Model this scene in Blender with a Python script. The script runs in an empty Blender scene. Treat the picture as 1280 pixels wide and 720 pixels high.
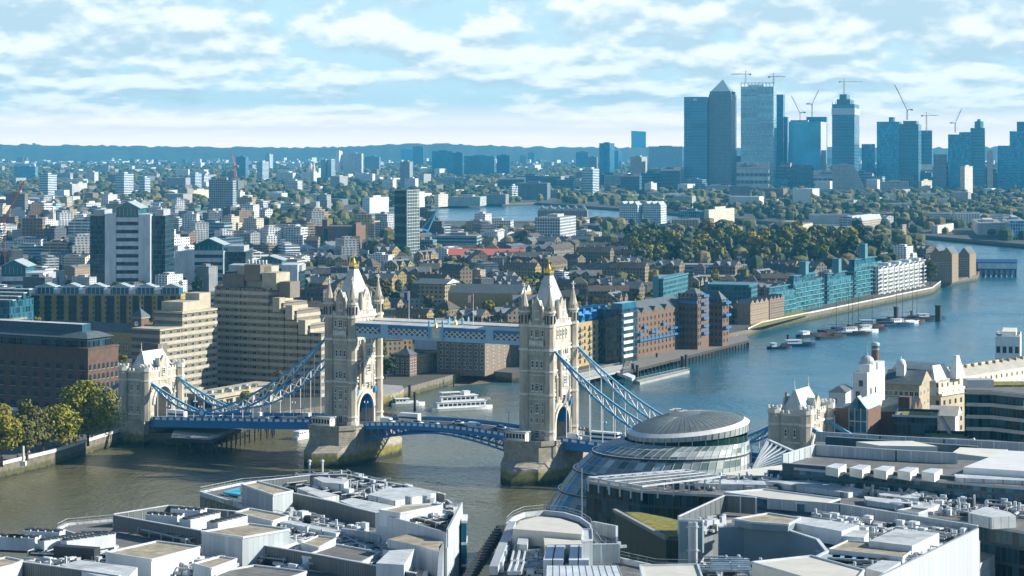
import bpy, bmesh, math, random
from mathutils import Vector, Matrix
random.seed(11)
sc = bpy.context.scene
COL = sc.collection
R = math.radians
# ---------------------------------------------------------------- camera
# The photograph is read with a simple survey: camera H metres above the river, focal length F in 1280-px units,
# eye level on image row YH.  P(px,py,z) gives the world point of a picture point that lies z metres above the water.
F = 2600.0; H = 120.0; YH = 181.0
def P(px, py, z=0.0):
    Y = F * (H - z) / (py - YH)
    return Vector(((px - 640.0) * Y / F, Y))
def XA(px, Y): return (px - 640.0) * Y / F
def ZA(py, Y): return H - (py - YH) * Y / F
cam_d = bpy.data.cameras.new('camera'); cam = bpy.data.objects.new('camera', cam_d); COL.objects.link(cam)
cam.location = (0, 0, H); cam.rotation_euler = (R(90), 0, 0)
cam_d.sensor_width = 36.0; cam_d.lens = F / 1280.0 * 36.0
cam_d.shift_y = (YH - 360.0) / 1280.0
cam_d.clip_start = 1.0; cam_d.clip_end = 90000.0
sc.camera = cam
# ---------------------------------------------------------------- sun, sky, exposure
SUN_EL = 27.0; SUN_AZ = 88.0          # azimuth clockwise from +Y
sun_d = bpy.data.lights.new('sun', 'SUN'); sun_d.energy = 5.0; sun_d.angle = R(0.5); sun_d.color = (1.0, 0.94, 0.84)
sun = bpy.data.objects.new('sun', sun_d); COL.objects.link(sun)
sd = Vector((math.sin(R(SUN_AZ)) * math.cos(R(SUN_EL)), math.cos(R(SUN_AZ)) * math.cos(R(SUN_EL)), math.sin(R(SUN_EL))))
sun.rotation_euler = sd.to_track_quat('Z', 'Y').to_euler()
sun.location = (300, 300, 600)
world = bpy.data.worlds.new('World'); sc.world = world; world.use_nodes = True
nt = world.node_tree; N = nt.nodes; L = nt.links; N.clear()
def nd(tree, typ, **kw):
    n = tree.nodes.new(typ)
    for k, v in kw.items(): setattr(n, k, v)
    return n
def mth(tree, op, a, b=None, c=None, clamp=False):
    n = tree.nodes.new('ShaderNodeMath'); n.operation = op; n.use_clamp = clamp
    for i, v in enumerate((a, b, c)):
        if v is None: continue
        if isinstance(v, (int, float)): n.inputs[i].default_value = v
        else: tree.links.new(v, n.inputs[i])
    return n.outputs[0]
def mixc(tree, fac, a, b, blend='MIX'):
    n = tree.nodes.new('ShaderNodeMix'); n.data_type = 'RGBA'; n.blend_type = blend
    for i, v in ((0, fac), (6, a), (7, b)):
        if isinstance(v, (int, float)): n.inputs[i].default_value = v
        elif isinstance(v, tuple): n.inputs[i].default_value = (v + (1.0,))[:4]
        else: tree.links.new(v, n.inputs[i])
    return n.outputs[2]
def maprange(tree, v, a, b, c=0.0, d=1.0, smooth=False):
    n = tree.nodes.new('ShaderNodeMapRange'); n.clamp = True
    if smooth: n.interpolation_type = 'SMOOTHSTEP'
    tree.links.new(v, n.inputs[0])
    for i, x in ((1, a), (2, b), (3, c), (4, d)): n.inputs[i].default_value = x
    return n.outputs[0]
sky = nd(nt, 'ShaderNodeTexSky', sky_type='NISHITA'); sky.sun_disc = False
sky.sun_elevation = R(SUN_EL); sky.sun_rotation = R(SUN_AZ); sky.altitude = 100; sky.air_density = 1.0; sky.dust_density = 0.4; sky.ozone_density = 2.0
skyc = mixc(nt, 1.0, sky.outputs[0], (0.80, 1.0, 1.12), 'MULTIPLY')
tc = nd(nt, 'ShaderNodeTexCoord'); sep = nd(nt, 'ShaderNodeSeparateXYZ'); L.new(tc.outputs['Generated'], sep.inputs[0])
dz = mth(nt, 'MAXIMUM', sep.outputs[2], 0.0)
zc = mth(nt, 'MULTIPLY', mth(nt, 'LOGARITHM', mth(nt, 'ADD', dz, 0.022), 2.718282), 4.2)     # cloud rows crowd together towards the horizon
comb = nd(nt, 'ShaderNodeCombineXYZ')
L.new(mth(nt, 'MULTIPLY', sep.outputs[0], 24.0), comb.inputs[0]); L.new(mth(nt, 'MULTIPLY', sep.outputs[1], 24.0), comb.inputs[1]); L.new(zc, comb.inputs[2])
def wnoise(scale, detail, rough, off=(0, 0, 0), dist=0.0, mul=(1, 1, 1)):
    mp = nd(nt, 'ShaderNodeMapping'); mp.inputs[1].default_value = off; mp.inputs[3].default_value = mul
    L.new(comb.outputs[0], mp.inputs[0])
    n = nd(nt, 'ShaderNodeTexNoise'); n.inputs['Scale'].default_value = scale; n.inputs['Detail'].default_value = detail
    n.inputs['Roughness'].default_value = rough; n.inputs['Distortion'].default_value = dist
    L.new(mp.outputs[0], n.inputs['Vector']); return n.outputs['Fac']
n1 = wnoise(0.95, 10, 0.60, (3.1, 0.4, 0.3), 0.0)
n1s = wnoise(0.95, 4, 0.5, (3.1, 0.4, 0.3), 0.0)
n1b = wnoise(0.95, 4, 0.5, (3.1, 0.4, 0.62), 0.0)     # the same field a little higher: the difference gives bright tops and grey bases
n2 = wnoise(0.4, 4, 0.55, (5.7, 2.2, 1.0), 0.0)
cov = mth(nt, 'ADD', n1, mth(nt, 'MULTIPLY', mth(nt, 'SUBTRACT', n2, 0.5), 0.9))
def blob(cx_, cz_, rx, rz_):                               # a bank of cloud at a given bearing and height
    a_ = mth(nt, 'DIVIDE', mth(nt, 'SUBTRACT', mth(nt, 'DIVIDE', sep.outputs[0], mth(nt, 'MAXIMUM', sep.outputs[1], 0.05)), cx_), rx); b_ = mth(nt, 'DIVIDE', mth(nt, 'SUBTRACT', dz, cz_), rz_)
    return mth(nt, 'EXPONENT', mth(nt, 'MULTIPLY', mth(nt, 'ADD', mth(nt, 'MULTIPLY', a_, a_), mth(nt, 'MULTIPLY', b_, b_)), -1.0))
bank1 = blob(0.165, 0.059, 0.065, 0.0075); bank2 = blob(-0.205, 0.052, 0.075, 0.009)
cov = mth(nt, 'ADD', cov, mth(nt, 'MULTIPLY', mth(nt, 'ADD', bank1, bank2), 0.22))
mask = maprange(nt, cov, 0.355, 0.525, 0.0, 0.92, True)
shade = maprange(nt, mth(nt, 'SUBTRACT', mth(nt, 'SUBTRACT', n1s, n1b), mth(nt, 'MULTIPLY', mth(nt, 'ADD', bank1, mth(nt, 'MULTIPLY', bank2, 0.5)), 0.10)), -0.10, 0.09, 0, 1, True)
ccol = mixc(nt, shade, (3.6, 4.9, 5.7), (7.0, 7.5, 7.5))
thin = mixc(nt, 0.70, skyc, (4.0, 5.9, 7.2))               # thin bright veil of high air between the clouds
withc = mixc(nt, mask, thin, ccol)
horiz = maprange(nt, sep.outputs[2], 0.0, 0.022, 0.90, 0.0, True)
low_ = mixc(nt, horiz, withc, (16.5, 12.6, 9.4))
full = mixc(nt, maprange(nt, sep.outputs[2], 0.10, 0.34), low_, mixc(nt, 1.0, sky.outputs[0], (0.46, 0.62, 0.76), 'MULTIPLY'))
bg = nd(nt, 'ShaderNodeBackground'); bg.inputs['Strength'].default_value = 0.10
L.new(full, bg.inputs[0]); wo = nd(nt, 'ShaderNodeOutputWorld'); L.new(bg.outputs[0], wo.inputs[0])
sc.view_settings.view_transform = 'Standard'; sc.view_settings.look = 'None'; sc.view_settings.gamma = 1.0
sc.view_settings.exposure = 0.66
sc.render.engine = 'CYCLES'
sc.cycles.use_denoising = True
sc.cycles.max_bounces = 5; sc.cycles.diffuse_bounces = 2; sc.cycles.glossy_bounces = 3; sc.cycles.transmission_bounces = 2; sc.cycles.volume_bounces = 0
sc.cycles.transparent_max_bounces = 8; sc.cycles.caustics_reflective = False; sc.cycles.caustics_refractive = False
# ---------------------------------------------------------------- materials
MATS = {}
def mat(name, col=(0.5, 0.5, 0.5), rough=0.8, var=0.18, scale=0.25, metal=0.0, spec=0.5, objcol=False, streak=0.0, emit=None, seam=None):
    if name in MATS: return MATS[name]
    m = bpy.data.materials.new(name); m.use_nodes = True; t = m.node_tree; b = t.nodes['Principled BSDF']
    b.inputs['Roughness'].default_value = rough; b.inputs['Metallic'].default_value = metal
    b.inputs['Specular IOR Level'].default_value = spec
    tcn = nd(t, 'ShaderNodeTexCoord')
    ns = nd(t, 'ShaderNodeTexNoise'); ns.inputs['Scale'].default_value = scale; ns.inputs['Detail'].default_value = 6; ns.inputs['Roughness'].default_value = 0.65
    mp = nd(t, 'ShaderNodeMapping'); t.links.new(tcn.outputs['Object'], mp.inputs[0])
    if streak: mp.inputs[3].default_value = (1, 1, streak)
    t.links.new(mp.outputs[0], ns.inputs['Vector'])
    f = maprange(t, ns.outputs['Fac'], 0.28, 0.72, 1 - var, 1 + var)
    base = col
    if objcol:
        oi = nd(t, 'ShaderNodeObjectInfo'); base = oi.outputs['Color']
    cc = nd(t, 'ShaderNodeCombineXYZ')
    for i in range(3): t.links.new(f, cc.inputs[i])
    out = mixc(t, 1.0, base, cc.outputs[0], 'MULTIPLY')
    if seam:                                                # welded joints between sheets, and a few stained patches
        bk = nd(t, 'ShaderNodeTexBrick'); bk.inputs['Scale'].default_value = 1.0; bk.inputs['Brick Width'].default_value = seam[0]; bk.inputs['Row Height'].default_value = seam[1]; bk.inputs['Mortar Size'].default_value = 0.07
        bk.inputs['Color1'].default_value = (1, 1, 1, 1); bk.inputs['Color2'].default_value = (.86, .86, .86, 1); bk.inputs['Mortar'].default_value = (.45, .45, .45, 1)
        rz_ = nd(t, 'ShaderNodeMapping'); rz_.inputs[2].default_value = (0, 0, R(38)); t.links.new(tcn.outputs['Object'], rz_.inputs[0]); t.links.new(rz_.outputs[0], bk.inputs['Vector'])
        out = mixc(t, 1.0, out, bk.outputs[0], 'MULTIPLY')
        n3 = nd(t, 'ShaderNodeTexNoise'); n3.inputs['Scale'].default_value = .16; n3.inputs['Detail'].default_value = 5; t.links.new(tcn.outputs['Object'], n3.inputs['Vector'])
        out = mixc(t, maprange(t, n3.outputs['Fac'], .56, .66, 0, .35), out, (.13, .125, .11))
    t.links.new(out, b.inputs['Base Color'])
    if emit:
        b.inputs['Emission Color'].default_value = emit + (1,); b.inputs['Emission Strength'].default_value = 1.0
    MATS[name] = m; return m
def facade(name, wall=(0.4, 0.38, 0.35), glass=(0.03, 0.05, 0.07), cw=3.0, ch=3.2, fw=0.5, fh=0.5, objcol=False, rough=0.8, grough=0.15,
           metal=0.0, gmetal=0.0, gvar=0.6, band=None, hoff=0.0, brick=False):
    """wall material with a regular grid of window openings laid out along each vertical face in object space"""
    if name in MATS: return MATS[name]
    m = bpy.data.materials.new(name); m.use_nodes = True; t = m.node_tree; b = t.nodes['Principled BSDF']
    tcn = nd(t, 'ShaderNodeTexCoord'); s1 = nd(t, 'ShaderNodeSeparateXYZ'); s2 = nd(t, 'ShaderNodeSeparateXYZ')
    t.links.new(tcn.outputs['Object'], s1.inputs[0]); t.links.new(tcn.outputs['Normal'], s2.inputs[0])
    h = mth(t, 'SUBTRACT', mth(t, 'MULTIPLY', s1.outputs[1], s2.outputs[0]), mth(t, 'MULTIPLY', s1.outputs[0], s2.outputs[1]))
    hu = mth(t, 'DIVIDE', mth(t, 'ADD', h, hoff + 600.0), cw); vu = mth(t, 'DIVIDE', s1.outputs[2], ch)
    vu = mth(t, 'ADD', vu, 50.0)
    fu = mth(t, 'FRACT', hu); fv = mth(t, 'FRACT', vu)
    a = mth(t, 'LESS_THAN', mth(t, 'ABSOLUTE', mth(t, 'SUBTRACT', fu, 0.5)), fw / 2)
    c = mth(t, 'LESS_THAN', mth(t, 'ABSOLUTE', mth(t, 'SUBTRACT', fv, 0.5)), fh / 2)
    vert = mth(t, 'LESS_THAN', mth(t, 'ABSOLUTE', s2.outputs[2]), 0.4)
    win = mth(t, 'MULTIPLY', mth(t, 'MULTIPLY', a, c), vert)
    wn = nd(t, 'ShaderNodeTexWhiteNoise', noise_dimensions='3D'); cx = nd(t, 'ShaderNodeCombineXYZ')
    t.links.new(mth(t, 'FLOOR', hu), cx.inputs[0]); t.links.new(mth(t, 'FLOOR', vu), cx.inputs[1]); t.links.new(mth(t, 'ROUND', mth(t, 'MULTIPLY', s2.outputs[0], 3.0)), cx.inputs[2])
    t.links.new(cx.outputs[0], wn.inputs[0])
    gv = maprange(t, wn.outputs['Value'], 0.0, 1.0, 1 - gvar * 0.6, 1 + gvar * 1.6)
    gc = nd(t, 'ShaderNodeCombineXYZ')
    for i in range(3): t.links.new(gv, gc.inputs[i])
    gcol = mixc(t, 1.0, glass, gc.outputs[0], 'MULTIPLY')
    ns = nd(t, 'ShaderNodeTexNoise'); ns.inputs['Scale'].default_value = 0.12; ns.inputs['Detail'].default_value = 7
    t.links.new(tcn.outputs['Object'], ns.inputs['Vector'])
    f = maprange(t, ns.outputs['Fac'], 0.3, 0.7, 0.80, 1.18); cc = nd(t, 'ShaderNodeCombineXYZ')
    for i in range(3): t.links.new(f, cc.inputs[i])
    base = wall
    if objcol:
        oi = nd(t, 'ShaderNodeObjectInfo'); base = oi.outputs['Color']
    wcol = mixc(t, 1.0, base, cc.outputs[0], 'MULTIPLY')
    if band:                                                # a floor-edge band of its own colour
        bc, bf = band
        bm_ = mth(t, 'MULTIPLY', mth(t, 'GREATER_THAN', fv, 1 - bf), vert); wcol = mixc(t, bm_, wcol, bc)
    out = mixc(t, win, wcol, gcol); t.links.new(out, b.inputs['Base Color'])
    t.links.new(mth(t, 'ADD', rough, mth(t, 'MULTIPLY', win, grough - rough)), b.inputs['Roughness'])
    t.links.new(mth(t, 'ADD', metal, mth(t, 'MULTIPLY', win, gmetal - metal)), b.inputs['Metallic'])
    MATS[name] = m; return m
# ---------------------------------------------------------------- mesh builder
class MB:
    def __init__(s): s.v = []; s.f = []; s.m = []; s.smooth = False; s.T = None
    def add(s, vs, fs, mi=0):
        o = len(s.v)
        if s.T is not None: vs = [s.T @ Vector(v) for v in vs]
        s.v += [tuple(v) for v in vs]; s.f += [tuple(i + o for i in f) for f in fs]; s.m += [mi] * len(fs)
    def box(s, x0, x1, y0, y1, z0, z1, mi=0):
        s.add([(x0, y0, z0), (x1, y0, z0), (x1, y1, z0), (x0, y1, z0), (x0, y0, z1), (x1, y0, z1), (x1, y1, z1), (x0, y1, z1)],
              [(0, 3, 2, 1), (4, 5, 6, 7), (0, 1, 5, 4), (1, 2, 6, 5), (2, 3, 7, 6), (3, 0, 4, 7)], mi)
    def cbox(s, c, size, rz=0.0, mi=0):
        hx, hy, hz = size[0] / 2, size[1] / 2, size[2] / 2; ca, sa = math.cos(rz), math.sin(rz)
        p = [(c[0] + x * ca - y * sa, c[1] + x * sa + y * ca, c[2] + z) for z in (-hz, hz) for x, y in ((-hx, -hy), (hx, -hy), (hx, hy), (-hx, hy))]
        s.add(p, [(0, 3, 2, 1), (4, 5, 6, 7), (0, 1, 5, 4), (1, 2, 6, 5), (2, 3, 7, 6), (3, 0, 4, 7)], mi)
    def prism(s, pts, z0, z1, mi=0, mt=None, pts2=None):
        pts = [(p[0], p[1]) for p in pts]
        if sum(pts[i][0] * pts[(i + 1) % len(pts)][1] - pts[(i + 1) % len(pts)][0] * pts[i][1] for i in range(len(pts))) < 0:
            pts = pts[::-1]; pts2 = pts2[::-1] if pts2 else None
        p2 = pts2 or pts; n = len(pts)
        z0s = z0 if isinstance(z0, (list, tuple)) else [z0] * n; z1s = z1 if isinstance(z1, (list, tuple)) else [z1] * n
        s.add([(p[0], p[1], z0s[i]) for i, p in enumerate(pts)] + [(p[0], p[1], z1s[i]) for i, p in enumerate(p2)],
              [tuple(range(n - 1, -1, -1))] + [(i, (i + 1) % n, (i + 1) % n + n, i + n) for i in range(n)], mi)
        s.add([(p[0], p[1], z1s[i]) for i, p in enumerate(p2)], [tuple(range(n))], mi if mt is None else mt)
    def ring(s, c, r, n=8, ph=0.0, sy=1.0):
        return [(c[0] + r * math.cos(ph + 2 * math.pi * i / n), c[1] + sy * r * math.sin(ph + 2 * math.pi * i / n)) for i in range(n)]
    def cyl(s, c, r, z0, z1, n=8, mi=0, r2=None, ph=0.0):
        a = s.ring(c, r, n, ph); b = s.ring(c, r if r2 is None else max(r2, 0.01), n, ph); s.prism(a, z0, z1, mi, None, b)
    def bar(s, p, q, w, h=None, mi=0, up=(0, 0, 1)):
        p = Vector(p); q = Vector(q); d = q - p
        if d.length < 1e-6: return
        d.normalize(); h = w if h is None else h; up = Vector(up)
        if abs(d.dot(up)) > 0.98: up = Vector((1, 0, 0))
        sx = d.cross(up).normalized(); uz = sx.cross(d).normalized()
        vs = [a + sx * x * w / 2 + uz * z * h / 2 for a in (p, q) for x, z in ((-1, -1), (1, -1), (1, 1), (-1, 1))]
        s.add(vs, [(0, 1, 2, 3), (7, 6, 5, 4), (0, 4, 5, 1), (1, 5, 6, 2), (2, 6, 7, 3), (3, 7, 4, 0)], mi)
    def gable(s, x0, x1, y0, y1, z0, z1, axis='x', mi=0, me=None, over=0.0):
        """pitched roof prism, ridge along the axis; me = material of the gable ends"""
        me = mi if me is None else me
        if axis == 'x':
            ym = (y0 + y1) / 2; x0 -= over; x1 += over
            vs = [(x0, y0, z0), (x1, y0, z0), (x1, y1, z0), (x0, y1, z0), (x0, ym, z1), (x1, ym, z1)]
        else:
            xm = (x0 + x1) / 2; y0 -= over; y1 += over
            vs = [(x1, y0, z0), (x1, y1, z0), (x0, y1, z0), (x0, y0, z0), (xm, y0, z1), (xm, y1, z1)]
        s.add(vs, [(0, 1, 5, 4), (2, 3, 4, 5), (0, 3, 2, 1)], mi); s.add(vs, [(0, 4, 3), (1, 2, 5)], me)
    def hip(s, x0, x1, y0, y1, z0, z1, mi=0, inset=None, rx=None, ry=None):
        w = min(x1 - x0, y1 - y0) / 2; xm, ym = (x0 + x1) / 2, (y0 + y1) / 2
        if rx is None: rx = max((x1 - x0) / 2 - w * 0.9, 0.05)
        if ry is None: ry = max((y1 - y0) / 2 - w * 0.9, 0.05)
        s.prism([(x0, y0), (x1, y0), (x1, y1), (x0, y1)], z0, z1, mi, mi, [(xm - rx, ym - ry), (xm + rx, ym - ry), (xm + rx, ym + ry), (xm - rx, ym + ry)])
    def dome(s, c, r, z0, h, n=12, k=5, mi=0):
        rings = []
        for j in range(k):
            a = j / k * math.pi / 2; rings.append([(p[0], p[1], z0 + h * math.sin(a)) for p in s.ring(c, r * math.cos(a), n)])
        vs = [p for rg in rings for p in rg] + [(c[0], c[1], z0 + h)]
        fs = [(j * n + i, j * n + (i + 1) % n, (j + 1) * n + (i + 1) % n, (j + 1) * n + i) for j in range(k - 1) for i in range(n)]
        fs += [((k - 1) * n + i, (k - 1) * n + (i + 1) % n, k * n) for i in range(n)]
        s.add(vs, fs, mi)
    def mesh(s, name, mats, bevel=0):
        me = bpy.data.meshes.new(name); me.from_pydata(s.v, [], s.f); me.polygons.foreach_set('material_index', s.m)
        if s.smooth: me.polygons.foreach_set('use_smooth', [True] * len(s.f))
        for m in (mats if isinstance(mats, (list, tuple)) else [mats]): me.materials.append(m)
        me.update(); return me
    def build(s, name, mats, parent=None, **kw):
        return link(name, s.mesh(name, mats), parent, **kw)
def link(name, me, parent=None, loc=None, rz=None, scale=None, color=None, **tags):
    o = bpy.data.objects.new(name, me); COL.objects.link(o)
    if parent: o.parent = parent
    if loc is not None: o.location = loc
    if rz is not None: o.rotation_euler = (0, 0, rz)
    if scale is not None: o.scale = scale
    if color is not None: o.color = tuple(color)[:3] + (1.0,)
    for k, v in tags.items():
        if v: o[k] = v
    return o
def thing(name, label, category, loc=(0, 0, 0), rz=0.0, group=None):
    o = bpy.data.objects.new(name, None); COL.objects.link(o); o.location = loc; o.rotation_euler = (0, 0, rz)
    o.empty_display_size = 2; o['label'] = label; o['category'] = category
    if group: o['group'] = group
    return o
def struct(name, mb, mats): return mb.build(name, mats, kind='structure')
def arched(mb, x0, x1, y0, y1, z0, z1, a0, a1, spring, crown, mi=0, n=10, md=None):
    """block pierced along x by an arched opening between y=a0 and y=a1"""
    md = mi if md is None else md
    mb.box(x0, x1, y0, a0, z0, z1, mi); mb.box(x0, x1, a1, y1, z0, z1, mi)
    pts = []
    for i in range(n + 1):
        t = math.pi * (1 - i / n); y = (a0 + a1) / 2 + (a1 - a0) / 2 * math.cos(t); z = spring + (crown - spring) * (math.sin(t) ** 0.9 if i not in (0, n) else 0)
        pts.append((y, z))
    for i in range(n):
        (ya, za), (yb, zb) = pts[i], pts[i + 1]
        mb.add([(x0, ya, za), (x0, yb, zb), (x0, yb, z1), (x0, ya, z1), (x1, ya, za), (x1, yb, zb), (x1, yb, z1), (x1, ya, z1)],
               [(0, 3, 2, 1), (4, 5, 6, 7), (3, 7, 6, 2)], mi)
        mb.add([(x0, ya, za), (x0, yb, zb), (x1, yb, zb), (x1, ya, za)], [(0, 1, 2, 3)], md)
    return pts
# the unit window: 1 x 1 in x/z, its front face at y=0 looking to -y; frame, sill, glazing bars and glass
def window_mesh(name, frame_m, glass_m, bars=(1, 1), fr=0.10, sill=True, depth=0.22, arch=False):
    mb = MB()
    mb.box(-0.5 + fr, 0.5 - fr, -0.01, 0.05, fr, 1 - fr, 1)
    for x in (-0.5, 0.5 - fr): mb.box(x, x + fr, -depth * 0.5, 0.06, 0, 1)
    for z in (0, 1 - fr): mb.box(-0.5 + fr, 0.5 - fr, -depth * 0.5, 0.06, z, z + fr)
    for i in range(bars[0]):
        x = -0.5 + (i + 1) / (bars[0] + 1); mb.box(x - fr * 0.3, x + fr * 0.3, -depth * 0.3, 0.0, fr, 1 - fr)
    for i in range(bars[1]):
        z = (i + 1) / (bars[1] + 1); mb.box(-0.5 + fr, 0.5 - fr, -depth * 0.25, -0.012, z - fr * 0.25, z + fr * 0.25)
    if sill: mb.box(-0.56, 0.56, -depth, 0.06, -0.07, -0.003)
    return mb.mesh(name, [frame_m, glass_m])
def put_windows(parent, me, spots, name='window', limit=100, merge_name=None):
    """spots: (x, y, z, facing rz, width, height); rz=0 looks to -y.  First LIMIT are parts, the rest one stuff part"""
    spots = list(spots)
    for (x, y, z, rz, w, h) in spots[:limit]:
        o = link(name, me, parent, loc=(x, y, z), rz=rz, scale=(w, 1.0, h))
    if len(spots) > limit:
        mb = MB()
        vs = [v.co.copy() for v in me.vertices]; fs = [tuple(p.vertices) for p in me.polygons]; mi = [p.material_index for p in me.polygons]
        for (x, y, z, rz, w, h) in spots[limit:]:
            T = Matrix.Translation((x, y, z)) @ Matrix.Rotation(rz, 4, 'Z') @ Matrix.Diagonal((w, 1, h, 1)); o = len(mb.v)
            mb.v += [tuple(T @ v) for v in vs]; mb.f += [tuple(i + o for i in f) for f in fs]; mb.m += mi
        me2 = bpy.data.meshes.new('windows'); me2.from_pydata(mb.v, [], mb.f); me2.polygons.foreach_set('material_index', mb.m)
        for m in me.materials: me2.materials.append(m)
        link('far_windows', me2, parent, kind='stuff')
# common materials
stone = mat('pale_granite', (0.46, 0.42, 0.35), 0.85, 0.28, 0.35)
stone_d = mat('grey_granite', (0.30, 0.28, 0.235), 0.9, 0.3, 0.3)
white_p = mat('white_paint', (0.78, 0.80, 0.80), 0.5, 0.08)
cream_p = mat('cream_paint', (0.74, 0.72, 0.62), 0.6, 0.12)
blue_p = mat('bridge_blue_paint', (0.015, 0.20, 0.46), 0.45, 0.12)
lblue_p = mat('pale_blue_paint', (0.16, 0.42, 0.62), 0.5, 0.12)
slate = mat('slate', (0.10, 0.125, 0.135), 0.6, 0.3, 0.6)
slate_l = mat('pale_lead', (0.40, 0.46, 0.46), 0.5, 0.2, 0.4)
glass_d = mat('dark_glass', (0.018, 0.035, 0.045), 0.12, 0.3)
glass_b = mat('blue_glass', (0.02, 0.13, 0.20), 0.12, 0.4, 0.15)
glass_t = mat('teal_glass', (0.02, 0.15, 0.17), 0.12, 0.4, 0.15)
gold = mat('gilding', (0.75, 0.50, 0.10), 0.35, 0.15, metal=0.7)
dark_m = mat('dark_metal', (0.03, 0.035, 0.04), 0.6)
asphalt = mat('asphalt', (0.06, 0.06, 0.062), 0.9)
concrete = mat('concrete', (0.36, 0.35, 0.32), 0.85, 0.2)
grey_m = mat('grey_metal', (0.42, 0.45, 0.46), 0.45, 0.12)
wood_d = mat('dark_timber', (0.05, 0.045, 0.04), 0.9)
brick_b = mat('brown_brick', (0.17, 0.105, 0.07), 0.9, 0.25, 0.5)
brick_y = mat('yellow_brick', (0.42, 0.30, 0.13), 0.9, 0.2, 0.5)
brick_r = mat('red_brick', (0.30, 0.10, 0.06), 0.9, 0.2, 0.5)
# ================================================================= ground, river, hills, haze
def water_material():
    m = bpy.data.materials.new('river_water'); m.use_nodes = True; t = m.node_tree; b = t.nodes['Principled BSDF']
    tcn = nd(t, 'ShaderNodeTexCoord'); sp = nd(t, 'ShaderNodeSeparateXYZ'); t.links.new(tcn.outputs['Object'], sp.inputs[0])
    # muddy silt near the bridge; reflected sky blue painted into the colour downstream
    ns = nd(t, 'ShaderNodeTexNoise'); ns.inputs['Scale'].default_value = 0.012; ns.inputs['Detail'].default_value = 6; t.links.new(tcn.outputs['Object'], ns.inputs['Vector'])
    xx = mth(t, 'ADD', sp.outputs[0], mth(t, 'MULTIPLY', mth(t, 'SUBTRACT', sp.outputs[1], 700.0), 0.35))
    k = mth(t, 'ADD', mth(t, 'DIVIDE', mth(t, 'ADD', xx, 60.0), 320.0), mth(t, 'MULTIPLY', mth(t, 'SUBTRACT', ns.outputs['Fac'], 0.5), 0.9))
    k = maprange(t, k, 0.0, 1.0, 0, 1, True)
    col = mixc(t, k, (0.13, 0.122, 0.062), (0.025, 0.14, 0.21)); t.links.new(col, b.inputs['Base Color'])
    t.links.new(maprange(t, ns.outputs['Fac'], .35, .65, .10, .30), b.inputs['Roughness']); b.inputs['IOR'].default_value = 1.36
    def wav(scale, sx, sy, rz, det=4):
        mp = nd(t, 'ShaderNodeMapping'); mp.inputs[2].default_value = (0, 0, rz); mp.inputs[3].default_value = (sx, sy, 1)
        t.links.new(tcn.outputs['Object'], mp.inputs[0]); w = nd(t, 'ShaderNodeTexNoise'); w.inputs['Scale'].default_value = scale; w.inputs['Detail'].default_value = det
        w.inputs['Roughness'].default_value = 0.6; t.links.new(mp.outputs[0], w.inputs['Vector']); return w.outputs['Fac']
    hsum = mth(t, 'ADD', mth(t, 'MULTIPLY', wav(0.55, 1, 0.5, 0.5), 1.0), mth(t, 'MULTIPLY', wav(0.07, 1, 0.6, 0.2), 2.6))
    bp = nd(t, 'ShaderNodeBump'); bp.inputs['Strength'].default_value = 0.9; bp.inputs['Distance'].default_value = 0.55
    t.links.new(hsum, bp.inputs['Height']); t.links.new(bp.outputs[0], b.inputs['Normal']); return m
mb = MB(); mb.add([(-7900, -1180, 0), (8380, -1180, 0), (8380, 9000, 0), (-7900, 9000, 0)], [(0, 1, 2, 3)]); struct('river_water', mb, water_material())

def ground_material(name, far):
    m = bpy.data.materials.new(name); m.use_nodes = True; t = m.node_tree; b = t.nodes['Principled BSDF']; b.inputs['Roughness'].default_value = 0.95
    tcn = nd(t, 'ShaderNodeTexCoord')
    v = nd(t, 'ShaderNodeTexVoronoi'); v.inputs['Scale'].default_value = 0.010 if not far else 0.006; t.links.new(tcn.outputs['Object'], v.inputs['Vector'])
    n = nd(t, 'ShaderNodeTexNoise'); n.inputs['Scale'].default_value = 0.03 if not far else 0.008; n.inputs['Detail'].default_value = 8; t.links.new(tcn.outputs['Object'], n.inputs['Vector'])
    r = nd(t, 'ShaderNodeValToRGB'); e = r.color_ramp.elements; e[0].position = 0.35; e[0].color = (0.035, 0.055, 0.02, 1); e[1].position = 0.65; e[1].color = (0.13, 0.12, 0.10, 1)
    x = e.new(0.5); x.color = (0.06, 0.07, 0.035, 1)
    t.links.new(n.outputs['Fac'], r.inputs[0])
    out = mixc(t, 0.35, r.outputs[0], mixc(t, 0.5, v.outputs['Color'], (0.08, 0.08, 0.07)), 'MIX') if not far else r.outputs[0]
    t.links.new(mixc(t, 0.5 if not far else 0.0, r.outputs[0], (0.10, 0.10, 0.095)), b.inputs['Base Color'])
    return m
g_near = ground_material('city_ground', False)
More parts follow.
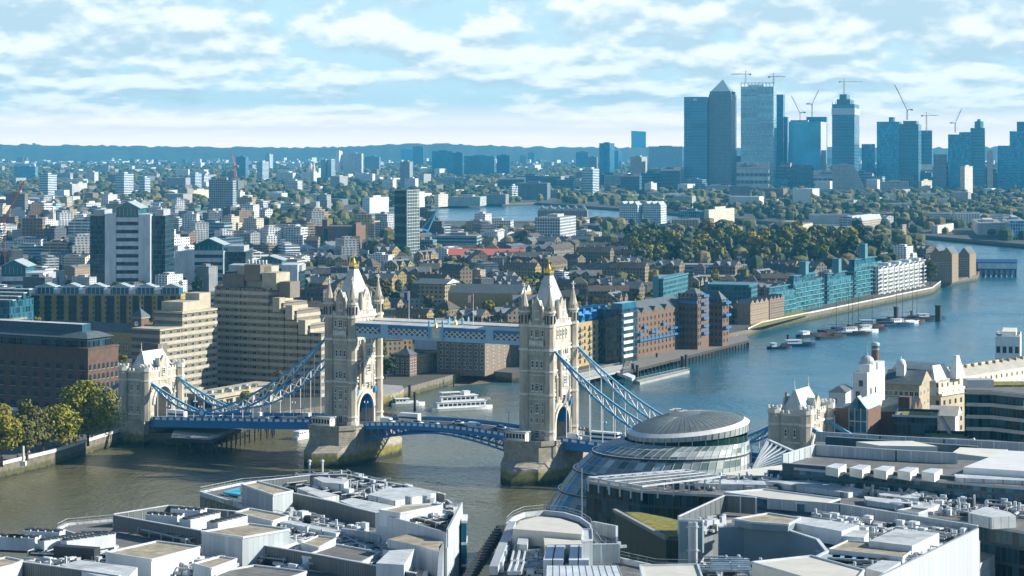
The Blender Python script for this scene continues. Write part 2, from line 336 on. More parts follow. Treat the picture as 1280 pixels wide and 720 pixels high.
def pier_material(name='pier_stone', g0=4.0, g1=5.2, k0=1.2, k1=2.8, weed=(0.20, 0.19, 0.045), tone=1.0):
    m = bpy.data.materials.new(name); m.use_nodes = True; t = m.node_tree; b = t.nodes['Principled BSDF']; b.inputs['Roughness'].default_value = 0.9
    tcn = nd(t, 'ShaderNodeTexCoord'); s = nd(t, 'ShaderNodeSeparateXYZ'); t.links.new(tcn.outputs['Object'], s.inputs[0])
    n = nd(t, 'ShaderNodeTexNoise'); n.inputs['Scale'].default_value = 0.5; n.inputs['Detail'].default_value = 8; t.links.new(tcn.outputs['Object'], n.inputs['Vector'])
    br = nd(t, 'ShaderNodeTexBrick'); br.inputs['Scale'].default_value = 1.0; br.inputs['Color1'].default_value = (0.40 * tone, 0.36 * tone, 0.28 * tone, 1); br.inputs['Color2'].default_value = (0.33 * tone, 0.30 * tone, 0.235 * tone, 1)
    br.inputs['Mortar'].default_value = (0.18, 0.16, 0.12, 1); br.inputs['Mortar Size'].default_value = 0.04; br.inputs['Brick Width'].default_value = 1.8; br.inputs['Row Height'].default_value = 0.8
    cx = nd(t, 'ShaderNodeCombineXYZ'); t.links.new(mth(t, 'ADD', s.outputs[0], s.outputs[1]), cx.inputs[0]); t.links.new(s.outputs[2], cx.inputs[1]); t.links.new(cx.outputs[0], br.inputs['Vector'])
    z = mth(t, 'ADD', s.outputs[2], mth(t, 'MULTIPLY', mth(t, 'SUBTRACT', n.outputs['Fac'], 0.5), 2.2))
    c1 = mixc(t, maprange(t, z, g0, g1), weed, br.outputs[0])     # green weed up to the high-water mark
    c2 = mixc(t, maprange(t, z, k0, k1), (0.022, 0.028, 0.015), c1)             # black wet foot
    f = maprange(t, n.outputs['Fac'], 0.3, 0.7, 0.75, 1.2); cc = nd(t, 'ShaderNodeCombineXYZ')
    for i in range(3): t.links.new(f, cc.inputs[i])
    t.links.new(mixc(t, 1.0, c2, cc.outputs[0], 'MULTIPLY'), b.inputs['Base Color']); return m
wallm = pier_material('embankment_stone', 1.9, 3.0, 0.2, 1.0, (.085, .085, .035), .48)
GZ = 5.0
bank = [P(-700, 760, GZ), P(-60, 596, GZ), P(65, 566, GZ), P(148, 540, GZ), P(232, 542, GZ), P(305, 520, GZ), P(400, 508, GZ), P(470, 500, GZ), P(498, 487, GZ), P(545, 474, GZ), P(590, 462, GZ),
        P(640, 466, GZ), P(735, 462, GZ), P(790, 450, GZ), P(845, 430, GZ), P(935, 412, GZ), P(952, 404, GZ), P(1118, 370, GZ), P(1166, 360, GZ), P(1176, 352, GZ), P(1222, 344, GZ),
        P(1226, 336, GZ), P(1196, 322, GZ), P(1178, 309, GZ), P(1146, 297, GZ), P(1000, 288, GZ), P(800, 281, GZ), P(670, 276, GZ), P(540, 276, GZ), P(440, 273, GZ), P(425, 266, GZ), P(445, 261, GZ),
        P(560, 256.5, GZ), P(670, 253, GZ), P(800, 262, GZ), P(1000, 280, GZ), P(1150, 293.5, GZ), P(1290, 306, GZ), P(1500, 322, GZ), P(1900, 345, GZ)]
poly = [Vector((-7000, 300))] + bank + [Vector((8400, 2200)), Vector((8400, 18600)), Vector((-8000, 18600)), Vector((-8000, 300))]
def land(name, pts, z, m, wm):
    bm = bmesh.new(); top = [bm.verts.new((p[0], p[1], z)) for p in pts]; f = bm.faces.new(top)
    low = [bm.verts.new((p[0], p[1], -1.5)) for p in pts]
    f.normal_update()
    if f.normal.z < 0: f.normal_flip()
    bmesh.ops.triangulate(bm, faces=[f], ngon_method='EAR_CLIP')
    n = len(pts)
    for i in range(n):
        a = bm.faces.new((top[i], top[(i + 1) % n], low[(i + 1) % n], low[i])); a.material_index = 1
    bmesh.ops.recalc_face_normals(bm, faces=[x for x in bm.faces if x.material_index == 1])
    me = bpy.data.meshes.new(name); bm.to_mesh(me); bm.free(); me.materials.append(m); me.materials.append(wm)
    return link(name, me, kind='structure')
land('ground_north_bank', poly, GZ, g_near, wallm)
BR = thing('bascule_bridge', 'blue and white suspension bascule bridge with two gothic stone towers across the river', 'bridge', (-23.5, 775.6, 0), R(-28.4))
BU = Vector((math.cos(R(-28.4)), math.sin(R(-28.4)))); BV = Vector((-BU.y, BU.x)); BC = Vector((-23.5, 775.6))
def bw(x, y): return BC + BU * x + BV * y
sbank = [Vector((-1500, 330)), Vector((-400, 400)), Vector((-60, 520)), Vector((-12, 566)), Vector((0, 600)), Vector((40, 640)), bw(132, -40), bw(133, 45), Vector((150, 812)), Vector((228, 925)), Vector((330, 1045)),
         Vector((520, 1190)), Vector((900, 1380)), Vector((2500, 1900)), Vector((2500, -1200)), Vector((-1500, -1200))]
land('ground_south_bank', sbank, GZ, g_near, wallm)
# hills far beyond the city
def hills(name, Y, x0, x1, prof, m, seed):
    rnd = random.Random(seed); mb = MB(); n = 420; vs = []; fs = []
    for i in range(n + 1):
        x = x0 + (x1 - x0) * i / n; zt = prof((x * F / Y) + 640) + rnd.uniform(-7, 9)
        for j, (dy, k) in enumerate(((-1600, 0.0), (-700, 0.55), (0, 1.0), (900, 0.95), (3000, 0.0))):
            vs.append((x * (Y + dy) / Y, Y + dy, 4.0 + (zt - 4.0) * k + (rnd.uniform(-5, 5) if 0 < k < 1 else 0)))
    for i in range(n):
        for j in range(4): a = i * 5 + j; fs.append((a, a + 5, a + 6, a + 1))
    mb.add(vs, fs); mb.smooth = True; return struct(name, mb, m)
hillm = mat('wooded_hills', (0.045, 0.06, 0.028), 0.95, 0.5, 0.004)
def prof1(px):   # metres of the skyline for ~15 km
    y = 184.3 - 3.5 * math.exp(-((px - 20) / 110) ** 2) - 1.2 * math.exp(-((px - 160) / 60) ** 2) - 4.5 * math.exp(-((px - 540) / 85) ** 2)
    return ZA(y, 15000)
hills('hills', 15000, -15000 * 700 / F * 1.6, 15000 * 700 / F * 1.6, prof1, hillm, 3)
HAZE = True
if HAZE:
    hb = MB(); hb.box(-8200, 8600, -1300, 18800, -3.0, 268)
    hm = bpy.data.materials.new('haze'); hm.use_nodes = True; t = hm.node_tree; t.nodes.clear()
    pv = nd(t, 'ShaderNodeVolumePrincipled'); pv.inputs['Color'].default_value = (0.12, 0.61, 1.0, 1); pv.inputs['Density'].default_value = 5.6e-5
    pv.inputs['Anisotropy'].default_value = 0.0
    o = nd(t, 'ShaderNodeOutputMaterial'); t.links.new(pv.outputs[0], o.inputs['Volume'])
    hz = hb.build('haze', hm, kind='stuff')
# ================================================================= the bridge (local: x towards the south tower, y downstream)
bstone = mat('tower_stone', (0.46, 0.415, 0.33), 0.88, 0.42, 0.35, streak=0.35)
bstone_l = mat('tower_trim_stone', (0.68, 0.66, 0.58), 0.85, 0.22, 0.6)
bstone_b = mat('tower_granite', (0.335, 0.305, 0.25), 0.9, 0.3, 0.4)
roofl = mat('tower_roof_slate', (0.50, 0.54, 0.51), 0.55, 0.15, 0.6)
win_stone = window_mesh('window', bstone_l, glass_d, (1, 2), 0.12, True, 0.5)
win_stone1 = window_mesh('window_narrow', bstone_l, glass_d, (0, 1), 0.16, True, 0.45)
pier_m = pier_material()
ROAD = 14.0
def make_pier(cx):
    mb = MB(); o = link('pier', None, BR) if False else None
    up = [(-10.5, -15), (-6.5, -20.5), (0, -22.5), (6.5, -20.5), (10.5, -15), (10.5, 15), (6.5, 20.5), (0, 22.5), (-6.5, 20.5), (-10.5, 15)]
    lo = [(-11.3, -16), (-7.5, -23), (0, -29), (7.5, -23), (11.3, -16), (11.3, 16), (7.5, 23), (0, 29), (-7.5, 23), (-11.3, 16)]
    sh = lambda pts: [(x + cx, y) for x, y in pts]
    mb.prism(sh(lo), -3, 5.6, 0); mb.prism(sh(lo), 5.6, 10.0, 0, 0, sh([(x * 0.93, (y * 0.84 if abs(y) > 17 else y)) for x, y in up]))
    mb.prism(sh(up), 5.5, ROAD - 0.6, 0); 
    cap = [(x * 1.035, y * 1.02) for x, y in up]; mb.prism(sh(cap), ROAD - 0.6, ROAD + 0.02, 0)
    pr = [(x * 1.02, y * 1.01) for x, y in up]                       # parapet wall round the pier top
    for i in range(10):
        a, b = Vector(pr[i]), Vector(pr[(i + 1) % 10])
        if abs(a.x) > 10 and abs(b.x) > 10 and a.x * b.x > 0: continue
        mb.bar((a.x + cx, a.y, ROAD + 0.6), (b.x + cx, b.y, ROAD + 0.6), 0.45, 1.15)
    return mb.build('pier', pier_m, BR)
def crenel(mb, x0, x1, y0, y1, z, h=0.9, step=1.1, w=0.35, mi=0):
    """battlement round a rectangle"""
    for (ax, ay, bx, by) in ((x0, y0, x1, y0), (x1, y0, x1, y1), (x1, y1, x0, y1), (x0, y1, x0, y0)):
        a = Vector((ax, ay)); b = Vector((bx, by)); Ld = (b - a).length; d = (b - a) / Ld; n = max(1, int(Ld / (2 * step)))
        mb.bar((ax, ay, z), (bx, by, z), w, 0.8, mi)
        for i in range(n):
            p = a + d * ((i + 0.25) * Ld / n); q = a + d * ((i + 0.75) * Ld / n)
            mb.bar((p.x, p.y, z + 0.4 + h / 2), (q.x, q.y, z + 0.4 + h / 2), w, h, mi)
def make_tower(cx, name, label):
    A, B = 5.2, 9.2
    mb = MB(); S = lambda x: x + cx
    arched(mb, S(-A), S(A), -B, B, ROAD, 27.0, -5.3, 5.3, 19.0, 25.8, 0, 12, 2)
    mb.box(S(-A), S(A), -B, B, 27.003, 55.0, 0)
    mb.box(S(-A + 0.9), S(A - 0.9), -B + 0.9, B - 0.9, 55.0, 57.6, 0)
    for z, h, w in ((54.5, 0.9, 0.55), (47.3, 0.5, 0.3), (45.9, 0.7, 0.45), (38.4, 0.6, 0.35), (37.0, 0.35, 0.22), (30.0, 0.8, 0.4), (28.4, 0.35, 0.25), (17.2, 0.5, 0.3)):
        if z < 27: 
            mb.box(S(-A - w), S(A + w), -B - w, -5.7, z, z + h, 1); mb.box(S(-A - w), S(A + w), 5.7, B + w, z, z + h, 1)
        else: mb.box(S(-A - w), S(A + w), -B - w, B + w, z, z + h, 1)
    for i in range(9):                                                    # small corbels below the strings
        for s in (-1, 1):
            mb.box(S(-3.3 + i * 0.75), S(-2.95 + i * 0.75), s * (B + 0.2) - 0.25, s * (B + 0.2) + 0.25, 44.4, 45.9, 1)
            mb.box(s * (A + 0.2) - 0.25 + cx, s * (A + 0.2) + 0.25 + cx, -6.0 + i * 1.4, -5.5 + i * 1.4, 44.4, 45.9, 1)
    tw = mb.build('tower', [bstone, bstone_l, blue_p], BR, label=label)
    # portal mouldings round the arch, both ways through
    for s in (-1, 1):
        m2 = MB(); x0 = s * (A + 0.25) + cx
        for rr, ww, dd in ((5.6, 0.7, 0.6), (6.2, 0.4, 0.9)):
            prev = None
            for i in range(15):
                t = math.pi * i / 14; p = (x0, rr * math.cos(t), 19.0 + (rr + 1.1) * math.sin(t))
                if prev: m2.bar(prev, p, ww if True else 0.3, dd, 0, (1, 0, 0))
                prev = p
            for y in (-rr, rr): m2.bar((x0, y, ROAD), (x0, y, 19.0), ww, dd, 0)
        m2.build('portal_arch', bstone_l, tw)
        for y in (-6.4, 6.4):                                             # blue shields by the arch crown
            m3 = MB(); m3.prism([(y - 0.8, 27.6), (y + 0.8, 27.6), (y + 0.8, 25.9), (y, 24.8), (y - 0.8, 25.9)], 0, 0.35)
            q = m3.build('shield', blue_p, tw, loc=(cx + s * (A + 0.5) - 0.17, 0, 0)); q.rotation_euler = (R(90), 0, R(90))
    # blue gate filling seen within the arch
    m4 = MB(); m4.box(S(-0.2), S(0.2), -5.0, 5.0, 17.6, 24.6, 0)
    for i in range(7): m4.box(S(-0.35), S(0.35), -4.4 + i * 1.4, -4.15 + i * 1.4, 17.5, 24.4, 1)
    m4.build('arch_screen', [blue_p, dark_m], tw)
    # corner turrets
    for sx in (-1, 1):
        for sy in (-1, 1):
            c = (cx + sx * A, sy * B); t = MB(); ph = math.pi / 8
            t.cyl(c, 1.8, ROAD, 60.2, 8, 0, None, ph)
            for z, h, w in ((59.7, 0.7, 0.35), (54.6, 0.8, 0.3), (46.0, 0.9, 0.3), (38.4, 0.6, 0.25), (30.0, 0.8, 0.3), (17.0, 0.7, 0.3), (ROAD, 1.6, 0.35)):
                t.cyl(c, 1.8 + w, z, z + h, 8, 1, None, ph)
            for k in range(8):                                            # gablets at the spire foot
                a = ph + math.pi / 8 + k * math.pi / 4; cxx, cyy = c[0] + 1.8 * math.cos(a), c[1] + 1.8 * math.sin(a)
                t.bar((cxx, cyy, 55.8), (cxx, cyy, 58.8), 0.22, 0.45, 2)
            o = t.build('turret', [bstone, bstone_l, glass_d], tw)
            t = MB(); t.cyl(c, 1.9, 60.4, 67.8, 8, 0, 0.16, ph)
            for k in range(8):
                a = ph + math.pi / 8 + k * math.pi / 4; cc = (c[0] + 1.7 * math.cos(a), c[1] + 1.7 * math.sin(a))
                t.cyl(cc, 0.5, 60.4, 62.3, 4, 0, 0.05)
            t.build('turret_spire', bstone, tw)
            t = MB(); t.bar((c[0], c[1], 67.2), (c[0], c[1], 70.2), 0.32); t.bar((c[0] - 0.75, c[1], 69.2), (c[0] + 0.75, c[1], 69.2), 0.32); t.bar((c[0], c[1] - 0.75, 69.2), (c[0], c[1] + 0.75, 69.2), 0.3)
            t.cyl(c, 0.42, 67.4, 68.0, 6); t.build('cross_finial', bstone_l, tw)
    # battlement
    t = MB(); crenel(t, S(-A), S(A), -B, B, 55.8, 0.9, 0.7, 0.4); t.build('battlement', bstone_l, tw)
    # main roof
    t = MB(); t.prism([(S(-4.5), -8.2), (S(4.5), -8.2), (S(4.5), 8.2), (S(-4.5), 8.2)], 57.0, 72.6, 0, 0, [(S(-1.05), -1.5), (S(1.05), -1.5), (S(1.05), 1.5), (S(-1.05), 1.5)])
    t.box(S(-1.2), S(1.2), -1.65, 1.65, 72.6, 73.5, 1); t.box(S(-1.35), S(1.35), -1.8, 1.8, 71.0, 71.25, 1)
    t.build('spire_roof', [roofl, slate], tw)
    t = MB()
    for x in (-1.1, 0, 1.1):
        for y in (-1.6, 0, 1.6):
            if x or y: t.cyl((S(x), y), 0.22, 73.5, 75.4, 5, 0, 0.05); t.cyl((S(x), y), 0.3, 74.6, 74.9, 5)
    t.box(S(-1.15), S(1.15), -1.65, 1.65, 73.5, 74.2); t.cyl((S(0), 0), 0.8, 74.2, 76.6, 8, 0, 0.3); t.cyl((S(0), 0), 0.12, 76, 79.6, 5); t.cyl((S(0), 0), 0.36, 77.4, 78.0, 6)
    t.bar((S(-0.5), 0, 79.0), (S(0.5), 0, 79.0), 0.16); t.build('gilded_crown', gold, tw)
    # dormer gables, one per face
    for (dx, dy, rz, hw) in ((0, -B, 0, 1.95), (0, B, math.pi, 1.95), (A, 0, math.pi / 2, 2.3), (-A, 0, -math.pi / 2, 2.3)):
        d = MB()
        d.box(-hw, hw, -0.25, 0.9, 55, 61.0, 0)
        prof = [(-hw, 61.0), (-hw + 0.3, 61.8), (-hw * 0.62, 62.3), (-hw * 0.5, 63.2), (-0.4, 64.4), (0, 65.0), (0.4, 64.4), (hw * 0.5, 63.2), (hw * 0.62, 62.3), (hw - 0.3, 61.8), (hw, 61.0)]
        vs = [(x, -0.25, z) for x, z in prof] + [(x, 0.5, z) for x, z in prof]; n = len(prof)
        d.add(vs, [tuple(range(n)), tuple(range(2 * n - 1, n - 1, -1))] + [(i + 1, i, i + n, i + 1 + n) for i in range(n - 1)], 0)
        for x in (-hw, hw): d.cyl((x, 0.1), 0.32, 55, 62.4, 6, 1); d.cyl((x, 0.1), 0.35, 62.4, 63.8, 6, 1, 0.03)
        d.cyl((0, 0.1), 0.14, 64.8, 66.2, 5, 1, 0.05)
        depth = 4.6 if dx == 0 else 3.0
        d.gable(-hw + 0.25, hw - 0.25, 0.5, 0.5 + depth, 61.0, 64.0, 'y', 2)
        d.box(-hw + 0.3, hw - 0.3, 0.9, 0.5 + depth * 0.8, 56, 61.0, 0)
        o = d.build('dormer_gable', [bstone, bstone_l, roofl], tw, loc=(cx + dx, dy, 0), rz=rz)
    # windows of the river faces (they look along -y and +y) and road faces
    sp = []; sn = []
    for s, rz in ((-1, 0.0), (1, math.pi)):
        y = s * (B + 0.05); m = -s
        sp += [(cx, y, 50.6, rz, 2.0, 3.3), (cx, y, 57.2 , rz, 1.9, 3.4)]
        for x in (-2.2, 2.2): sn.append((cx + x, y, 50.8, rz, 0.95, 2.9))
        for x in (-1.8, 0, 1.8): sn.append((cx + x, y, 39.6, rz, 1.15, 3.0))
        sp.append((cx, y, 31.3, rz, 1.7, 3.3))
        for x in (-1.75, 1.75): sn.append((cx + x, y, 31.3, rz, 1.1, 3.0))
        for z, h in ((26.0, 1.7), (23.1, 1.9), (20.0, 1.9)):
            for x in (-2.3, 2.3): sn.append((cx + x, y, z, rz, 1.05, h))
        sp += [(cx, y, 23.4, rz, 1.7, 3.8), (cx, y, 19.9, rz, 1.6, 2.2)]
        for x in (-2.3, 2.3): sn.append((cx + x, y, 15.8, rz, 1.0, 1.7))
        sp.append((cx, y, 14.4, rz, 1.9, 3.2))
    for s, rz in ((1, math.pi / 2), (-1, -math.pi / 2)):
        x = cx + s * (A + 0.05)
        for y in (-3.4, -1.15, 1.15, 3.4): sn.append((x, y, 50.4, rz, 1.2, 3.2))
        for y in (-1.1, 1.1): sn.append((x, y, 57.4, rz, 1.1, 3.2))
        for y in (-5.9, 5.9): sn += [(x, y, 40.0, rz, 1.0, 2.8), (x, y, 31.6, rz, 1.0, 2.8)]
        sp += [(x + s * 1.3, 0, 33.2, rz, 3.2, 3.6), (x + s * 1.3, 0, 39.4, rz, 3.2, 3.4)]
    for (x, y, z, rz, w, h) in sp: link('window', win_stone, tw, loc=(x, y, z), rz=rz, scale=(w, 1, h))
    for (x, y, z, rz, w, h) in sn: link('window', win_stone1, tw, loc=(x, y, z), rz=rz, scale=(w, 1, h))
    for s in (-1, 1):                                                      # stone oriel over the arch and balcony on the river face
        o = MB(); x0 = cx + s * A
        xs = sorted((x0, x0 + s * 1.3)); o.box(xs[0], xs[1], -2.6, 2.6, 31.5, 43.6, 0); o.box(xs[0] - 0.15, xs[1] + 0.15, -2.9, 2.9, 37.4, 38.2, 1); o.box(xs[0] - 0.15, xs[1] + 0.15, -2.9, 2.9, 43.6, 44.3, 1)
        for y in (-2.6, 2.6): o.cyl((x0 + s * 1.2, y), 0.5, 28, 45.5, 6, 1); o.cyl((x0 + s * 1.2, y), 0.5, 45.5, 47.2, 6, 1, 0.05)
        for y in (-4.6, 4.6): o.cyl((x0 + s * 0.5, y), 0.55, 27, 36.0, 6, 0); o.cyl((x0 + s * 0.5, y), 0.6, 36.0, 38.2, 6, 1, 0.05)
        o.prism([(xs[0], -2.2), (xs[1], -2.2), (xs[1], 2.2), (xs[0], 2.2)], 29.6, 31.5, 1)
        o.build('oriel', [bstone, bstone_l], tw)
        o = MB(); yb = s * B; ys = sorted((yb, yb + s * 0.9)); o.box(cx - 3.0, cx + 3.0, ys[0], ys[1], 47.9, 49.6, 0)
        for i in range(6): o.box(cx - 2.9 + i * 1.1, cx - 2.5 + i * 1.1, ys[0] - 0.1, ys[1] + 0.1, 47.4, 49.9, 0)
        o.build('balcony', [bstone_l], tw)
    return tw
make_pier(-42); make_pier(42)
make_tower(-42, 'tower', 'tower farther from camera, standing between the side span and the lifting span')
make_tower(42, 'tower', 'nearer tower, beside the glass domed hall')
# --- abutment towers
def make_abutment(s):
    cx = 139.0 * s; A, B = 5.6, 10.8; RZ = 10.0
    mb = MB(); S = lambda x: cx + x
    arched(mb, S(-A), S(A), -B, B, RZ, 29.0, -5.6, 5.6, 16.0, 22.6, 0, 12)
    mb.box(S(-A - 0.8), S(A + 0.8), -B - 2.2, B + 2.2, -3, RZ - 0.003, 2)
    mb.box(S(-A - 0.3), S(A + 0.3), -B - 0.3, B + 0.3, 25.6, 26.4, 1)
    for z in (12.0, 19.6):
        mb.box(S(-A - 0.2), S(A + 0.2), -B - 0.2, -5.9, z, z + 0.5, 1); mb.box(S(-A - 0.2), S(A + 0.2), 5.9, B + 0.2, z, z + 0.5, 1)
    t = mb.build('abutment_tower', [bstone, bstone_l, pier_m], BR, label='squat gatehouse tower at the far end of the bridge' if s < 0 else 'sunlit squat gatehouse tower at the near end of the bridge')
    m = MB(); crenel(m, S(-A), S(A), -B, B, 29.2, 1.0, 0.9, 0.5); m.build('battlement', bstone_l, t)
    for sx in (-1, 1):
        for sy in (-1, 1):
            q = MB(); c = (cx + sx * A, sy * B); q.cyl(c, 2.1, RZ, 31.0, 8, 0, None, math.pi / 8); q.cyl(c, 2.4, 29.6, 31.4, 8, 1, None, math.pi / 8); q.cyl(c, 2.3, 25.6, 26.4, 8, 1, None, math.pi / 8)
            for k in range(8):
                a = k * math.pi / 4; q.cbox((c[0] + 2.1 * math.cos(a), c[1] + 2.1 * math.sin(a), 31.9), (0.7, 0.7, 1.0), a, 1)
            q.build('turret', [bstone, bstone_l], t)
    m = MB(); m.prism([(S(-4.4), -9), (S(4.4), -9), (S(4.4), 9), (S(-4.4), 9)], 29, 37.0, 0, 0, [(S(-0.25), -6.6), (S(0.25), -6.6), (S(0.25), 6.6), (S(-0.25), 6.6)])
    for y in (-6.6, 6.6): m.cyl((cx, y), 0.14, 37, 40.4, 5, 1); m.cyl((cx, y), 0.3, 37, 38, 5, 1)
    m.build('steep_roof', [roofl, bstone_l], t)
    for sx, rz in ((1, math.pi / 2), (-1, -math.pi / 2)):
        d = MB(); d.box(-2.2, 2.2, -0.35, 0.8, 25, 31.4, 0)
        prof = [(-2.2, 31.4), (-1.6, 33.0), (0, 35.2), (1.6, 33.0), (2.2, 31.4)]; n = 5
        vs = [(x, -0.35, z) for x, z in prof] + [(x, 0.6, z) for x, z in prof]
        d.add(vs, [tuple(range(n)), tuple(range(2 * n - 1, n - 1, -1))] + [(i + 1, i, i + n, i + 1 + n) for i in range(n - 1)], 0)
        for x in (-2.2, 2.2): d.cyl((x, 0.1), 0.45, 24, 32.6, 6, 1); d.cyl((x, 0.1), 0.5, 32.6, 34.4, 6, 1, 0.04)
        d.gable(-1.9, 1.9, 0.6, 3.6, 31.2, 34.0, 'y', 2)
        d.build('dormer_gable', [bstone, bstone_l, roofl], t, loc=(cx + sx * A, 0, 0), rz=rz)
        link('window', win_stone, t, loc=(cx + sx * (A + 0.4), 0, 27.4), rz=rz, scale=(1.9, 1, 3.0))
        for y in (-6.9, 6.9): link('window', win_stone1, t, loc=(cx + sx * (A + 0.05), y, 21.5), rz=rz, scale=(1.1, 1, 2.6))
        a = MB(); prev = None
        for i in range(13):
            th = math.pi * i / 12; p = (cx + sx * (A + 0.2), 6.1 * math.cos(th), 16 + 7.2 * math.sin(th))
            if prev: a.bar(prev, p, 1.0, 0.8, 0, (1, 0, 0))
            prev = p
        a.build('portal_arch', bstone_l, t)
    for s2, rz in ((-1, 0), (1, math.pi)):
        for x in (-1.6, 1.6):
            for z in (13, 21.5): link('window', win_stone1, t, loc=(cx + x, s2 * (B + 0.06), z), rz=rz, scale=(1.0, 1, 3.0))
    return t
make_abutment(-1); make_abutment(1)
# --- decks
def deck_z(x):
    ax = abs(x)
    if ax < 31.5: return 15.5 - 1.5 * (ax / 31.5) ** 2
    if ax < 53: return 14.0
    return 14.0 - 4.0 * (ax - 53) / 80.0
def parapet(mb, xa, xb, y, n, blue=0, white=1):
    s = -1 if y < 0 else 1
    for i in range(n):
        a = xa + (xb - xa) * i / n; b = xa + (xb - xa) * (i + 1) / n; za, zb = deck_z(a), deck_z(b)
        mb.bar((a, y, za + 1.35), (b, y, zb + 1.35), 0.35, 0.3, blue); mb.bar((a, y, za + 0.15), (b, y, zb + 0.15), 0.35, 0.35, blue)
        mb.bar((a, y, za + 0.75), (b, y, zb + 0.75), 0.16, 0.95, blue)
        mb.bar((a + (b - a) * 0.2, y + s * 0.16, za + 0.77), (a + (b - a) * 0.8, y + s * 0.16, zb + 0.77), 0.24, 0.95, white)
        mb.bar((a, y, za - 0.3), (a, y, za + 1.6), 0.4, 0.4, blue)
W = 9.6
for s in (-1, 1):
    xa, xb = s * 52.0, s * 133.6
    mb = MB(); n = 16
    for i in range(n):
        a = xa + (xb - xa) * i / n; b = xa + (xb - xa) * (i + 1) / n
        mb.bar((a, 0, deck_z(a) - 0.25), (b, 0, deck_z(b) - 0.25), 2 * W, 0.5, 0)
        for y in (-W, W):
            mb.bar((a, y, deck_z(a) - 1.3), (b, y, deck_z(b) - 1.3), 0.5, 2.2, 1); mb.bar((a, y, deck_z(a) - 2.4), (b, y, deck_z(b) - 2.4), 0.9, 0.3, 1); mb.bar((a, y, deck_z(a) - 0.1), (b, y, deck_z(b) - 0.1), 0.95, 0.3, 1)
        for q in range(2): xx = a + (b - a) * (q + 0.5) / 2; mb.box(xx - 0.25, xx + 0.25, -W, W, deck_z(xx) - 2.0, deck_z(xx) - 0.5, 1)
        for y in (-6.4, 6.4): mb.bar((a, y * 1.23, deck_z(a) + 0.09), (b, y * 1.23, deck_z(b) + 0.09), 2.7, 0.16, 2)
    d = mb.build('road_deck', [asphalt, blue_p, concrete], BR)
    for y in (-W, W):
        m = MB(); parapet(m, xa, xb, y, 24); m.build('parapet', [blue_p, mat('parapet_white', (.88, .88, .86), .5, .04)], d)
for s in (-1, 1):
    mb = MB(); n = 10; xs = [s * 31.5 * (1 - i / n) for i in range(n + 1)]
    zb = lambda x: 8.4 + (13.6 - 8.4) * (1 - (abs(x) / 31.5) ** 1.6)
    for i in range(n):
        a, b = xs[i], xs[i + 1]
        mb.bar((a, 0, deck_z(a) - 0.25), (b, 0, deck_z(b) - 0.25), 2 * W - 0.6, 0.5, 0)
        for y in (-W + 0.3, -4, 4, W - 0.3):
            mb.bar((a, y, deck_z(a) - 0.6), (b, y, deck_z(b) - 0.6), 0.4, 1.1, 1); mb.bar((a, y, zb(a)), (b, y, zb(b)), 0.55, 0.6, 1)
            if i < 8: mb.bar((a, y, zb(a)), (a, y, deck_z(a) - 0.7), 0.35, 0.35, 1); mb.bar((a, y, deck_z(a) - 0.9), (b, y, zb(b)), 0.28, 0.28, 1)
        for y in (-8.0, 8.0): mb.bar((a, y, deck_z(a) + 0.09), (b, y, deck_z(b) + 0.09), 2.4, 0.16, 2)
        mb.box(min(a, b) - 0.1, min(a, b) + 0.2, -W + 0.5, W - 0.5, deck_z(a) - 1.6, deck_z(a) - 0.5, 1)
    d = mb.build('bascule_leaf', [asphalt, blue_p, concrete], BR)
    for y in (-W + 0.3, W - 0.3):
        m = MB(); parapet(m, xs[0], xs[-1], y, 12); m.build('parapet', [blue_p, mat('parapet_white', (.88, .88, .86), .5, .04)], d)
mb = MB()
for cx in (-42, 42):
    mb.box(cx - 10.4, cx + 10.4, -4.2, 4.2, 14.03, 14.08)
mb.build('road_surface', asphalt, BR)
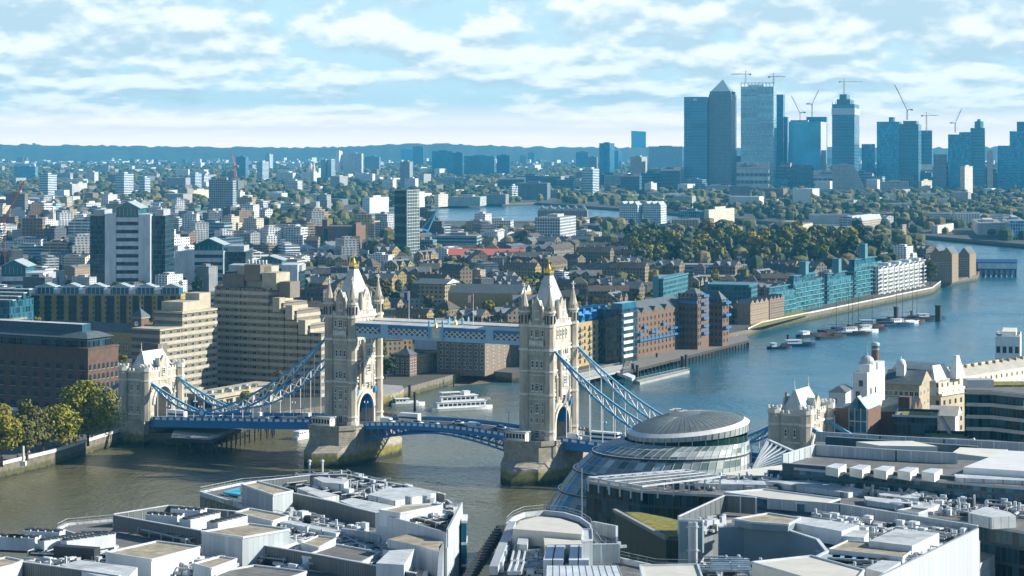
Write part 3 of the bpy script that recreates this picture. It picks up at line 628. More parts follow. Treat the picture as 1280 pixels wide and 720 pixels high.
# --- high walkways
for y0 in (-7.3, 7.3):
    mb = MB(); xa, xb = -36.6, 36.6; hw = 1.9; z0, z1 = 48.0, 52.8
    mb.box(xa, xb, y0 - hw, y0 + hw, z0, z0 + 0.5, 1)
    for s in (-1, 1):
        y = y0 + s * hw; ya, yb = y - 0.2, y + 0.2
        mb.box(xa, xb, ya - 0.1, yb + 0.1, z0 - 0.35, z0 + 1.1, 0); mb.box(xa, xb, ya - 0.1, yb + 0.1, z1 - 1.25, z1, 2); mb.box(xa, xb, ya - 0.2, yb + 0.2, z1 - 0.15, z1 + 0.1, 0)
        for i, xm in enumerate((-22.5, 0.0, 22.5)):
            w = 1.6 if i != 1 else 3.0
            mb.box(xm - w, xm + w, ya - 0.15, yb + 0.15, z0 - 0.38, z1 + 0.03, 0)
        n = 32; dx = (xb - xa) / n
        for i in range(n):
            a = xa + i * dx
            if any(abs(a + dx / 2 - xm) < w for xm, w in ((-22.5, 2.2), (0, 3.4), (22.5, 2.2))): continue
            mb.bar((a - dx * 0.35, y, z0 + 1.1), (a + dx * 1.15, y, z1 - 1.25), 0.16, 0.3, 3); mb.bar((a - dx * 0.35, y, z1 - 1.25), (a + dx * 1.15, y, z0 + 1.1), 0.16, 0.3, 3)
    for s in (-1, 1): mb.box(xa, xb, y0 + s * (hw - 0.35) - 0.05, y0 + s * (hw - 0.35) + 0.05, z0 + 1.1, z1 - 1.2, 5)
    mb.gable(xa, xb, y0 - hw - 0.3, y0 + hw + 0.3, z1 + 0.1, z1 + 0.9, 'x', 4)
    wk = mb.build('high_walkway', [mat('sky_blue_paint', (.30, .54, .70), .5, .1), lblue_p, blue_p, white_p, cream_p, mat('walkway_glazing', (.09, .16, .20), .3)], BR)
    for s in (-1, 1):                                                     # coat of arms at mid span
        m = MB(); y = y0 + s * (hw + 0.45)
        m.box(-1.7, 1.7, min(y, y - s * 0.3), max(y, y - s * 0.3), 48.6, 52.4, 0); m.cyl((0, y - s * 0.2), 0.9, 52.4, 54.3, 8, 1, 0.2); m.cyl((0, y - s * 0.2), 0.1, 54.2, 55.4, 4, 1)
        for x in (-2.9, 2.9): m.cyl((x, y - s * 0.2), 0.5, 48.0, 54.6, 6, 2); m.cyl((x, y - s * 0.2), 0.6, 54.6, 55.4, 6, 2, 0.1)
        m.build('coat_of_arms', [bstone_l, gold, lblue_p], wk)
for x in (-13.0, 14.5):
    m = MB(); m.cyl((x, -7.3), 0.14, 54.0, 65.5, 6, 0, 0.08); m.build('flagpole', white_p, BR)
    m = MB(); n = 8
    for i in range(n):
        xa_, xb_ = x - 0.0 - i * 0.28, x - (i + 1) * 0.28
        mm = 1 if i < 3 else 0
        ya_, yb_ = -7.3 + 0.25 * math.sin(i * 0.9), -7.3 + 0.25 * math.sin((i + 1) * 0.9)
        m.add([(xa_, ya_, 62.3), (xb_, yb_, 62.0), (xb_, yb_, 64.6), (xa_, ya_, 64.9), (xa_, ya_ + .03, 62.3), (xb_, yb_ + .03, 62.0), (xb_, yb_ + .03, 64.6), (xa_, ya_ + .03, 64.9)],
              [(0, 1, 2, 3), (7, 6, 5, 4), (0, 4, 5, 1), (3, 2, 6, 7)], mm)
    m.build('flag', [mat('flag_white', (0.7, 0.7, 0.7), 0.8), mat('flag_blue', (0.03, 0.05, 0.25) if x < 0 else (0.55, 0.05, 0.05), 0.8)][::-1] if x < 0 else [mat('flag_white'), mat('flag_red', (0.5, 0.03, 0.03), 0.8)], BR)
# --- suspension chains (crescent trusses) with hangers
def chain(xa, za, xb, zb, y, sag1, sag2, npan, part='suspension_chain'):
    f1 = lambda t: (xa + (xb - xa) * t, za + (zb - za) * t - sag1 * 4 * t * (1 - t))
    f2 = lambda t: (xa + (xb - xa) * t, za + (zb - za) * t - sag2 * 4 * t * (1 - t))
    mb = MB()
    for f in (f1, f2):
        N_ = npan * 2
        for i in range(N_):
            (x0, z0), (x1, z1) = f(i / N_), f((i + 1) / N_); mb.bar((x0, y, z0), (x1, y, z1), 0.5, 0.6, 0)
            mb.bar((x0, y, z0 + 0.36), (x1, y, z1 + 0.36), 0.62, 0.12, 2)
    for i in range(1, npan):
        t = i / npan; (x0, z0), (x1, z1) = f1(t), f2(t); mb.bar((x0, y, z0), (x1, y, z1), 0.38, 0.38, 1)
        if i < npan - 1:
            u = (i + 1) / npan; (x2, z2), (x3, z3) = f1(u), f2(u); mb.bar((x0, y, z0), (x3, y, z3), 0.34, 0.34, 1); mb.bar((x1, y, z1), (x2, y, z2), 0.34, 0.34, 1)
    ch = mb.build(part, [mat('chain_blue_paint', (0.05, 0.33, 0.60), .45, .1), white_p, lblue_p], BR)
    for i in range(1, npan):
        x, z = f2(i / npan); zd = deck_z(x) + 1.2
        if z - zd > 0.8:
            m = MB(); m.cyl((x, y), 0.16, zd, z, 6); m.build('hanger', white_p, ch)
for s in (-1, 1):
    for y in (-9.3, 9.3):
        chain(s * 49.0, 46.2, s * 106.5, 14.6, y, 4.6, 8.8, 12)
        chain(s * 106.5, 14.6, s * 133.2, 25.6, y, 0.8, 3.4, 6)
        m = MB(); m.cbox((s * 106.5, y, 14.5), (2.6, 1.3, 2.6), 0, 0)
        m.T = Matrix.Translation((s * 106.5, y, 14.6)) @ Matrix.Rotation(math.pi / 2, 4, 'X'); m.cyl((0, 0), 1.0, -0.9, 0.9, 12, 1); m.T = None
        m.build('chain_pin', [blue_p, white_p], BR)
        # land ties beyond the gatehouse
        m = MB(); m.bar((s * 144.6, y, 25.4), (s * 175, y, 9.0), 0.8, 1.3, 0); m.bar((s * 144.6, y, 26.15), (s * 175, y, 9.75), 0.95, 0.14, 1); m.build('land_tie', [blue_p, lblue_p], BR)
    mb = MB(); x0, x1 = sorted((s * 144.7, s * 330)); mb.box(x0, x1, -10.5, 10.5, -1, 9.9, 1); mb.box(x0, x1, -7.6, 7.6, 9.9, 9.93, 0)
    for y in (-10.5, 10.5): mb.box(x0, x1, y - 0.3, y + 0.3, 9.9, 11.1, 2)
    mb.build('approach_road', [asphalt, stone_d, bstone_l], BR)
# lamp standards and pier cabins
def lamp_standard(x, y, z, h=6.5):
    m = MB(); m.cyl((x, y), 0.22, z, z + 1.2, 6); m.cyl((x, y), 0.11, z + 1.2, z + h, 6); m.bar((x - 0.7, y, z + h - 0.2), (x + 0.7, y, z + h - 0.2), 0.12)
    for dx in (-0.7, 0.7): m.cyl((x + dx, y), 0.26, z + h - 0.1, z + h + 0.5, 6, 1, 0.15)
    m.build('lamp_standard', [blue_p, white_p], BR)
for s in (-1, 1):
    for x in (60, 76, 92, 108, 124):
        for y in (-9.0, 9.0): lamp_standard(s * x, y, deck_z(x), 5.5)
    for y in (-9.5, 9.5): lamp_standard(s * 30.5, y, 14.2, 9)
for cx in (-42, 42):
    for sy in (-1, 1):
        m = MB(); a = -7.5 if cx < 0 else -8.5
        m.box(cx + a, cx + a + 8, min(sy * 13, sy * 17.5), max(sy * 13, sy * 17.5), ROAD, 17.4, 0); m.box(cx + a - 0.5, cx + a + 8.5, min(sy * 12.5, sy * 18), max(sy * 12.5, sy * 18), 17.4, 17.8, 1)
        for i in range(6): m.box(cx + a + 0.3 + i * 1.3, cx + a + 1.3 + i * 1.3, min(sy * 12.95, sy * 17.55), max(sy * 12.95, sy * 17.55), 15.2, 16.9, 2)
        m.build('control_cabin', [cream_p, slate_l, glass_d], BR)
# ================================================================= office blocks at the photographer's feet
def world_poly(z, pts): return [P(x, y, z) for x, y in pts]
class Bld:
    """a building made of parts given in world coordinates, its Empty at the base"""
    def __init__(s, name, label, cat, ref, z=GZ, group=None):
        s.o = thing(name, label, cat, (ref[0], ref[1], z), 0, group)
    def part(s, name, mb, mats, parent=None, label=None):
        me = mb.mesh(name, mats); o = link(name, me, parent or s.o)
        if parent is None: o.location = (-s.o.location.x, -s.o.location.y, -s.o.location.z)
        if label: o['label'] = label
        return o
panel_w = mat('white_cladding', (0.60, 0.645, 0.665), 0.45, 0.24, 0.22, streak=0.3)
panel_g = mat('grey_cladding', (0.33, 0.37, 0.385), 0.55, 0.14, 0.2, streak=0.2)
roof_t = mat('tan_roof_gravel', (0.40, 0.35, 0.25), 0.95, 0.4, 0.5, seam=(9, 3))
roof_w = mat('white_roof_membrane', (0.60, 0.64, 0.64), 0.6, 0.22, 0.3, seam=(7, 1.6))
roof_g = mat('grey_roof_felt', (0.18, 0.18, 0.17), 0.9, 0.35, 0.3, seam=(6, 2))
louvre = facade('louvre_screen', (0.16, 0.175, 0.175), (0.085, 0.10, 0.10), 0.45, 40.0, 0.55, 1.0, rough=0.55, grough=0.6, gvar=0.25)
panelled = facade('panelled_cladding', (0.34, 0.385, 0.40), (0.40, 0.45, 0.46), 1.25, 50.0, 0.90, 1.0, rough=0.5, grough=0.5, gvar=0.12)
panelled_w = facade('panelled_white_cladding', (0.36, 0.39, 0.40), (0.50, 0.54, 0.56), 2.4, 50.0, 0.95, 1.0, rough=0.45, grough=0.45, gvar=0.06)
curtain = facade('curtain_glazing', (0.10, 0.13, 0.13), (0.015, 0.055, 0.05), 1.5, 3.9, 0.86, 0.80, rough=0.4, grough=0.08, gvar=1.1)
curtain_b = facade('blue_curtain_glazing', (0.05, 0.10, 0.12), (0.012, 0.07, 0.10), 1.6, 4.0, 0.88, 0.82, rough=0.4, grough=0.08, gvar=1.0)
curtain_d = facade('dark_curtain_glazing', (0.03, 0.055, 0.065), (0.006, 0.022, 0.030), 1.5, 3.8, 0.86, 0.80, rough=0.4, grough=0.08, gvar=2.2)
sunscreen = facade('dark_blue_screen', (0.012, 0.075, 0.115), (0.008, 0.055, 0.09), 0.9, 30, 0.8, 1.0, rough=0.45, grough=0.4, gvar=0.3)
moss = mat('sedum_roof', (0.21, 0.20, 0.035), 0.98, 0.6, 0.7)
def edge_rail(mb, pts, z, h=1.1, step=2.4, w=0.10, closed=False, mi=0):
    n = len(pts)
    for i in range(n if closed else n - 1):
        a, b = pts[i], pts[(i + 1) % n]; Ld = (b - a).length; k = max(1, int(Ld / step))
        mb.bar((a.x, a.y, z + h), (b.x, b.y, z + h), w, w, mi); mb.bar((a.x, a.y, z + h * 0.5), (b.x, b.y, z + h * 0.5), w * 0.6, w * 0.6, mi)
        for j in range(k + 1): p = a + (b - a) * j / k; mb.bar((p.x, p.y, z), (p.x, p.y, z + h), w * 0.8, w * 0.8, mi)
def parapet_wall(mb, pts, z, h, w=0.35, closed=True, mi=0):
    n = len(pts)
    for i in range(n if closed else n - 1):
        a, b = pts[i], pts[(i + 1) % n]; mb.bar((a.x, a.y, z + h / 2 + 0.01 * (i % 2)), (b.x, b.y, z + h / 2 + 0.01 * (i % 2)), w, h, mi)
def screen_wall(bld, name, pts, z, h, m, posts=True, cap=panel_w):
    mb = MB()
    for i in range(len(pts) - 1):
        a, b = pts[i], pts[i + 1]; mb.bar((a.x, a.y, z + h / 2), (b.x, b.y, z + h / 2), 0.2, h, 0); mb.bar((a.x, a.y, z + h + 0.08), (b.x, b.y, z + h + 0.08), 0.45, 0.16, 1)
        if posts:
            Ld = (b - a).length; k = max(1, int(Ld / 3.0))
            for j in range(k + 1): p = a + (b - a) * j / k; mb.bar((p.x, p.y, z), (p.x, p.y, z + h), 0.32, 0.32, 1)
    return bld.part(name, mb, [m, cap])
def chiller(bld, p, w, d, h, rz, z):
    """rooftop cooling unit: long white casing with a fan deck on top"""
    m = MB(); T = Matrix.Translation((p.x, p.y, z)) @ Matrix.Rotation(rz, 4, 'Z'); m.T = T
    m.box(-w / 2, w / 2, -d / 2, d / 2, 0.5, h, 0); m.box(-w / 2 + 0.2, w / 2 - 0.2, -d / 2 + 0.2, d / 2 - 0.2, 0, 0.5, 1)
    k = max(2, int(max(w, d) / 1.5))
    for i in range(k):
        if d >= w: c = (0, -d / 2 + (i + 0.5) * d / k)
        else: c = (-w / 2 + (i + 0.5) * w / k, 0)
        m.cyl(c, min(w, d) * 0.36, h, h + 0.28, 10, 2)
        if d >= w: m.box(-w / 2, w / 2, c[1] + d / k / 2 - 0.08, c[1] + d / k / 2 + 0.08, h, h + 0.2, 0)
        else: m.box(c[0] + w / k / 2 - 0.08, c[0] + w / k / 2 + 0.08, -d / 2, d / 2, h, h + 0.2, 0)
    m.T = None
    return bld.part('chiller', m, [panel_w, dark_m, dark_m])
def pipes(bld, p, q, n, z, sp=0.55, r=0.22, m=None, jog=True):
    rnd = random.Random(int(p.x * 7 + q.y)); d = (q - p).normalized(); s = Vector((-d.y, d.x)); mb = MB()
    for i in range(n):
        o = s * (i - n / 2) * sp; zz = z + rnd.uniform(0.3, 1.3); a = p + o; b = q + o
        mb.bar((a.x, a.y, zz), (b.x, b.y, zz), r * 1.6, r * 1.6, i % 2)
    Ld = (q - p).length; k = max(2, int(Ld / 3.5))
    for j in range(k + 1):
        c = p + (q - p) * j / k; w = s * (n * sp / 2 + 0.4)
        mb.bar((c.x - w.x, c.y - w.y, z + 1.5), (c.x + w.x, c.y + w.y, z + 1.5), 0.2, 0.2, 1)
        for sg in (-1, 1): mb.bar((c.x + sg * w.x, c.y + sg * w.y, z), (c.x + sg * w.x, c.y + sg * w.y, z + 1.5), 0.16, 0.16, 1)
    return bld.part('pipework', mb, [dark_m, grey_m])
def clutter(bld, quad, z, n, seed, hi=1.6):
    """small ducts, vents and cabinets spread over a roof area given as a convex quad"""
    rnd = random.Random(seed); mb = MB(); a, b, c, d = quad; n = int(n * 1.7)
    e = (b - a).normalized(); ang = math.atan2(e.y, e.x)
    for i in range(n):
        u, v = rnd.random(), rnd.random(); p = a * (1 - u) * (1 - v) + b * u * (1 - v) + c * u * v + d * (1 - u) * v; k = rnd.random()
        if k < 0.35: mb.cbox((p.x, p.y, z + 0.35), (rnd.uniform(1.5, 5.5), 0.5, 0.5 + 0.2 * rnd.random()), ang + (math.pi / 2 if rnd.random() < .4 else 0), rnd.choice((0, 1, 2)))
        elif k < 0.7: h = rnd.uniform(0.5, hi); mb.cbox((p.x, p.y, z + h / 2), (rnd.uniform(0.7, 2.2), rnd.uniform(0.7, 1.8), h), ang, rnd.choice((0, 1, 2, 1)))
        elif k < 0.85: mb.cyl((p.x, p.y), rnd.uniform(0.15, 0.4), z, z + rnd.uniform(0.8, hi + 0.6), 6, 1)
        else: mb.cbox((p.x, p.y, z + 1.2), (rnd.uniform(2, 6), 0.25, 0.25), ang, 2); mb.cbox((p.x, p.y, z + 0.6), (0.15, 0.15, 1.2), ang, 2)
    return bld.part('roof_equipment', mb, [dark_m, panel_w, grey_m])
def roofbox(bld, name, z1, pts, h, msides, mtop, par=0.35, label=None, cap=None):
    """rooftop volume whose top outline is given by picture points at height z1"""
    w = world_poly(z1, pts); mb = MB(); mb.prism(w, z1 - h, z1 - (0.25 if par else 0), 0, 1)
    if par: parapet_wall(mb, w, z1 - 0.25 - 0.1, 0.4, par, True, 2)
    return bld.part(name, mb, [msides, mtop, cap or panel_w], label=label)
ZR = 40.0
# --- block A: behind, with the wedge shaped white end
A = Bld('office_block', 'riverside glass office block with a white wedge end tower and cyan roof panel', 'office building', P(430, 640, ZR))
a_out = world_poly(ZR, [(250, 615), (303, 604), (434, 594), (560, 626), (577, 640), (560, 700), (440, 668), (340, 643)])
m = MB(); m.prism(a_out, GZ, ZR - 0.9, 0, 1); m.prism([p for p in a_out], ZR - 0.9, ZR - 0.3, 2, 1); parapet_wall(m, a_out, ZR - 0.3, 0.5, 0.6, True, 2)
A.part('block_body', m, [curtain, roof_g, roof_w])
roofbox(A, 'plant_room', 44.5, [(302, 605), (322, 601), (366, 613), (341, 618)], 6.0, panelled, roof_t)
m = MB(); m.prism(world_poly(ZR, [(279, 617.5), (299, 611.5), (301, 621)]), ZR, ZR + 0.5, 0); A.part('cyan_roof_panel', m, mat('cyan_glass', (0.0, 0.45, 0.65), 0.3, 0.05), label='bright cyan triangular panel')
screen_wall(A, 'roof_screen', world_poly(ZR + 2.6, [(311, 603), (388, 594), (434, 593)]), ZR, 2.6, louvre)
screen_wall(A, 'roof_screen', world_poly(ZR + 1.8, [(434, 594), (500, 606), (556, 618)]), ZR, 1.8, louvre)
screen_wall(A, 'roof_screen', world_poly(ZR + 3.2, [(359, 615), (420, 628), (448, 636), (470, 641)]), ZR, 3.2, louvre, False)
m = MB()
for q in ([(371, 610), (384, 608), (424, 619), (404, 623)], [(424, 626), (440, 622), (502, 634), (490, 642), (462, 640)], [(460, 618), (482, 610), (520, 609), (545, 616), (494, 626)]):
    m.prism(world_poly(42.6, q), ZR, 42.6, 0)
for i, s in enumerate(m.v): pass
A.part('white_roof_housing', m, [roof_w])
m = MB(); m.prism(world_poly(42.9, [(392, 597), (400, 595.5), (436, 600), (430, 605), (404, 603)]), ZR, 42.9, 0); A.part('white_roof_housing', m, [roof_w])
for a, b, n in (((360, 608), (500, 638), 6), ((400, 601), (540, 625), 5), ((372, 600), (436, 596), 3), ((425, 612), (470, 606), 4), ((440, 626), (480, 606), 3)):
    pipes(A, P(*a, ZR), P(*b, ZR), n, ZR, 0.8, 0.28)
clutter(A, world_poly(ZR, [(385, 616), (500, 640), (530, 618), (430, 598)]), ZR, 110, 5, 2.2)
clutter(A, world_poly(ZR, [(350, 652), (450, 672), (460, 664), (365, 643)]), ZR, 26, 6, 2.0)
for x, y in ((387, 592), (403, 592)):
    m = MB(); p = P(x, y, ZR); m.cyl(p, 0.25, ZR, ZR + 3.4, 8); m.cyl(p, 0.45, ZR + 2.9, ZR + 3.2, 8); A.part('flue', m, [panel_w])
# white wedge tower at its east end
wz = 47.0
w_out = world_poly(wz, [(470, 638), (498, 633), (541, 629), (577, 629), (559, 663)])
m = MB(); m.prism(w_out, GZ, wz - 2.2, 0, 1); parapet_wall(m, [w_out[4], w_out[0]], wz - 3.4, 3.0, 0.4, False, 0); parapet_wall(m, [w_out[3], w_out[4]], wz - 3.2, 3.4, 0.4, False, 0)
A.part('wedge_tower', m, [panelled_w, roof_g, panel_w])
roofbox(A, 'plant_room', wz + 0.6, [(474, 637), (500, 632), (541, 629), (553, 631), (500, 641)], 3.2, panel_w, roof_t, 0.25)
m = MB()
for x, y, r, h in ((510, 640, .6, 3.5), (513, 643, .45, 3.8), (534, 641, 1.0, 3.8), (538, 643, 1.0, 3.4)): m.cyl(P(x, y, wz - 2), r, wz - 2.2, wz - 2.2 + h, 8)
A.part('flue', m, [grey_m]); pipes(A, P(512, 652, wz - 2.2), P(552, 662, wz - 2.2), 3, wz - 2.2, 0.7, 0.3); clutter(A, world_poly(wz - 2.2, [(528, 650), (556, 660), (570, 638), (550, 634)]), wz - 2.2, 26, 8, 1.6)
m = MB(); p, q = P(578, 634, wz), P(583, 634, wz); d = Vector((0.0, 1.0))
for i in range(9): z = wz - 3 - i * 4.4; m.box(p.x - 0.2, q.x, p.y - 1, p.y + 6, z - 3.9, z, 0); m.box(p.x - 0.2, q.x + 0.15, p.y - 1.2, p.y + 6.2, z, z + 0.5, 1)
A.part('stair_glazing', m, [glass_b, panel_w])
m = MB(); edge_rail(m, a_out, ZR - .1, 1.2, 2, .09, True); A.part('railing', m, [grey_m])
m = MB(); [m.bar((P(x, y, ZR).x, P(x, y, ZR).y, ZR), (P(x, y, ZR).x, P(x, y, ZR).y, ZR + h), .1) for x, y, h in ((420, 606, 3), (452, 612, 2.6), (486, 620, 3), (520, 617, 2.4), (395, 640, 2.6), (430, 648, 2.4))]; A.part('lightning_rods', m, [grey_m])
# --- block B: nearest, left
B_ = Bld('office_block', 'nearest low office block crowded with white chillers and tan plant room roofs', 'office building', P(300, 700, ZR))
b_out = world_poly(ZR, [(72, 661), (84, 655), (150, 649), (225, 650), (300, 662), (430, 683), (545, 712), (545, 860), (-90, 860), (-90, 712), (60, 712), (147, 683)])
m = MB(); m.prism(b_out, GZ, ZR - 0.9, 0, 1); m.prism(b_out, ZR - 0.9, ZR - 0.3, 2, 1); parapet_wall(m, b_out, ZR - 0.3, 0.5, 0.6, True, 2)
B_.part('block_body', m, [curtain, roof_g, roof_w])
screen_wall(B_, 'roof_screen', world_poly(ZR + 2.4, [(142, 643), (211, 632), (300, 640)]), ZR, 2.4, louvre)
screen_wall(B_, 'roof_screen', world_poly(ZR + 3, [(142, 644), (253, 664)]), ZR, 3.0, louvre, False)
def roof_chiller(bld, px, py, Lg, wd, h, z, ang): chiller(bld, P(px, py, z), Lg, wd, h, ang, z)
for x, y, Lg in ((206, 662, 7.5), (236, 655, 7.0), (250, 664, 9.5), (284, 668, 9.5)): roof_chiller(B_, x, y, Lg, 3.0, 3.2, ZR, 1.02 if x > 240 else -0.35)
for x, y, Lg in ((12, 689, 6), (30, 690, 6), (55, 682, 8), (82, 690, 11), (110, 690, 11)): roof_chiller(B_, x, y, Lg, 2.6, 3.0, ZR, 0.75 if x > 60 else -0.25)
roofbox(B_, 'plant_room', 45.5, [(252, 664), (312, 654), (362, 661), (303, 671)], 6.0, panelled, roof_t)
roofbox(B_, 'plant_room', 44.0, [(132, 690), (196, 676), (250, 683), (189, 699)], 4.5, panel_w, roof_t)
roofbox(B_, 'plant_room', 42.6, [(294, 640), (312, 635), (360, 644), (340, 651)], 2.8, panel_w, roof_t)
roofbox(B_, 'plant_room', 44.0, [(-40, 704), (8, 696), (28, 700), (14, 706), (-30, 716)], 5.0, panel_w, roof_t)
roofbox(B_, 'plant_room', 43.5, [(242, 704), (275, 695), (296, 698), (264, 710)], 3.5, panel_w, roof_t, 0.25)
roofbox(B_, 'plant_room', 43.0, [(376, 678), (398, 669), (420, 672), (398, 684)], 3.5, panel_w, roof_t, 0.25)
roofbox(B_, 'plant_room', 42.0, [(272, 714), (318, 706), (383, 714), (360, 722), (270, 722)], 2.4, panel_w, roof_g)
roofbox(B_, 'plant_room', 42.4, [(378, 695), (420, 680), (475, 690), (452, 702)], 3.0, panel_w, roof_g)
roofbox(B_, 'white_roof_housing', 43.4, [(75, 706), (100, 700), (172, 709), (160, 722), (130, 722)], 3.2, panel_w, roof_w, 0)
roofbox(B_, 'white_roof_housing', 42.6, [(330, 676), (356, 669), (372, 677), (345, 686)], 1.6, panel_w, roof_w, 0)
roofbox(B_, 'white_roof_housing', 42.0, [(350, 652), (362, 650), (430, 664), (420, 667)], 2.0, panel_w, roof_w, 0)
screen_wall(B_, 'roof_screen', world_poly(ZR + 3, [(312, 679), (400, 694), (505, 714), (520, 717)]), ZR, 3.0, louvre, False)
screen_wall(B_, 'roof_screen', world_poly(ZR + 3.5, [(26, 702), (68, 708), (150, 720)]), ZR, 3.5, louvre, False)
screen_wall(B_, 'roof_screen', world_poly(ZR + 2.5, [(427, 661), (484, 669)]), ZR, 2.5, panelled, True)
for a, b, n in (((45, 695), (250, 712), 7), ((318, 672), (430, 690), 6), ((170, 700), (245, 714), 6), ((422, 676), (462, 698), 4), ((300, 668), (372, 660), 4)): pipes(B_, P(*a, ZR), P(*b, ZR), n, ZR, 0.7, 0.26)
clutter(B_, world_poly(ZR, [(160, 712), (250, 722), (300, 706), (210, 700)]), ZR, 60, 15, 2.2)
clutter(B_, world_poly(ZR, [(300, 680), (380, 700), (440, 680), (370, 664)]), ZR, 60, 16, 2.2)
clutter(B_, world_poly(ZR, [(20, 708), (130, 722), (150, 705), (60, 696)]), ZR, 36, 17, 1.6)
m = MB(); m.cbox((P(96, 702, ZR).x, P(96, 702, ZR).y, ZR + 1.8), (9, 2.2, 2.2), -0.35); B_.part('duct', m, [dark_m])
# its stepped east end
w2 = world_poly(45.0, [(470, 675), (512, 667), (554, 678), (551, 760), (545, 800), (520, 800), (522, 700), (500, 704)])
m = MB(); m.prism(world_poly(45, [(484, 674), (512, 667), (554, 677), (548, 690), (523, 682)]), GZ, 45, 0, 1); m.prism(world_poly(45, [(549, 683), (554.5, 677), (550, 800), (541, 800)]), GZ, 45, 0, 0)
B_.part('end_wall', m, [panelled_w, roof_t])
m = MB(); q = world_poly(44.5, [(487, 688), (518, 686), (505, 706), (470, 704)]); m.prism(q, ZR - 2, [43.2, 44.8, 44.8, 43.2] if False else 44.5, 0, 1); B_.part('white_roof_housing', m, [panel_w, roof_w])
m = MB(); m.prism(world_poly(43.4, [(484, 676), (500, 672), (522, 681), (515, 690), (478, 687)]), ZR, 43.4, 0, 1); B_.part('plant_room', m, [panel_w, roof_t])
m = MB()
for i, x in enumerate((518, 524, 530, 536)): m.bar(tuple(P(x + 2, 704, ZR)) + (ZR + 0.5,), tuple(P(x - 10, 740, ZR)) + (ZR + 0.5,), 0.9, 0.7, i % 2)
B_.part('roof_rails', m, [roof_t, panel_w])
m = MB(); edge_rail(m, b_out[:7], ZR - .1, 1.2, 2, .09); B_.part('railing', m, [grey_m])
for i, (x0, y0, x1, y1) in enumerate(((255, 690, 300, 697), (180, 668, 240, 682), (90, 697, 140, 700), (400, 700, 470, 712), (306, 700, 360, 706), (330, 660, 372, 668))): pipes(B_, P(x0, y0, ZR), P(x1, y1, ZR), 4, ZR, .6, .2)
clutter(B_, world_poly(ZR, [(150, 662), (240, 682), (250, 668), (160, 650)]), ZR, 30, 18, 1.4); clutter(B_, world_poly(ZR, [(250, 694), (380, 716), (400, 706), (300, 688)]), ZR, 40, 19, 1.4); clutter(B_, world_poly(ZR, [(440, 700), (520, 712), (520, 690), (450, 680)]), ZR, 40, 20, 1.6)
# --- block C: round ended roof
C_ = Bld('office_block', 'round ended office roof with white vault covers, solar frames and a serrated dark parapet', 'office building', P(690, 720, ZR))
c_out = world_poly(ZR, [(633, 659), (641, 651), (655, 645), (680, 642.5), (705, 645), (725, 651), (738, 660), (742, 672), (752, 688), (775, 702), (820, 712), (960, 716), (960, 860), (560, 860)])
m = MB(); m.prism(c_out, GZ, ZR - 0.8, 0, 1); m.prism(c_out, ZR - 0.8, ZR - 0.2, 2, 1)
parapet_wall(m, c_out[:12], ZR - 0.2, 1.0, 0.5, False, 2); C_.part('block_body', m, [curtain, roof_g, panel_w])
m = MB(); edge_rail(m, c_out[:12], ZR + .8, 1.2, 2, .08); C_.part('railing', m, [grey_m])
m = MB(); m.prism(world_poly(44.5, [(641, 661), (650, 651), (672, 645.5), (700, 648), (722, 655), (733, 664), (729, 668), (681, 664)]), ZR, 44.5, 0); m.prism(world_poly(43.4, [(640, 668), (680, 662), (732, 668), (730, 681), (681, 682), (679, 668)]), ZR, 43.4, 0)
C_.part('curved_roof_housing', m, [mat('cream_roof', (0.62, 0.60, 0.52), 0.7, 0.12)])
for x0, x1 in ((679, 690), (691.5, 704), (711, 722), (723.5, 736)):
    m = MB(); q = world_poly(43.6, [(x0, 700), (x0 + 5 - (x0 - 679) * 0.09, 681), (x1 + 3 - (x0 - 679) * 0.06, 681), (x1, 700)]); m.prism(q, ZR, 43.6, 0, 0); C_.part('white_vault_cover', m, [panel_w])
roofbox(C_, 'lift_housing', 47.0, [(728, 661), (740, 661), (741, 674), (727, 675)], 7, panelled, roof_w, 0.2)
m = MB(); q = world_poly(43.0, [(646, 680), (650, 665), (662, 664), (659, 681)]); m.prism(q, ZR, 43.0, 0); C_.part('white_roof_housing', m, [roof_w])
for (x0, y0, x1, y1) in ((639, 702, 656, 683), (635, 716, 653, 703)):
    m = MB(); q = world_poly(ZR + 1.6, [(x0, y0), (x0 + 5, y1), (x1 + 2, y1), (x1 - 2, y0)]); m.prism(q, ZR + 1.2, ZR + 1.6, 0); parapet_wall(m, q, ZR + 1.2, 0.7, 0.3, True, 1)
    mid = (q[0] + q[3]) / 2, (q[1] + q[2]) / 2; m.bar((mid[0].x, mid[0].y, ZR + 1.8), (mid[1].x, mid[1].y, ZR + 1.8), 0.4, 0.4, 1); C_.part('solar_frame', m, [glass_d, panel_w])
clutter(C_, world_poly(ZR, [(655, 722), (676, 722), (680, 672), (662, 668)]), ZR, 120, 22, 1.6)
for i in range(5): pipes(C_, P(657 + i * 4, 722, ZR), P(665 + i * 3.2, 676, ZR), 2, ZR, 0.6, 0.2)
m = MB(); q = world_poly(44.0, [(683, 722), (684, 707), (772, 707), (778, 722)]); m.prism(q, ZR, 44.0, 0); 
for i in range(12): a = q[1] + (q[2] - q[1]) * i / 11; b = q[0] + (q[3] - q[0]) * i / 11; m.bar((a.x, a.y, 44.02), (b.x, b.y, 44.02), 0.12, 0.12, 1)
C_.part('white_roof_housing', m, [panel_w, grey_m])
screen_wall(C_, 'roof_screen', world_poly(ZR, [(684, 705), (774, 704)]), ZR, 3.6, panelled)
for i in range(22):
    m = MB(); t = i / 21; p = P(633 - t * 48, 660 + t * 74, ZR); m.cbox((p.x - 1.2, p.y, ZR - 0.4), (1.7, 1.2, 1.8), 0.5); C_.part('serrated_louvre', m, [dark_m])
pass
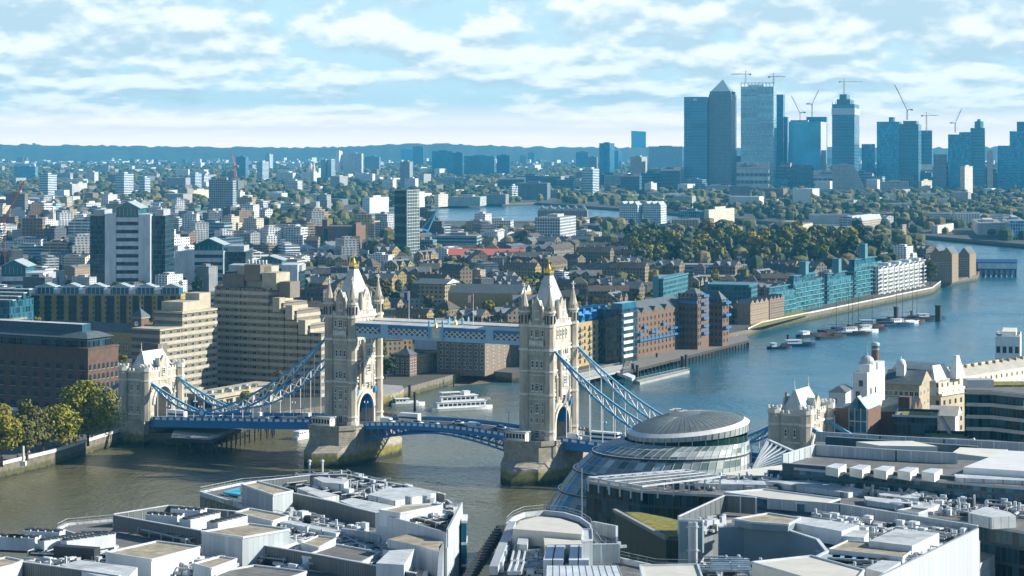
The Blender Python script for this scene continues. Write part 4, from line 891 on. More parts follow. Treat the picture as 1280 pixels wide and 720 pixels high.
m = MB(); a, b = P(640, 664, ZR), P(617, 722, ZR); m.bar((a.x, a.y, ZR + 1.3), (b.x, b.y, ZR + 1.3), 1.6, 1.6, 0); C_.part('ribbed_gutter', m, [panelled_w])
m = MB()
for i in range(3): a, b = P(633 - i * 5, 688 + i * 14, ZR), P(636 - i * 5, 680 + i * 14, ZR); m.bar((a.x, a.y, ZR + 1), (b.x, b.y, ZR + 1), 1.6, 2, 0)
C_.part('white_roof_housing', m, [panel_w])
roofbox(C_, 'cream_plant_room', 44, [(800, 706), (804, 722), (878, 722), (872, 705)], 4, cream_p, mat('cream_roof'))
for x0 in (890, 915): 
    m = MB()
    for i in range(6): p = P(x0 + i * 0.4, 708 + i * 2.6, ZR); m.cbox((p.x + 1.5, p.y, ZR + 1.2), (3.6, 0.45, 0.5), 0, 0)
    C_.part('louvred_rooflight', m, [mat('pale_blue_metal', (0.35, 0.48, 0.55), 0.4, 0.1)])
clutter(C_, world_poly(ZR, [(875, 722), (965, 722), (960, 704), (876, 703)]), ZR, 40, 25, 1.2)
for x in (864, 868.5):
    m = MB(); p = P(x, 705, ZR); m.cyl(p, 0.55, ZR, ZR + 8.0, 10, 0)
    for z in (ZR + 2.5, ZR + 7): m.cyl(p, 0.75, z, z + 0.3, 10); m.cbox((p.x, p.y, z), (2.2, .2, .2))
    C_.part('steel_flue', m, [grey_m])
m = MB(); rr = []
for i in range(9): t = i / 8; rr.append(P(740 + 42 * t, 672 + 30 * t ** 0.8, ZR))
screen_wall(C_, 'roof_screen', world_poly(ZR, [(741, 672), (771, 678), (771, 692)]), ZR, 3.2, panelled)
clutter(C_, world_poly(ZR - 1, [(745, 680), (768, 692), (768, 680), (748, 674)]), ZR - 0.5, 20, 31, 1.6)
# --- block D: dark green wedge with a sedum roof
D_ = Bld('office_block', 'dark green clad wedge building with a mossy yellow green sedum roof', 'office building', P(820, 680, 36))
m = MB(); d_out = world_poly(36, [(768, 637), (833, 672), (1040, 690), (1100, 700), (1100, 660), (846, 648), (820, 645)])
m.prism(d_out, GZ, 35.6, 0, 1); parapet_wall(m, world_poly(36, [(768, 637), (833, 672)]), 35.5, 0.7, 0.9, False, 2)
D_.part('block_body', m, [facade('green_slat_cladding', (0.045, 0.065, 0.025), (0.03, 0.045, 0.018), 0.7, 60, 0.6, 1.0, rough=0.6, grough=0.5, gvar=0.3), roof_g, concrete])
m = MB(); m.prism(world_poly(36, [(781, 640), (800, 640.5), (848, 650), (848, 671), (833, 671)]), 35.5, 36.05, 0); D_.part('sedum_roof', m, moss)
# --- block E: glass building with a roof frame, beside the domed hall
E_ = Bld('office_block', 'dark glazed office block with an open white roof frame before the round hall', 'office building', P(860, 620, 38))
e_out = world_poly(38, [(733, 600), (845, 590), (1010, 597), (1190, 626), (1150, 650), (905, 618), (852, 615), (800, 612)])
m = MB(); m.prism(e_out, GZ, 37.2, 0, 1); m.prism(e_out, 37.2, 37.8, 2, 1); E_.part('block_body', m, [curtain_d, roof_g, grey_m])
m = MB(); fr = world_poly(41, [(735, 597), (858, 587.5), (900, 596), (802, 608)])
for i in range(4):
    a, b = fr[i], fr[(i + 1) % 4]; m.bar((a.x, a.y, 41), (b.x, b.y, 41), 0.4, 0.4)
    for j in range(5): p = a + (b - a) * j / 5; m.bar((p.x, p.y, 37.8), (p.x, p.y, 41), 0.35, 0.35)
for i in range(1, 9): a = fr[0] + (fr[1] - fr[0]) * i / 9; b = fr[3] + (fr[2] - fr[3]) * i / 9; m.bar((a.x, a.y, 41), (b.x, b.y, 41), 0.13, 0.16)
for i in range(1, 4): a = fr[0] + (fr[3] - fr[0]) * i / 4; b = fr[1] + (fr[2] - fr[1]) * i / 4; m.bar((a.x, a.y, 41.2), (b.x, b.y, 41.2), 0.18, 0.2)
E_.part('roof_frame', m, [panel_w])
clutter(E_, world_poly(38, [(815, 612), (1000, 612), (1000, 600), (850, 596)]), 37.8, 90, 33, 1.6); clutter(E_, world_poly(38, [(1000, 606), (1160, 635), (1180, 624), (1010, 599)]), 37.8, 90, 34, 1.6)
for q in ([(868, 604), (880, 599), (955, 601), (958, 606)], [(955, 601), (1010, 600), (1085, 612), (1060, 616)], [(1080, 620), (1175, 630), (1160, 636), (1082, 625)], [(1095, 612), (1150, 618), (1150, 624), (1100, 619)]):
    m = MB(); m.prism(world_poly(39.2, q), 37.8, 39.2, 0); E_.part('white_roof_housing', m, [roof_w])
roofbox(E_, 'glazed_pavilion', 42.0, [(905, 615), (955, 611), (1050, 623), (1030, 629), (1000, 628)], 8, curtain_b, mat('cream_roof'), 0.3)
# --- dark glazed range on the far right
E2 = Bld('office_block', 'long dark curtain walled office range behind the courtyard building', 'office building', P(1200, 640, 38))
e2 = world_poly(38, [(1010, 612), (1190, 624), (1500, 640), (1500, 700), (1195, 650), (1035, 634)])
m = MB(); m.prism(e2, GZ, 37.4, 0, 1); m.prism(e2, 37.4, 38.0, 2, 1); E2.part('block_body', m, [curtain_d, roof_g, grey_m])
clutter(E2, world_poly(38, [(1120, 640), (1280, 652), (1280, 634), (1120, 622)]), 38, 90, 35, 1.8)
m = MB(); m.prism(world_poly(40.5, [(1210, 641), (1232, 633), (1262, 640), (1270, 645), (1240, 647)]), 38, 40.5, 0); E2.part('white_roof_housing', m, [roof_w])
roofbox(E2, 'plant_room', 40.5, [(1122, 637), (1140, 634), (1160, 637), (1148, 641)], 2.5, panelled, roof_g, 0.2)
# --- blocks F: long parallel bands with dark blue screens
F_ = Bld('office_block', 'long office block with deep dark blue screens and rows of white rooflights', 'office building', P(1130, 590, 42))
f1 = world_poly(42, [(978, 583), (1240, 606), (1700, 640), (1700, 600), (1240, 576), (1020, 570)])
m = MB(); m.prism(f1, GZ, 41.4, 0, 1); m.prism(f1, 41.4, 42, 2, 1); F_.part('block_body', m, [curtain_b, roof_g, grey_m])
screen_wall(F_, 'dark_screen', world_poly(39, [(978, 598.5), (1130, 611), (1240, 619), (1500, 641)]), 35.4, 7.4, sunscreen, False, grey_m)
screen_wall(F_, 'roof_screen', world_poly(42, [(978, 582), (1019, 569), (1120, 576), (1196, 580)]), 42, 2.6, panelled)
for i in range(5):
    x = 1032 + i * 30; m = MB(); q = world_poly(44.0, [(x, 583 + i * 1.5), (x + 12, 579 + i * 1.5), (x + 26, 580 + i * 1.5), (x + 16, 586 + i * 1.5)]); m.prism(q, 42, 44.0, 1, 0); F_.part('rooflight', m, [panel_w, cream_p])
m = MB(); m.prism(world_poly(44.5, [(1204, 584), (1258, 563), (1400, 570), (1400, 596)]), 42, 44.5, 0); F_.part('white_roof_housing', m, [mat('ribbed_white_roof', (0.72, 0.73, 0.70), 0.6, 0.1)])
m = MB(); m.prism(world_poly(43, [(1192, 592), (1250, 589), (1400, 600), (1400, 606), (1195, 597)]), 42, 43, 0); F_.part('white_roof_housing', m, [roof_w])
F2 = Bld('office_block', 'rear dark blue screened office block below the old white brewery', 'office building', P(1130, 560, 40))
f2 = world_poly(40, [(1018, 558), (1240, 577), (1240, 570), (1400, 575), (1400, 560), (1020, 548)])
m = MB(); m.prism(f2, GZ, 39.5, 0, 1); F2.part('block_body', m, [curtain_b, roof_g])
screen_wall(F2, 'dark_screen', world_poly(38, [(1032, 565), (1120, 571), (1222, 578)]), 36.5, 5.6, sunscreen, False, grey_m)
screen_wall(F2, 'roof_screen', world_poly(40, [(1020, 552), (1100, 557), (1180, 561), (1290, 567)]), 40, 2.6, panelled)
for q in ([(1070, 552), (1140, 551), (1172, 558), (1100, 557)], [(1190, 566), (1200, 559), (1260, 562), (1240, 572)]):
    m = MB(); m.prism(world_poly(42.6, q), 40, 42.6, 0); F2.part('white_roof_housing', m, [cream_p])
screen_wall(E_, 'roof_rail', world_poly(38, [(960, 596), (1100, 603), (1300, 622)]), 38, 1.6, glass_b, True, grey_m)
# --- block G: courtyard building, lower right
G_ = Bld('office_block', 'courtyard office block with a curved inner wall and a long white diagonal parapet', 'office building', P(1080, 700, 40))
cc = P(945, 690, 40)
g_out = world_poly(40, [(848, 668), (906, 636), (980, 628), (1222, 668), (1225, 672), (1060, 760), (1000, 860), (860, 860), (940, 706), (1010, 701), (1033, 689), (1022, 674), (985, 664), (930, 660), (880, 664), (860, 670)])
m = MB(); m.prism(g_out, GZ, 39.4, 0, 1); G_.part('block_body', m, [panelled, roof_g])
m = MB(); pr = world_poly(42, [(898, 659), (930, 658), (985, 663), (1022, 675), (1034, 690), (1012, 701)])
for i in range(5): m.bar((pr[i].x, pr[i].y, 38), (pr[i + 1].x, pr[i + 1].y, 38), 0.5, 8.0, 0); m.bar((pr[i].x, pr[i].y, 42.1), (pr[i + 1].x, pr[i + 1].y, 42.1), 0.7, 0.25, 1)
G_.part('curved_wall', m, [mat('grey_blue_cladding', (0.22, 0.29, 0.33), 0.45, 0.1), panel_w])
m = MB(); q = world_poly(45.5, [(1222, 660), (1095, 722), (1060, 745)])
for i in range(2): m.bar((q[i].x, q[i].y, 40.5), (q[i + 1].x, q[i + 1].y, 40.5), 0.5, 10, 0)
G_.part('white_side_wall', m, [panelled_w])
screen_wall(G_, 'roof_screen', world_poly(40, [(960, 636), (1050, 643), (1222, 671)]), 40, 2.2, panelled)
screen_wall(G_, 'roof_screen', world_poly(40, [(848, 668), (906, 640), (945, 643)]), 40, 3.6, louvre)
roofbox(G_, 'plant_room', 44.5, [(848, 648), (880, 650), (878, 651), (850, 649.5)], 6.5, mat('grey_blue_cladding'), roof_w, 0.2)
roofbox(G_, 'plant_room', 43.6, [(918, 648), (960, 641), (1000, 647), (985, 655), (940, 652)], 1.6, mat('grey_blue_cladding'), roof_t, 0.4)
roofbox(G_, 'white_roof_housing', 43.0, [(975, 650), (998, 645), (1074, 656), (1052, 664)], 3.0, panel_w, roof_w, 0)
roofbox(G_, 'white_roof_housing', 43.0, [(1086, 676), (1120, 661), (1174, 666), (1140, 682)], 3.0, panel_w, roof_w, 0)
roofbox(G_, 'white_roof_housing', 42.6, [(1054, 670), (1068, 662), (1086, 664), (1080, 672)], 2.5, panel_w, roof_w, 0)
roofbox(G_, 'flat_tan_roof', 42.0, [(1036, 686), (1060, 675), (1145, 684), (1128, 696)], 2.0, panel_w, roof_t, 0.2)
roofbox(G_, 'white_roof_housing', 42.4, [(1082, 710), (1102, 700), (1126, 702), (1104, 716)], 2.4, panel_w, roof_w, 0)
roofbox(G_, 'cream_plant_room', 44.0, [(940, 702), (1014, 694), (1080, 712), (1070, 724), (1010, 722)], 5.0, cream_p, mat('cream_roof'), 0.3)
m = MB()
for i in range(6):
    for j in range(2): p = P(1032 + i * 15 + j * 6, 696 + j * 6 + i * 1.2, 40); m.cbox((p.x, p.y, 41.0), (3.8, 3.0, 0.3), -0.2)
G_.part('roof_light_panels', m, [mat('pale_blue_metal')])
clutter(G_, world_poly(40, [(1040, 672), (1160, 690), (1220, 670), (1010, 642)]), 40, 110, 41, 1.8); clutter(G_, world_poly(40, [(1040, 720), (1100, 722), (1180, 694), (1140, 700)]), 40, 50, 42, 1.6)
clutter(G_, world_poly(40, [(872, 668), (915, 662), (900, 646), (862, 664)]), 40, 30, 43, 2.4)
G2 = Bld('office_block', 'pale stone capped lower wing outside the white diagonal wall', 'office building', P(1230, 700, 30))
m = MB(); m.prism(world_poly(32, [(1222, 684), (1254, 686), (1140, 760), (1080, 760)]), GZ, 32, 0, 1); m.prism(world_poly(29, [(1255, 697), (1257, 700), (1180, 760), (1150, 760)]), GZ, 29, 0, 0)
G2.part('block_body', m, [panel_w, roof_t])
# --- round glass hall
HL = Bld('glass_hall', 'round leaning glass hall with a tilted elliptical roof beside the bridge', 'glass hall', Vector((50, 592)))
Yc = 592.0; k1 = F / Yc
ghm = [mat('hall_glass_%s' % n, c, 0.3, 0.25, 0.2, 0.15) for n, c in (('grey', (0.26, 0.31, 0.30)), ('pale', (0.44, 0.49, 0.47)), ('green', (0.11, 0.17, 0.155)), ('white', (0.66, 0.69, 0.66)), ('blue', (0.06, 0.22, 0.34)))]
prof = [(5, 674, 934), (10, 676, 934), (15, 680, 935), (19, 690, 936), (23.5, 703, 936), (28, 718, 936.5), (31, 731, 936.5), (33.4, 744, 936), (35.3, 762, 936), (36.2, 780, 935.5)]
def hall_pt(z, L_, R_, a, kb=0.84, tilt=(0, 0)):
    cx = ((L_ + R_) / 2 - 640) / k1; rx = (R_ - L_) / 2 / k1; return (cx + rx * math.cos(a), Yc + rx * kb * math.sin(a), z + tilt[0] * math.cos(a) + tilt[1] * math.sin(a))
NS = 56; rnd = random.Random(4); m = MB(); mull = MB()
def lerp_prof(z):
    for (z0, l0, r0), (z1, l1, r1) in zip(prof, prof[1:]):
        if z0 <= z <= z1: t = (z - z0) / (z1 - z0); return l0 + (l1 - l0) * t, r0 + (r1 - r0) * t
    return prof[-1][1:]
zs = [5, 8, 11, 14, 16.0, 18, 20.2, 22.2, 24.4, 26.4, 28.6, 30.2, 32.2, 33.8, 35.2, 36.2]
for j in range(len(zs) - 1):
    z0, z1 = zs[j], zs[j + 1]; l0, r0 = lerp_prof(z0); l1, r1 = lerp_prof(z1)
    for i in range(NS):
        a0, a1 = 2 * math.pi * i / NS, 2 * math.pi * (i + 1) / NS
        p = [hall_pt(z0, l0, r0, a0), hall_pt(z0, l0, r0, a1), hall_pt(z1, l1, r1, a1), hall_pt(z1, l1, r1, a0)]
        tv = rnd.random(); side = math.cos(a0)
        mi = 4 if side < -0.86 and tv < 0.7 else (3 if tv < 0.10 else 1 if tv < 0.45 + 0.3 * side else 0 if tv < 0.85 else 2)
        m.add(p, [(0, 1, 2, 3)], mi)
        c = Vector(((l0 + r0) / 2 / k1 - 640 / k1, Yc, 0)); off = 0.06
        mull.bar(p[0], p[3], 0.16, 0.16, 0)
        mull.bar(p[3], p[2], 0.10, 0.10, 0)
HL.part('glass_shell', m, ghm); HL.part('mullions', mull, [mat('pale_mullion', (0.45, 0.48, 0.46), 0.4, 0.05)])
for zz in (17.0, 22.2, 28.0, 33.0):
    m = MB(); l0, r0 = lerp_prof(zz); prev = None
    for i in range(NS + 1):
        p = hall_pt(zz + 0.0, l0 - 1.2, r0 + 0.8, 2 * math.pi * i / NS)
        if prev: m.bar(prev, p, 0.6, 0.32, 0); m.bar((prev[0], prev[1], prev[2] + 0.24), (p[0], p[1], p[2] + 0.24), 0.35, 0.1, 1)
        prev = p
    HL.part('ledge_ring', m, [dark_m, ghm[3]])
m = MB(); n = NS
ra = [hall_pt(35.3, 786, 934, 2 * math.pi * i / n) for i in range(n)]; rb_ = [hall_pt(38.0, 786, 934, 2 * math.pi * i / n) for i in range(n)]
m.add(ra + rb_, [(i, (i + 1) % n, (i + 1) % n + n, i + n) for i in range(n)], 0)
for i in range(0, n, 2): m.bar(ra[i], rb_[i], 0.18, 0.18, 1)
HL.part('viewing_gallery', m, [mat('dark_green_glass', (0.01, 0.05, 0.04), 0.1, 0.4), ghm[3]])
TL = (1.7, 0.9)
m = MB(); r1_ = [hall_pt(37.9, 784, 936, 2 * math.pi * i / n, 0.84, (1.2, 0.3)) for i in range(n)]; r2_ = [hall_pt(39.9, 783, 937, 2 * math.pi * i / n, 0.84, TL) for i in range(n)]
m.add(r1_ + r2_, [(i, (i + 1) % n, (i + 1) % n + n, i + n) for i in range(n)], 0)
for i in range(n): m.bar(r1_[i], r2_[i], 0.14, 0.14, 1)
HL.part('glass_skirt', m, [ghm[1], ghm[2]])
m = MB(); rim = [hall_pt(39.9, 783, 937, 2 * math.pi * i / n, 0.84, TL) for i in range(n)]; rin = [hall_pt(40.9, 790, 930, 2 * math.pi * i / n, 0.83, TL) for i in range(n)]
m.add(rim + rin, [(i, (i + 1) % n, (i + 1) % n + n, i + n) for i in range(n)], 0); HL.part('roof_rim', m, [mat('rim_metal', (0.80, 0.79, 0.72), 0.4, 0.12)])
m = MB(); K = 7; rings = []
for j in range(K):
    s = 1 - j / K; hh = 2.9 * (1 - s * s); cx0 = (860 - 640) / k1 + (1 - s) * -1.0
    rings.append([(cx0 + (rin[i][0] - (860 - 640) / k1) * s, Yc + (rin[i][1] - Yc) * s, 40.9 + (rin[i][2] - 40.9) * s + hh - 0.1) for i in range(n)])
vs = [p for r_ in rings for p in r_] + [((858 - 640) / k1, Yc, 43.7)]
fs = [(j * n + i, j * n + (i + 1) % n, (j + 1) * n + (i + 1) % n, (j + 1) * n + i) for j in range(K - 1) for i in range(n)] + [((K - 1) * n + i, (K - 1) * n + (i + 1) % n, K * n) for i in range(n)]
m.add(vs, fs, 0); m.smooth = True; rb_m = MB(); [rb_m.bar(rings[j][i], rings[j + 1][i], .12, .10) for i in range(n) for j in range(K - 2)]; HL.part('roof_ribs', rb_m, [ghm[0]]); HL.part('dome_roof', m, [mat('ribbed_dome_metal', (0.22, 0.245, 0.235), 0.4, 0.3, 0.6, 0.25)])
m = MB(); c0 = (848 - 640) / k1
for dx, dy, h in ((-1.5, 0, 2.0), (0.5, 1, 2.6), (2.2, -0.5, 1.8), (1.0, -2, 1.6), (-0.5, 2, 2.2)): m.cbox((c0 + dx, Yc + 4 + dy, 43.4), (1.4, 1.4, h * .7))
HL.part('roof_cap', m, [cream_p])
m = MB(); p = P(727, 640, 20); m.cyl((p.x, p.y), 0.25, GZ, 40.5, 6); m.T = None
ms = thing('mast', 'thin tall steel mast standing before the round glass hall', 'mast', (p.x, p.y, GZ)); m2 = MB(); m2.cyl((0, 0), 0.22, 0, 27, 6, 0, 0.14); m2.build('pole', grey_m, ms)
# glass canopy with ribs between hall and road
CN = Bld('glass_canopy', 'white edged ribbed glass canopy rising to a point beside the domed hall', 'canopy', P(970, 580, 20))
a, b, c, d = P(961, 551, 33), P(1012, 574, 30), P(940, 592, 26), P(948, 575, 29)
m = MB(); tri = [(a.x, a.y, 33), (b.x, b.y, 30), (c.x, c.y, 26), (d.x, d.y, 29)]; m.add(tri + [(x, y, z - 0.4) for x, y, z in tri], [(0, 1, 2, 3), (7, 6, 5, 4)], 0)
for i in range(4): m.bar(tri[i], tri[(i + 1) % 4], 1.0, 0.8, 1)
for i in range(1, 8):
    t = i / 8; p = Vector(tri[0]).lerp(Vector(tri[1]), t); q = Vector(tri[3]).lerp(Vector(tri[2]), t); m.bar(p + Vector((0, 0, .3)), q + Vector((0, 0, .3)), 0.5, 0.3, 1)
CN.part('ribbed_glazing', m, [glass_b, panel_w]); m = MB(); m.prism([a, b, c, d], GZ, 25.5, 0); CN.part('canopy_base', m, [panelled])
m = MB(); q = world_poly(22, [(905, 590), (978, 578), (1012, 592), (985, 600), (905, 596)]); m.prism(world_poly(30, [(900, 592), (940, 586), (1000, 578), (990, 588), (945, 600)]), GZ, 30, 0, 1); CN.part('stone_podium', m, [concrete, cream_p])
# ================================================================= buildings one can name, on both banks
OCC = []          # (x, y, radius) taken ground
TH = R(-28.4)
def corner(pxL, pxM, pxR, pyT, pyB, th=TH, depth=None, zb=GZ, width=None):
    """near corner at column pxM; front face runs to pxL, side face to pxR.  returns origin, w, d, h"""
    c, s = math.cos(th), -math.sin(th); Mx = P(pxM, pyB, zb); kL, kR = (pxL - 640) / F, (pxR - 640) / F
    w = width or max(0.5, (Mx.x - kL * Mx.y) / (c + kL * s))
    d = depth or max(0.5, min((kR * Mx.y - Mx.x) / max(s - kR * c, 0.02), 230 if pxR - pxM > 100 or pxM < 900 else 150 if zb == GZ and pyB < 450 else 34))
    return Mx, w, d, ZA(pyT, Mx.y) - zb
class CB:
    """building in its own frame: x in [-w,0], y in [0,d], z from the ground; parts are its children"""
    def __init__(s, name, label, cat, pxL, pxM, pxR, pyT, pyB, th=TH, depth=None, width=None, group=None, zb=GZ):
        M, s.w, s.d, s.h = corner(pxL, pxM, pxR, pyT, pyB, th, depth, zb, width); s.th = th
        s.o = thing(name, label, cat, (M.x, M.y, zb), th, group)
        cx, cy = -s.w / 2, s.d / 2; wx = M.x + cx * math.cos(th) - cy * math.sin(th); wy = M.y + cx * math.sin(th) + cy * math.cos(th)
        OCC.append((wx, wy, math.hypot(s.w, s.d) / 2))
    def part(s, name, mb, mats, parent=None, label=None, color=None):
        o = link(name, mb.mesh(name, mats), parent or s.o, color=color)
        if label: o['label'] = label
        return o
    def body(s, mats, x0=None, x1=0, y0=0, y1=None, z0=0, z1=None, par=1.0, name='walls', color=None):
        x0 = -s.w if x0 is None else x0; y1 = s.d if y1 is None else y1; z1 = s.h if z1 is None else z1
        m = MB(); m.prism([(x0, y0), (x1, y0), (x1, y1), (x0, y1)], z0 - (1 if z0 == 0 else 0), z1 - par, 0, 1)
        if par:
            for a, b in (((x0, y0 + .2), (x1, y0 + .2)), ((x1 - .2, y0 + .4), (x1 - .2, y1)), ((x1 - .4, y1 - .2), (x0, y1 - .2)), ((x0 + .2, y1 - .4), (x0 + .2, y0 + .4))): m.bar((a[0], a[1], z1 - par / 2), (b[0], b[1], z1 - par / 2), 0.4, par, 0)
        return s.part(name, m, mats, color=color)
    def wins(s, me, cols, rows, ww, wh, z0, dz, face='f', a=0.0, b=None, skip=None, off=0.0):
        Lf = s.w if face == 'f' else s.d; b = Lf if b is None else b; out = []
        for r in range(rows):
            for c in range(cols):
                if skip and skip(c, r): continue
                t = a + (b - a) * (c + 0.5) / cols
                out.append((-s.w + t, -0.03 - off, z0 + r * dz, 0.0, ww, wh) if face == 'f' else (0.03 + off, t, z0 + r * dz, math.pi / 2, ww, wh))
        return out
fr_white = mat('window_frame_white', (0.7, 0.7, 0.66), 0.6, 0.05)
def arched_window():
    m = MB(); n = 8; pr = [(-.5, 0), (.5, 0), (.5, .62)] + [(.5 * math.cos(math.pi * i / n), .62 + .38 * math.sin(math.pi * i / n)) for i in range(1, n)] + [(-.5, .62)]
    vs = [(x, -.06, z) for x, z in pr] + [(x, .05, z) for x, z in pr]; k = len(pr); m.add(vs, [tuple(range(k)), tuple(range(2 * k - 1, k - 1, -1))], 1)
    m.box(-.02, .02, -.1, 0, 0, .98, 0); m.box(-.5, .5, -.1, 0, .48, .52, 0); m.box(-.58, .58, -.2, .05, -.09, -.01, 2); return m.mesh('window_arched', [dark_m, glass_d, mat('sill_stone', (.36, .33, .28), .8)])
wm_brick = arched_window()
wm_white = window_mesh('window_white', fr_white, glass_d, (1, 0), 0.10, False, 0.12)
wm_plain = window_mesh('window_plain', mat('frame_bronze', (0.10, 0.085, 0.06), 0.6), glass_d, (1, 0), 0.08, False, 0.10)
# --- brick warehouse with the dark glazed attic, far left
W1 = CB('brick_warehouse', 'dark brown brick warehouse with rows of arched windows under a dark glazed attic', 'warehouse', -60, 110, 148, 437, 531)
dkb = mat('dark_brown_brick', (.12, .075, .055), .9, .3, .4); W1.body([dkb, roof_g], par=0.6)
m = MB(); m.box(-W1.w - .3, .3, -.3, W1.d + .3, W1.h - .1, W1.h + .5); W1.part('cornice', m, [dkb])
m = MB(); m.prism([(-W1.w, 2.5), (-2.5, 2.5), (-2.5, W1.d - 2), (-W1.w, W1.d - 2)], W1.h, W1.h + 4.2, 0, 1); W1.part('glazed_attic', m, [curtain_d, slate])
m = MB(); m.prism([(-W1.w, 1.2), (-1.2, 1.2), (-1.2, W1.d - 1), (-W1.w, W1.d - 1)], W1.h + 4.2, W1.h + 6.4, 0, 0, [(-W1.w, 6), (-6, 6), (-6, W1.d - 6), (-W1.w, W1.d - 6)]); W1.part('attic_roof', m, [slate])
m = MB(); m.prism([(-W1.w, 7), (-9, 7), (-9, W1.d - 7), (-W1.w, W1.d - 7)], W1.h + 6.4, W1.h + 9.4, 0, 1); W1.part('plant_deck', m, [sunscreen, roof_w])
put_windows(W1.o, wm_brick, W1.wins(wm_brick, 12, 6, 2.6, 2.2, 1.8, 4.1) + W1.wins(wm_brick, 7, 6, 1.5, 2.3, 1.8, 4.1, 'r'))
# --- blue railed footbridge/road hint is part of the ground; brown gallery in front of the hotel
# --- hotel, stepped concrete wings
hc = mat('cream_concrete', (0.44, 0.405, 0.305), 0.85, 0.2, 0.3); hb2 = mat('window_band', (0.20, 0.175, 0.14), 0.8, 0.2)
HT = CB('stepped_hotel', 'large stepped concrete hotel with banded window rows behind the far suspension span', 'hotel', 268, 400, 404, 345, 497, depth=18)
wwm = window_mesh('window_strip', mat('frame_white2', (0.42, 0.42, 0.38), 0.6), glass_d, (1, 0), 0.07, False, 0.08)
FH = 3.25
def banded(b, x0, x1, y0, y1, h, name='wing', z0=0):
    m = MB(); m.box(x0 + .25, x1 - .25, y0 + .25, y1 - .25, z0 - (1 if z0 == 0 else 0), h - .3, 1); n = int((h - z0) / FH)
    for i in range(n + 1): z = z0 + i * FH; m.box(x0, x1, y0, y1, z - 0.02, min(z + 1.55, h), 0)
    return b.part(name, m, [hc, hb2])
w = HT.w
steps = [(0.0, 0.25, 1.0), (0.25, 0.52, 1.0), (0.52, 0.66, 0.93), (0.66, 0.78, 0.80), (0.78, 0.90, 0.68), (0.90, 1.0, 0.62)]
spots = []
HH = int(HT.h * 0.94 / FH) * FH
nrow = int(HH / FH)
for a, b, k in steps:
    n = max(3, int(nrow * k)); banded(HT, -w + w * a, -w + w * b, 0 + (1 - k) * 3, 20, n * FH)
    nc = max(1, int((b - a) * w / 4.6))
    for r in range(n):
        for c in range(nc): spots.append((-w + w * a + (b - a) * w * (c + .5) / nc, (1 - k) * 3 + .18, r * FH + 1.62, 0.0, 2.6, 1.3))
m = MB()
for (a, b, y0, y1, z0, z1, mi) in ((-w + 2, -w + 14, 4, 16, HH, HH + 5.5, 1), (-w + 9, -w + 24, 6, 18, HH, HH + 9.5, 0), (-w + 15, -w + 24, 3, 12, HH + 4, HH + 10.5, 1), (-w + 25, -w + 33, 3, 14, HH, HH + 7, 0), (-w + 34, -w + 40, 4, 12, HH * .93, HH + 3, 1)): m.box(a, b, y0, y1, z0 - 1, z1, mi)
for i in range(6): m.cyl((-w + 13 + i * 2.0, 9), 0.6, HH + 9.5, HH + 12.4, 8, 2)
HT.part('roof_housing', m, [hc, hb2, panel_w])
for a, k in ((0.66, .93), (0.78, .80), (0.90, .68)):
    m = MB(); n = int(nrow * k); m.box(-w + w * a - 5, -w + w * a - 1.2, -1.5, 3, n * FH - 4, n * FH + 2.5, 0); HT.part('stair_tower', m, [hc])
put_windows(HT.o, wwm, spots)
HW = CB('stepped_hotel_wing', 'sunlit cream wing of the concrete hotel beside the gatehouse', 'hotel', 196, 200, 272, 392, 506, width=16)
HW.o['label'] = 'sunlit cream banded hotel wing rising behind the gatehouse roof'
d = HW.d; hh = int(HW.h / FH) * FH; sp2 = []
for a, b, dz in ((0, .38, -2), (.38, 1.0, 0)):
    hz_ = hh + dz * FH; m = MB(); n = int(hz_ / FH); m.box(-15.7, -.25, d * a + .25, d * b - .25, -1, hz_ - .3, 1)
    for i in range(n + 1): z = i * FH; m.box(-16, 0, d * a, d * b, z, min(z + 1.55, hz_ + .9), 0)
    HW.part('wing', m, [hc, hb2]); nc = int((b - a) * d / 4.4)
    for r in range(n):
        for c in range(nc): sp2.append((-.18, d * a + (b - a) * d * (c + .5) / nc, r * FH + 1.62, math.pi / 2, 2.4, 1.3))
put_windows(HW.o, wwm, sp2)
m = MB(); m.box(-14, -2, d * .45, d * .8, hh, hh + 5, 0); m.box(-12, -4, d * .8, d * 1.0, hh, hh + 8, 0); m.box(-9, 0.5, -2, 4.5, -1, hh - 12, 1); HW.part('roof_housing', m, [hc, hb2])
PV = CB('hotel_pavilion', 'low cream concrete riverside pavilion with dark windows below the stepped hotel', 'pavilion', 250, 268, 352, 478, 517, width=14)
PV.body([hc, roof_g], z1=7.5, par=.5); m = MB(); m.box(-PV.w - 1, 1.2, -1.2, PV.d + 1, 6.4, 8.0); PV.part('roof_band', m, [hc])
put_windows(PV.o, wm_plain, PV.wins(wm_plain, 7, 1, 5.0, 3.2, 2.2, 3, 'r') + PV.wins(wm_plain, 2, 1, 4.0, 3.0, 2.2, 3))
m = MB(); [m.cbox((-5 + i % 3 * 2.2, 4 + i * 4.2, 8.6), (2, 2.5, 1.4), .3, i % 2) for i in range(8)]; PV.part('roof_equipment', m, [grey_m, hc])
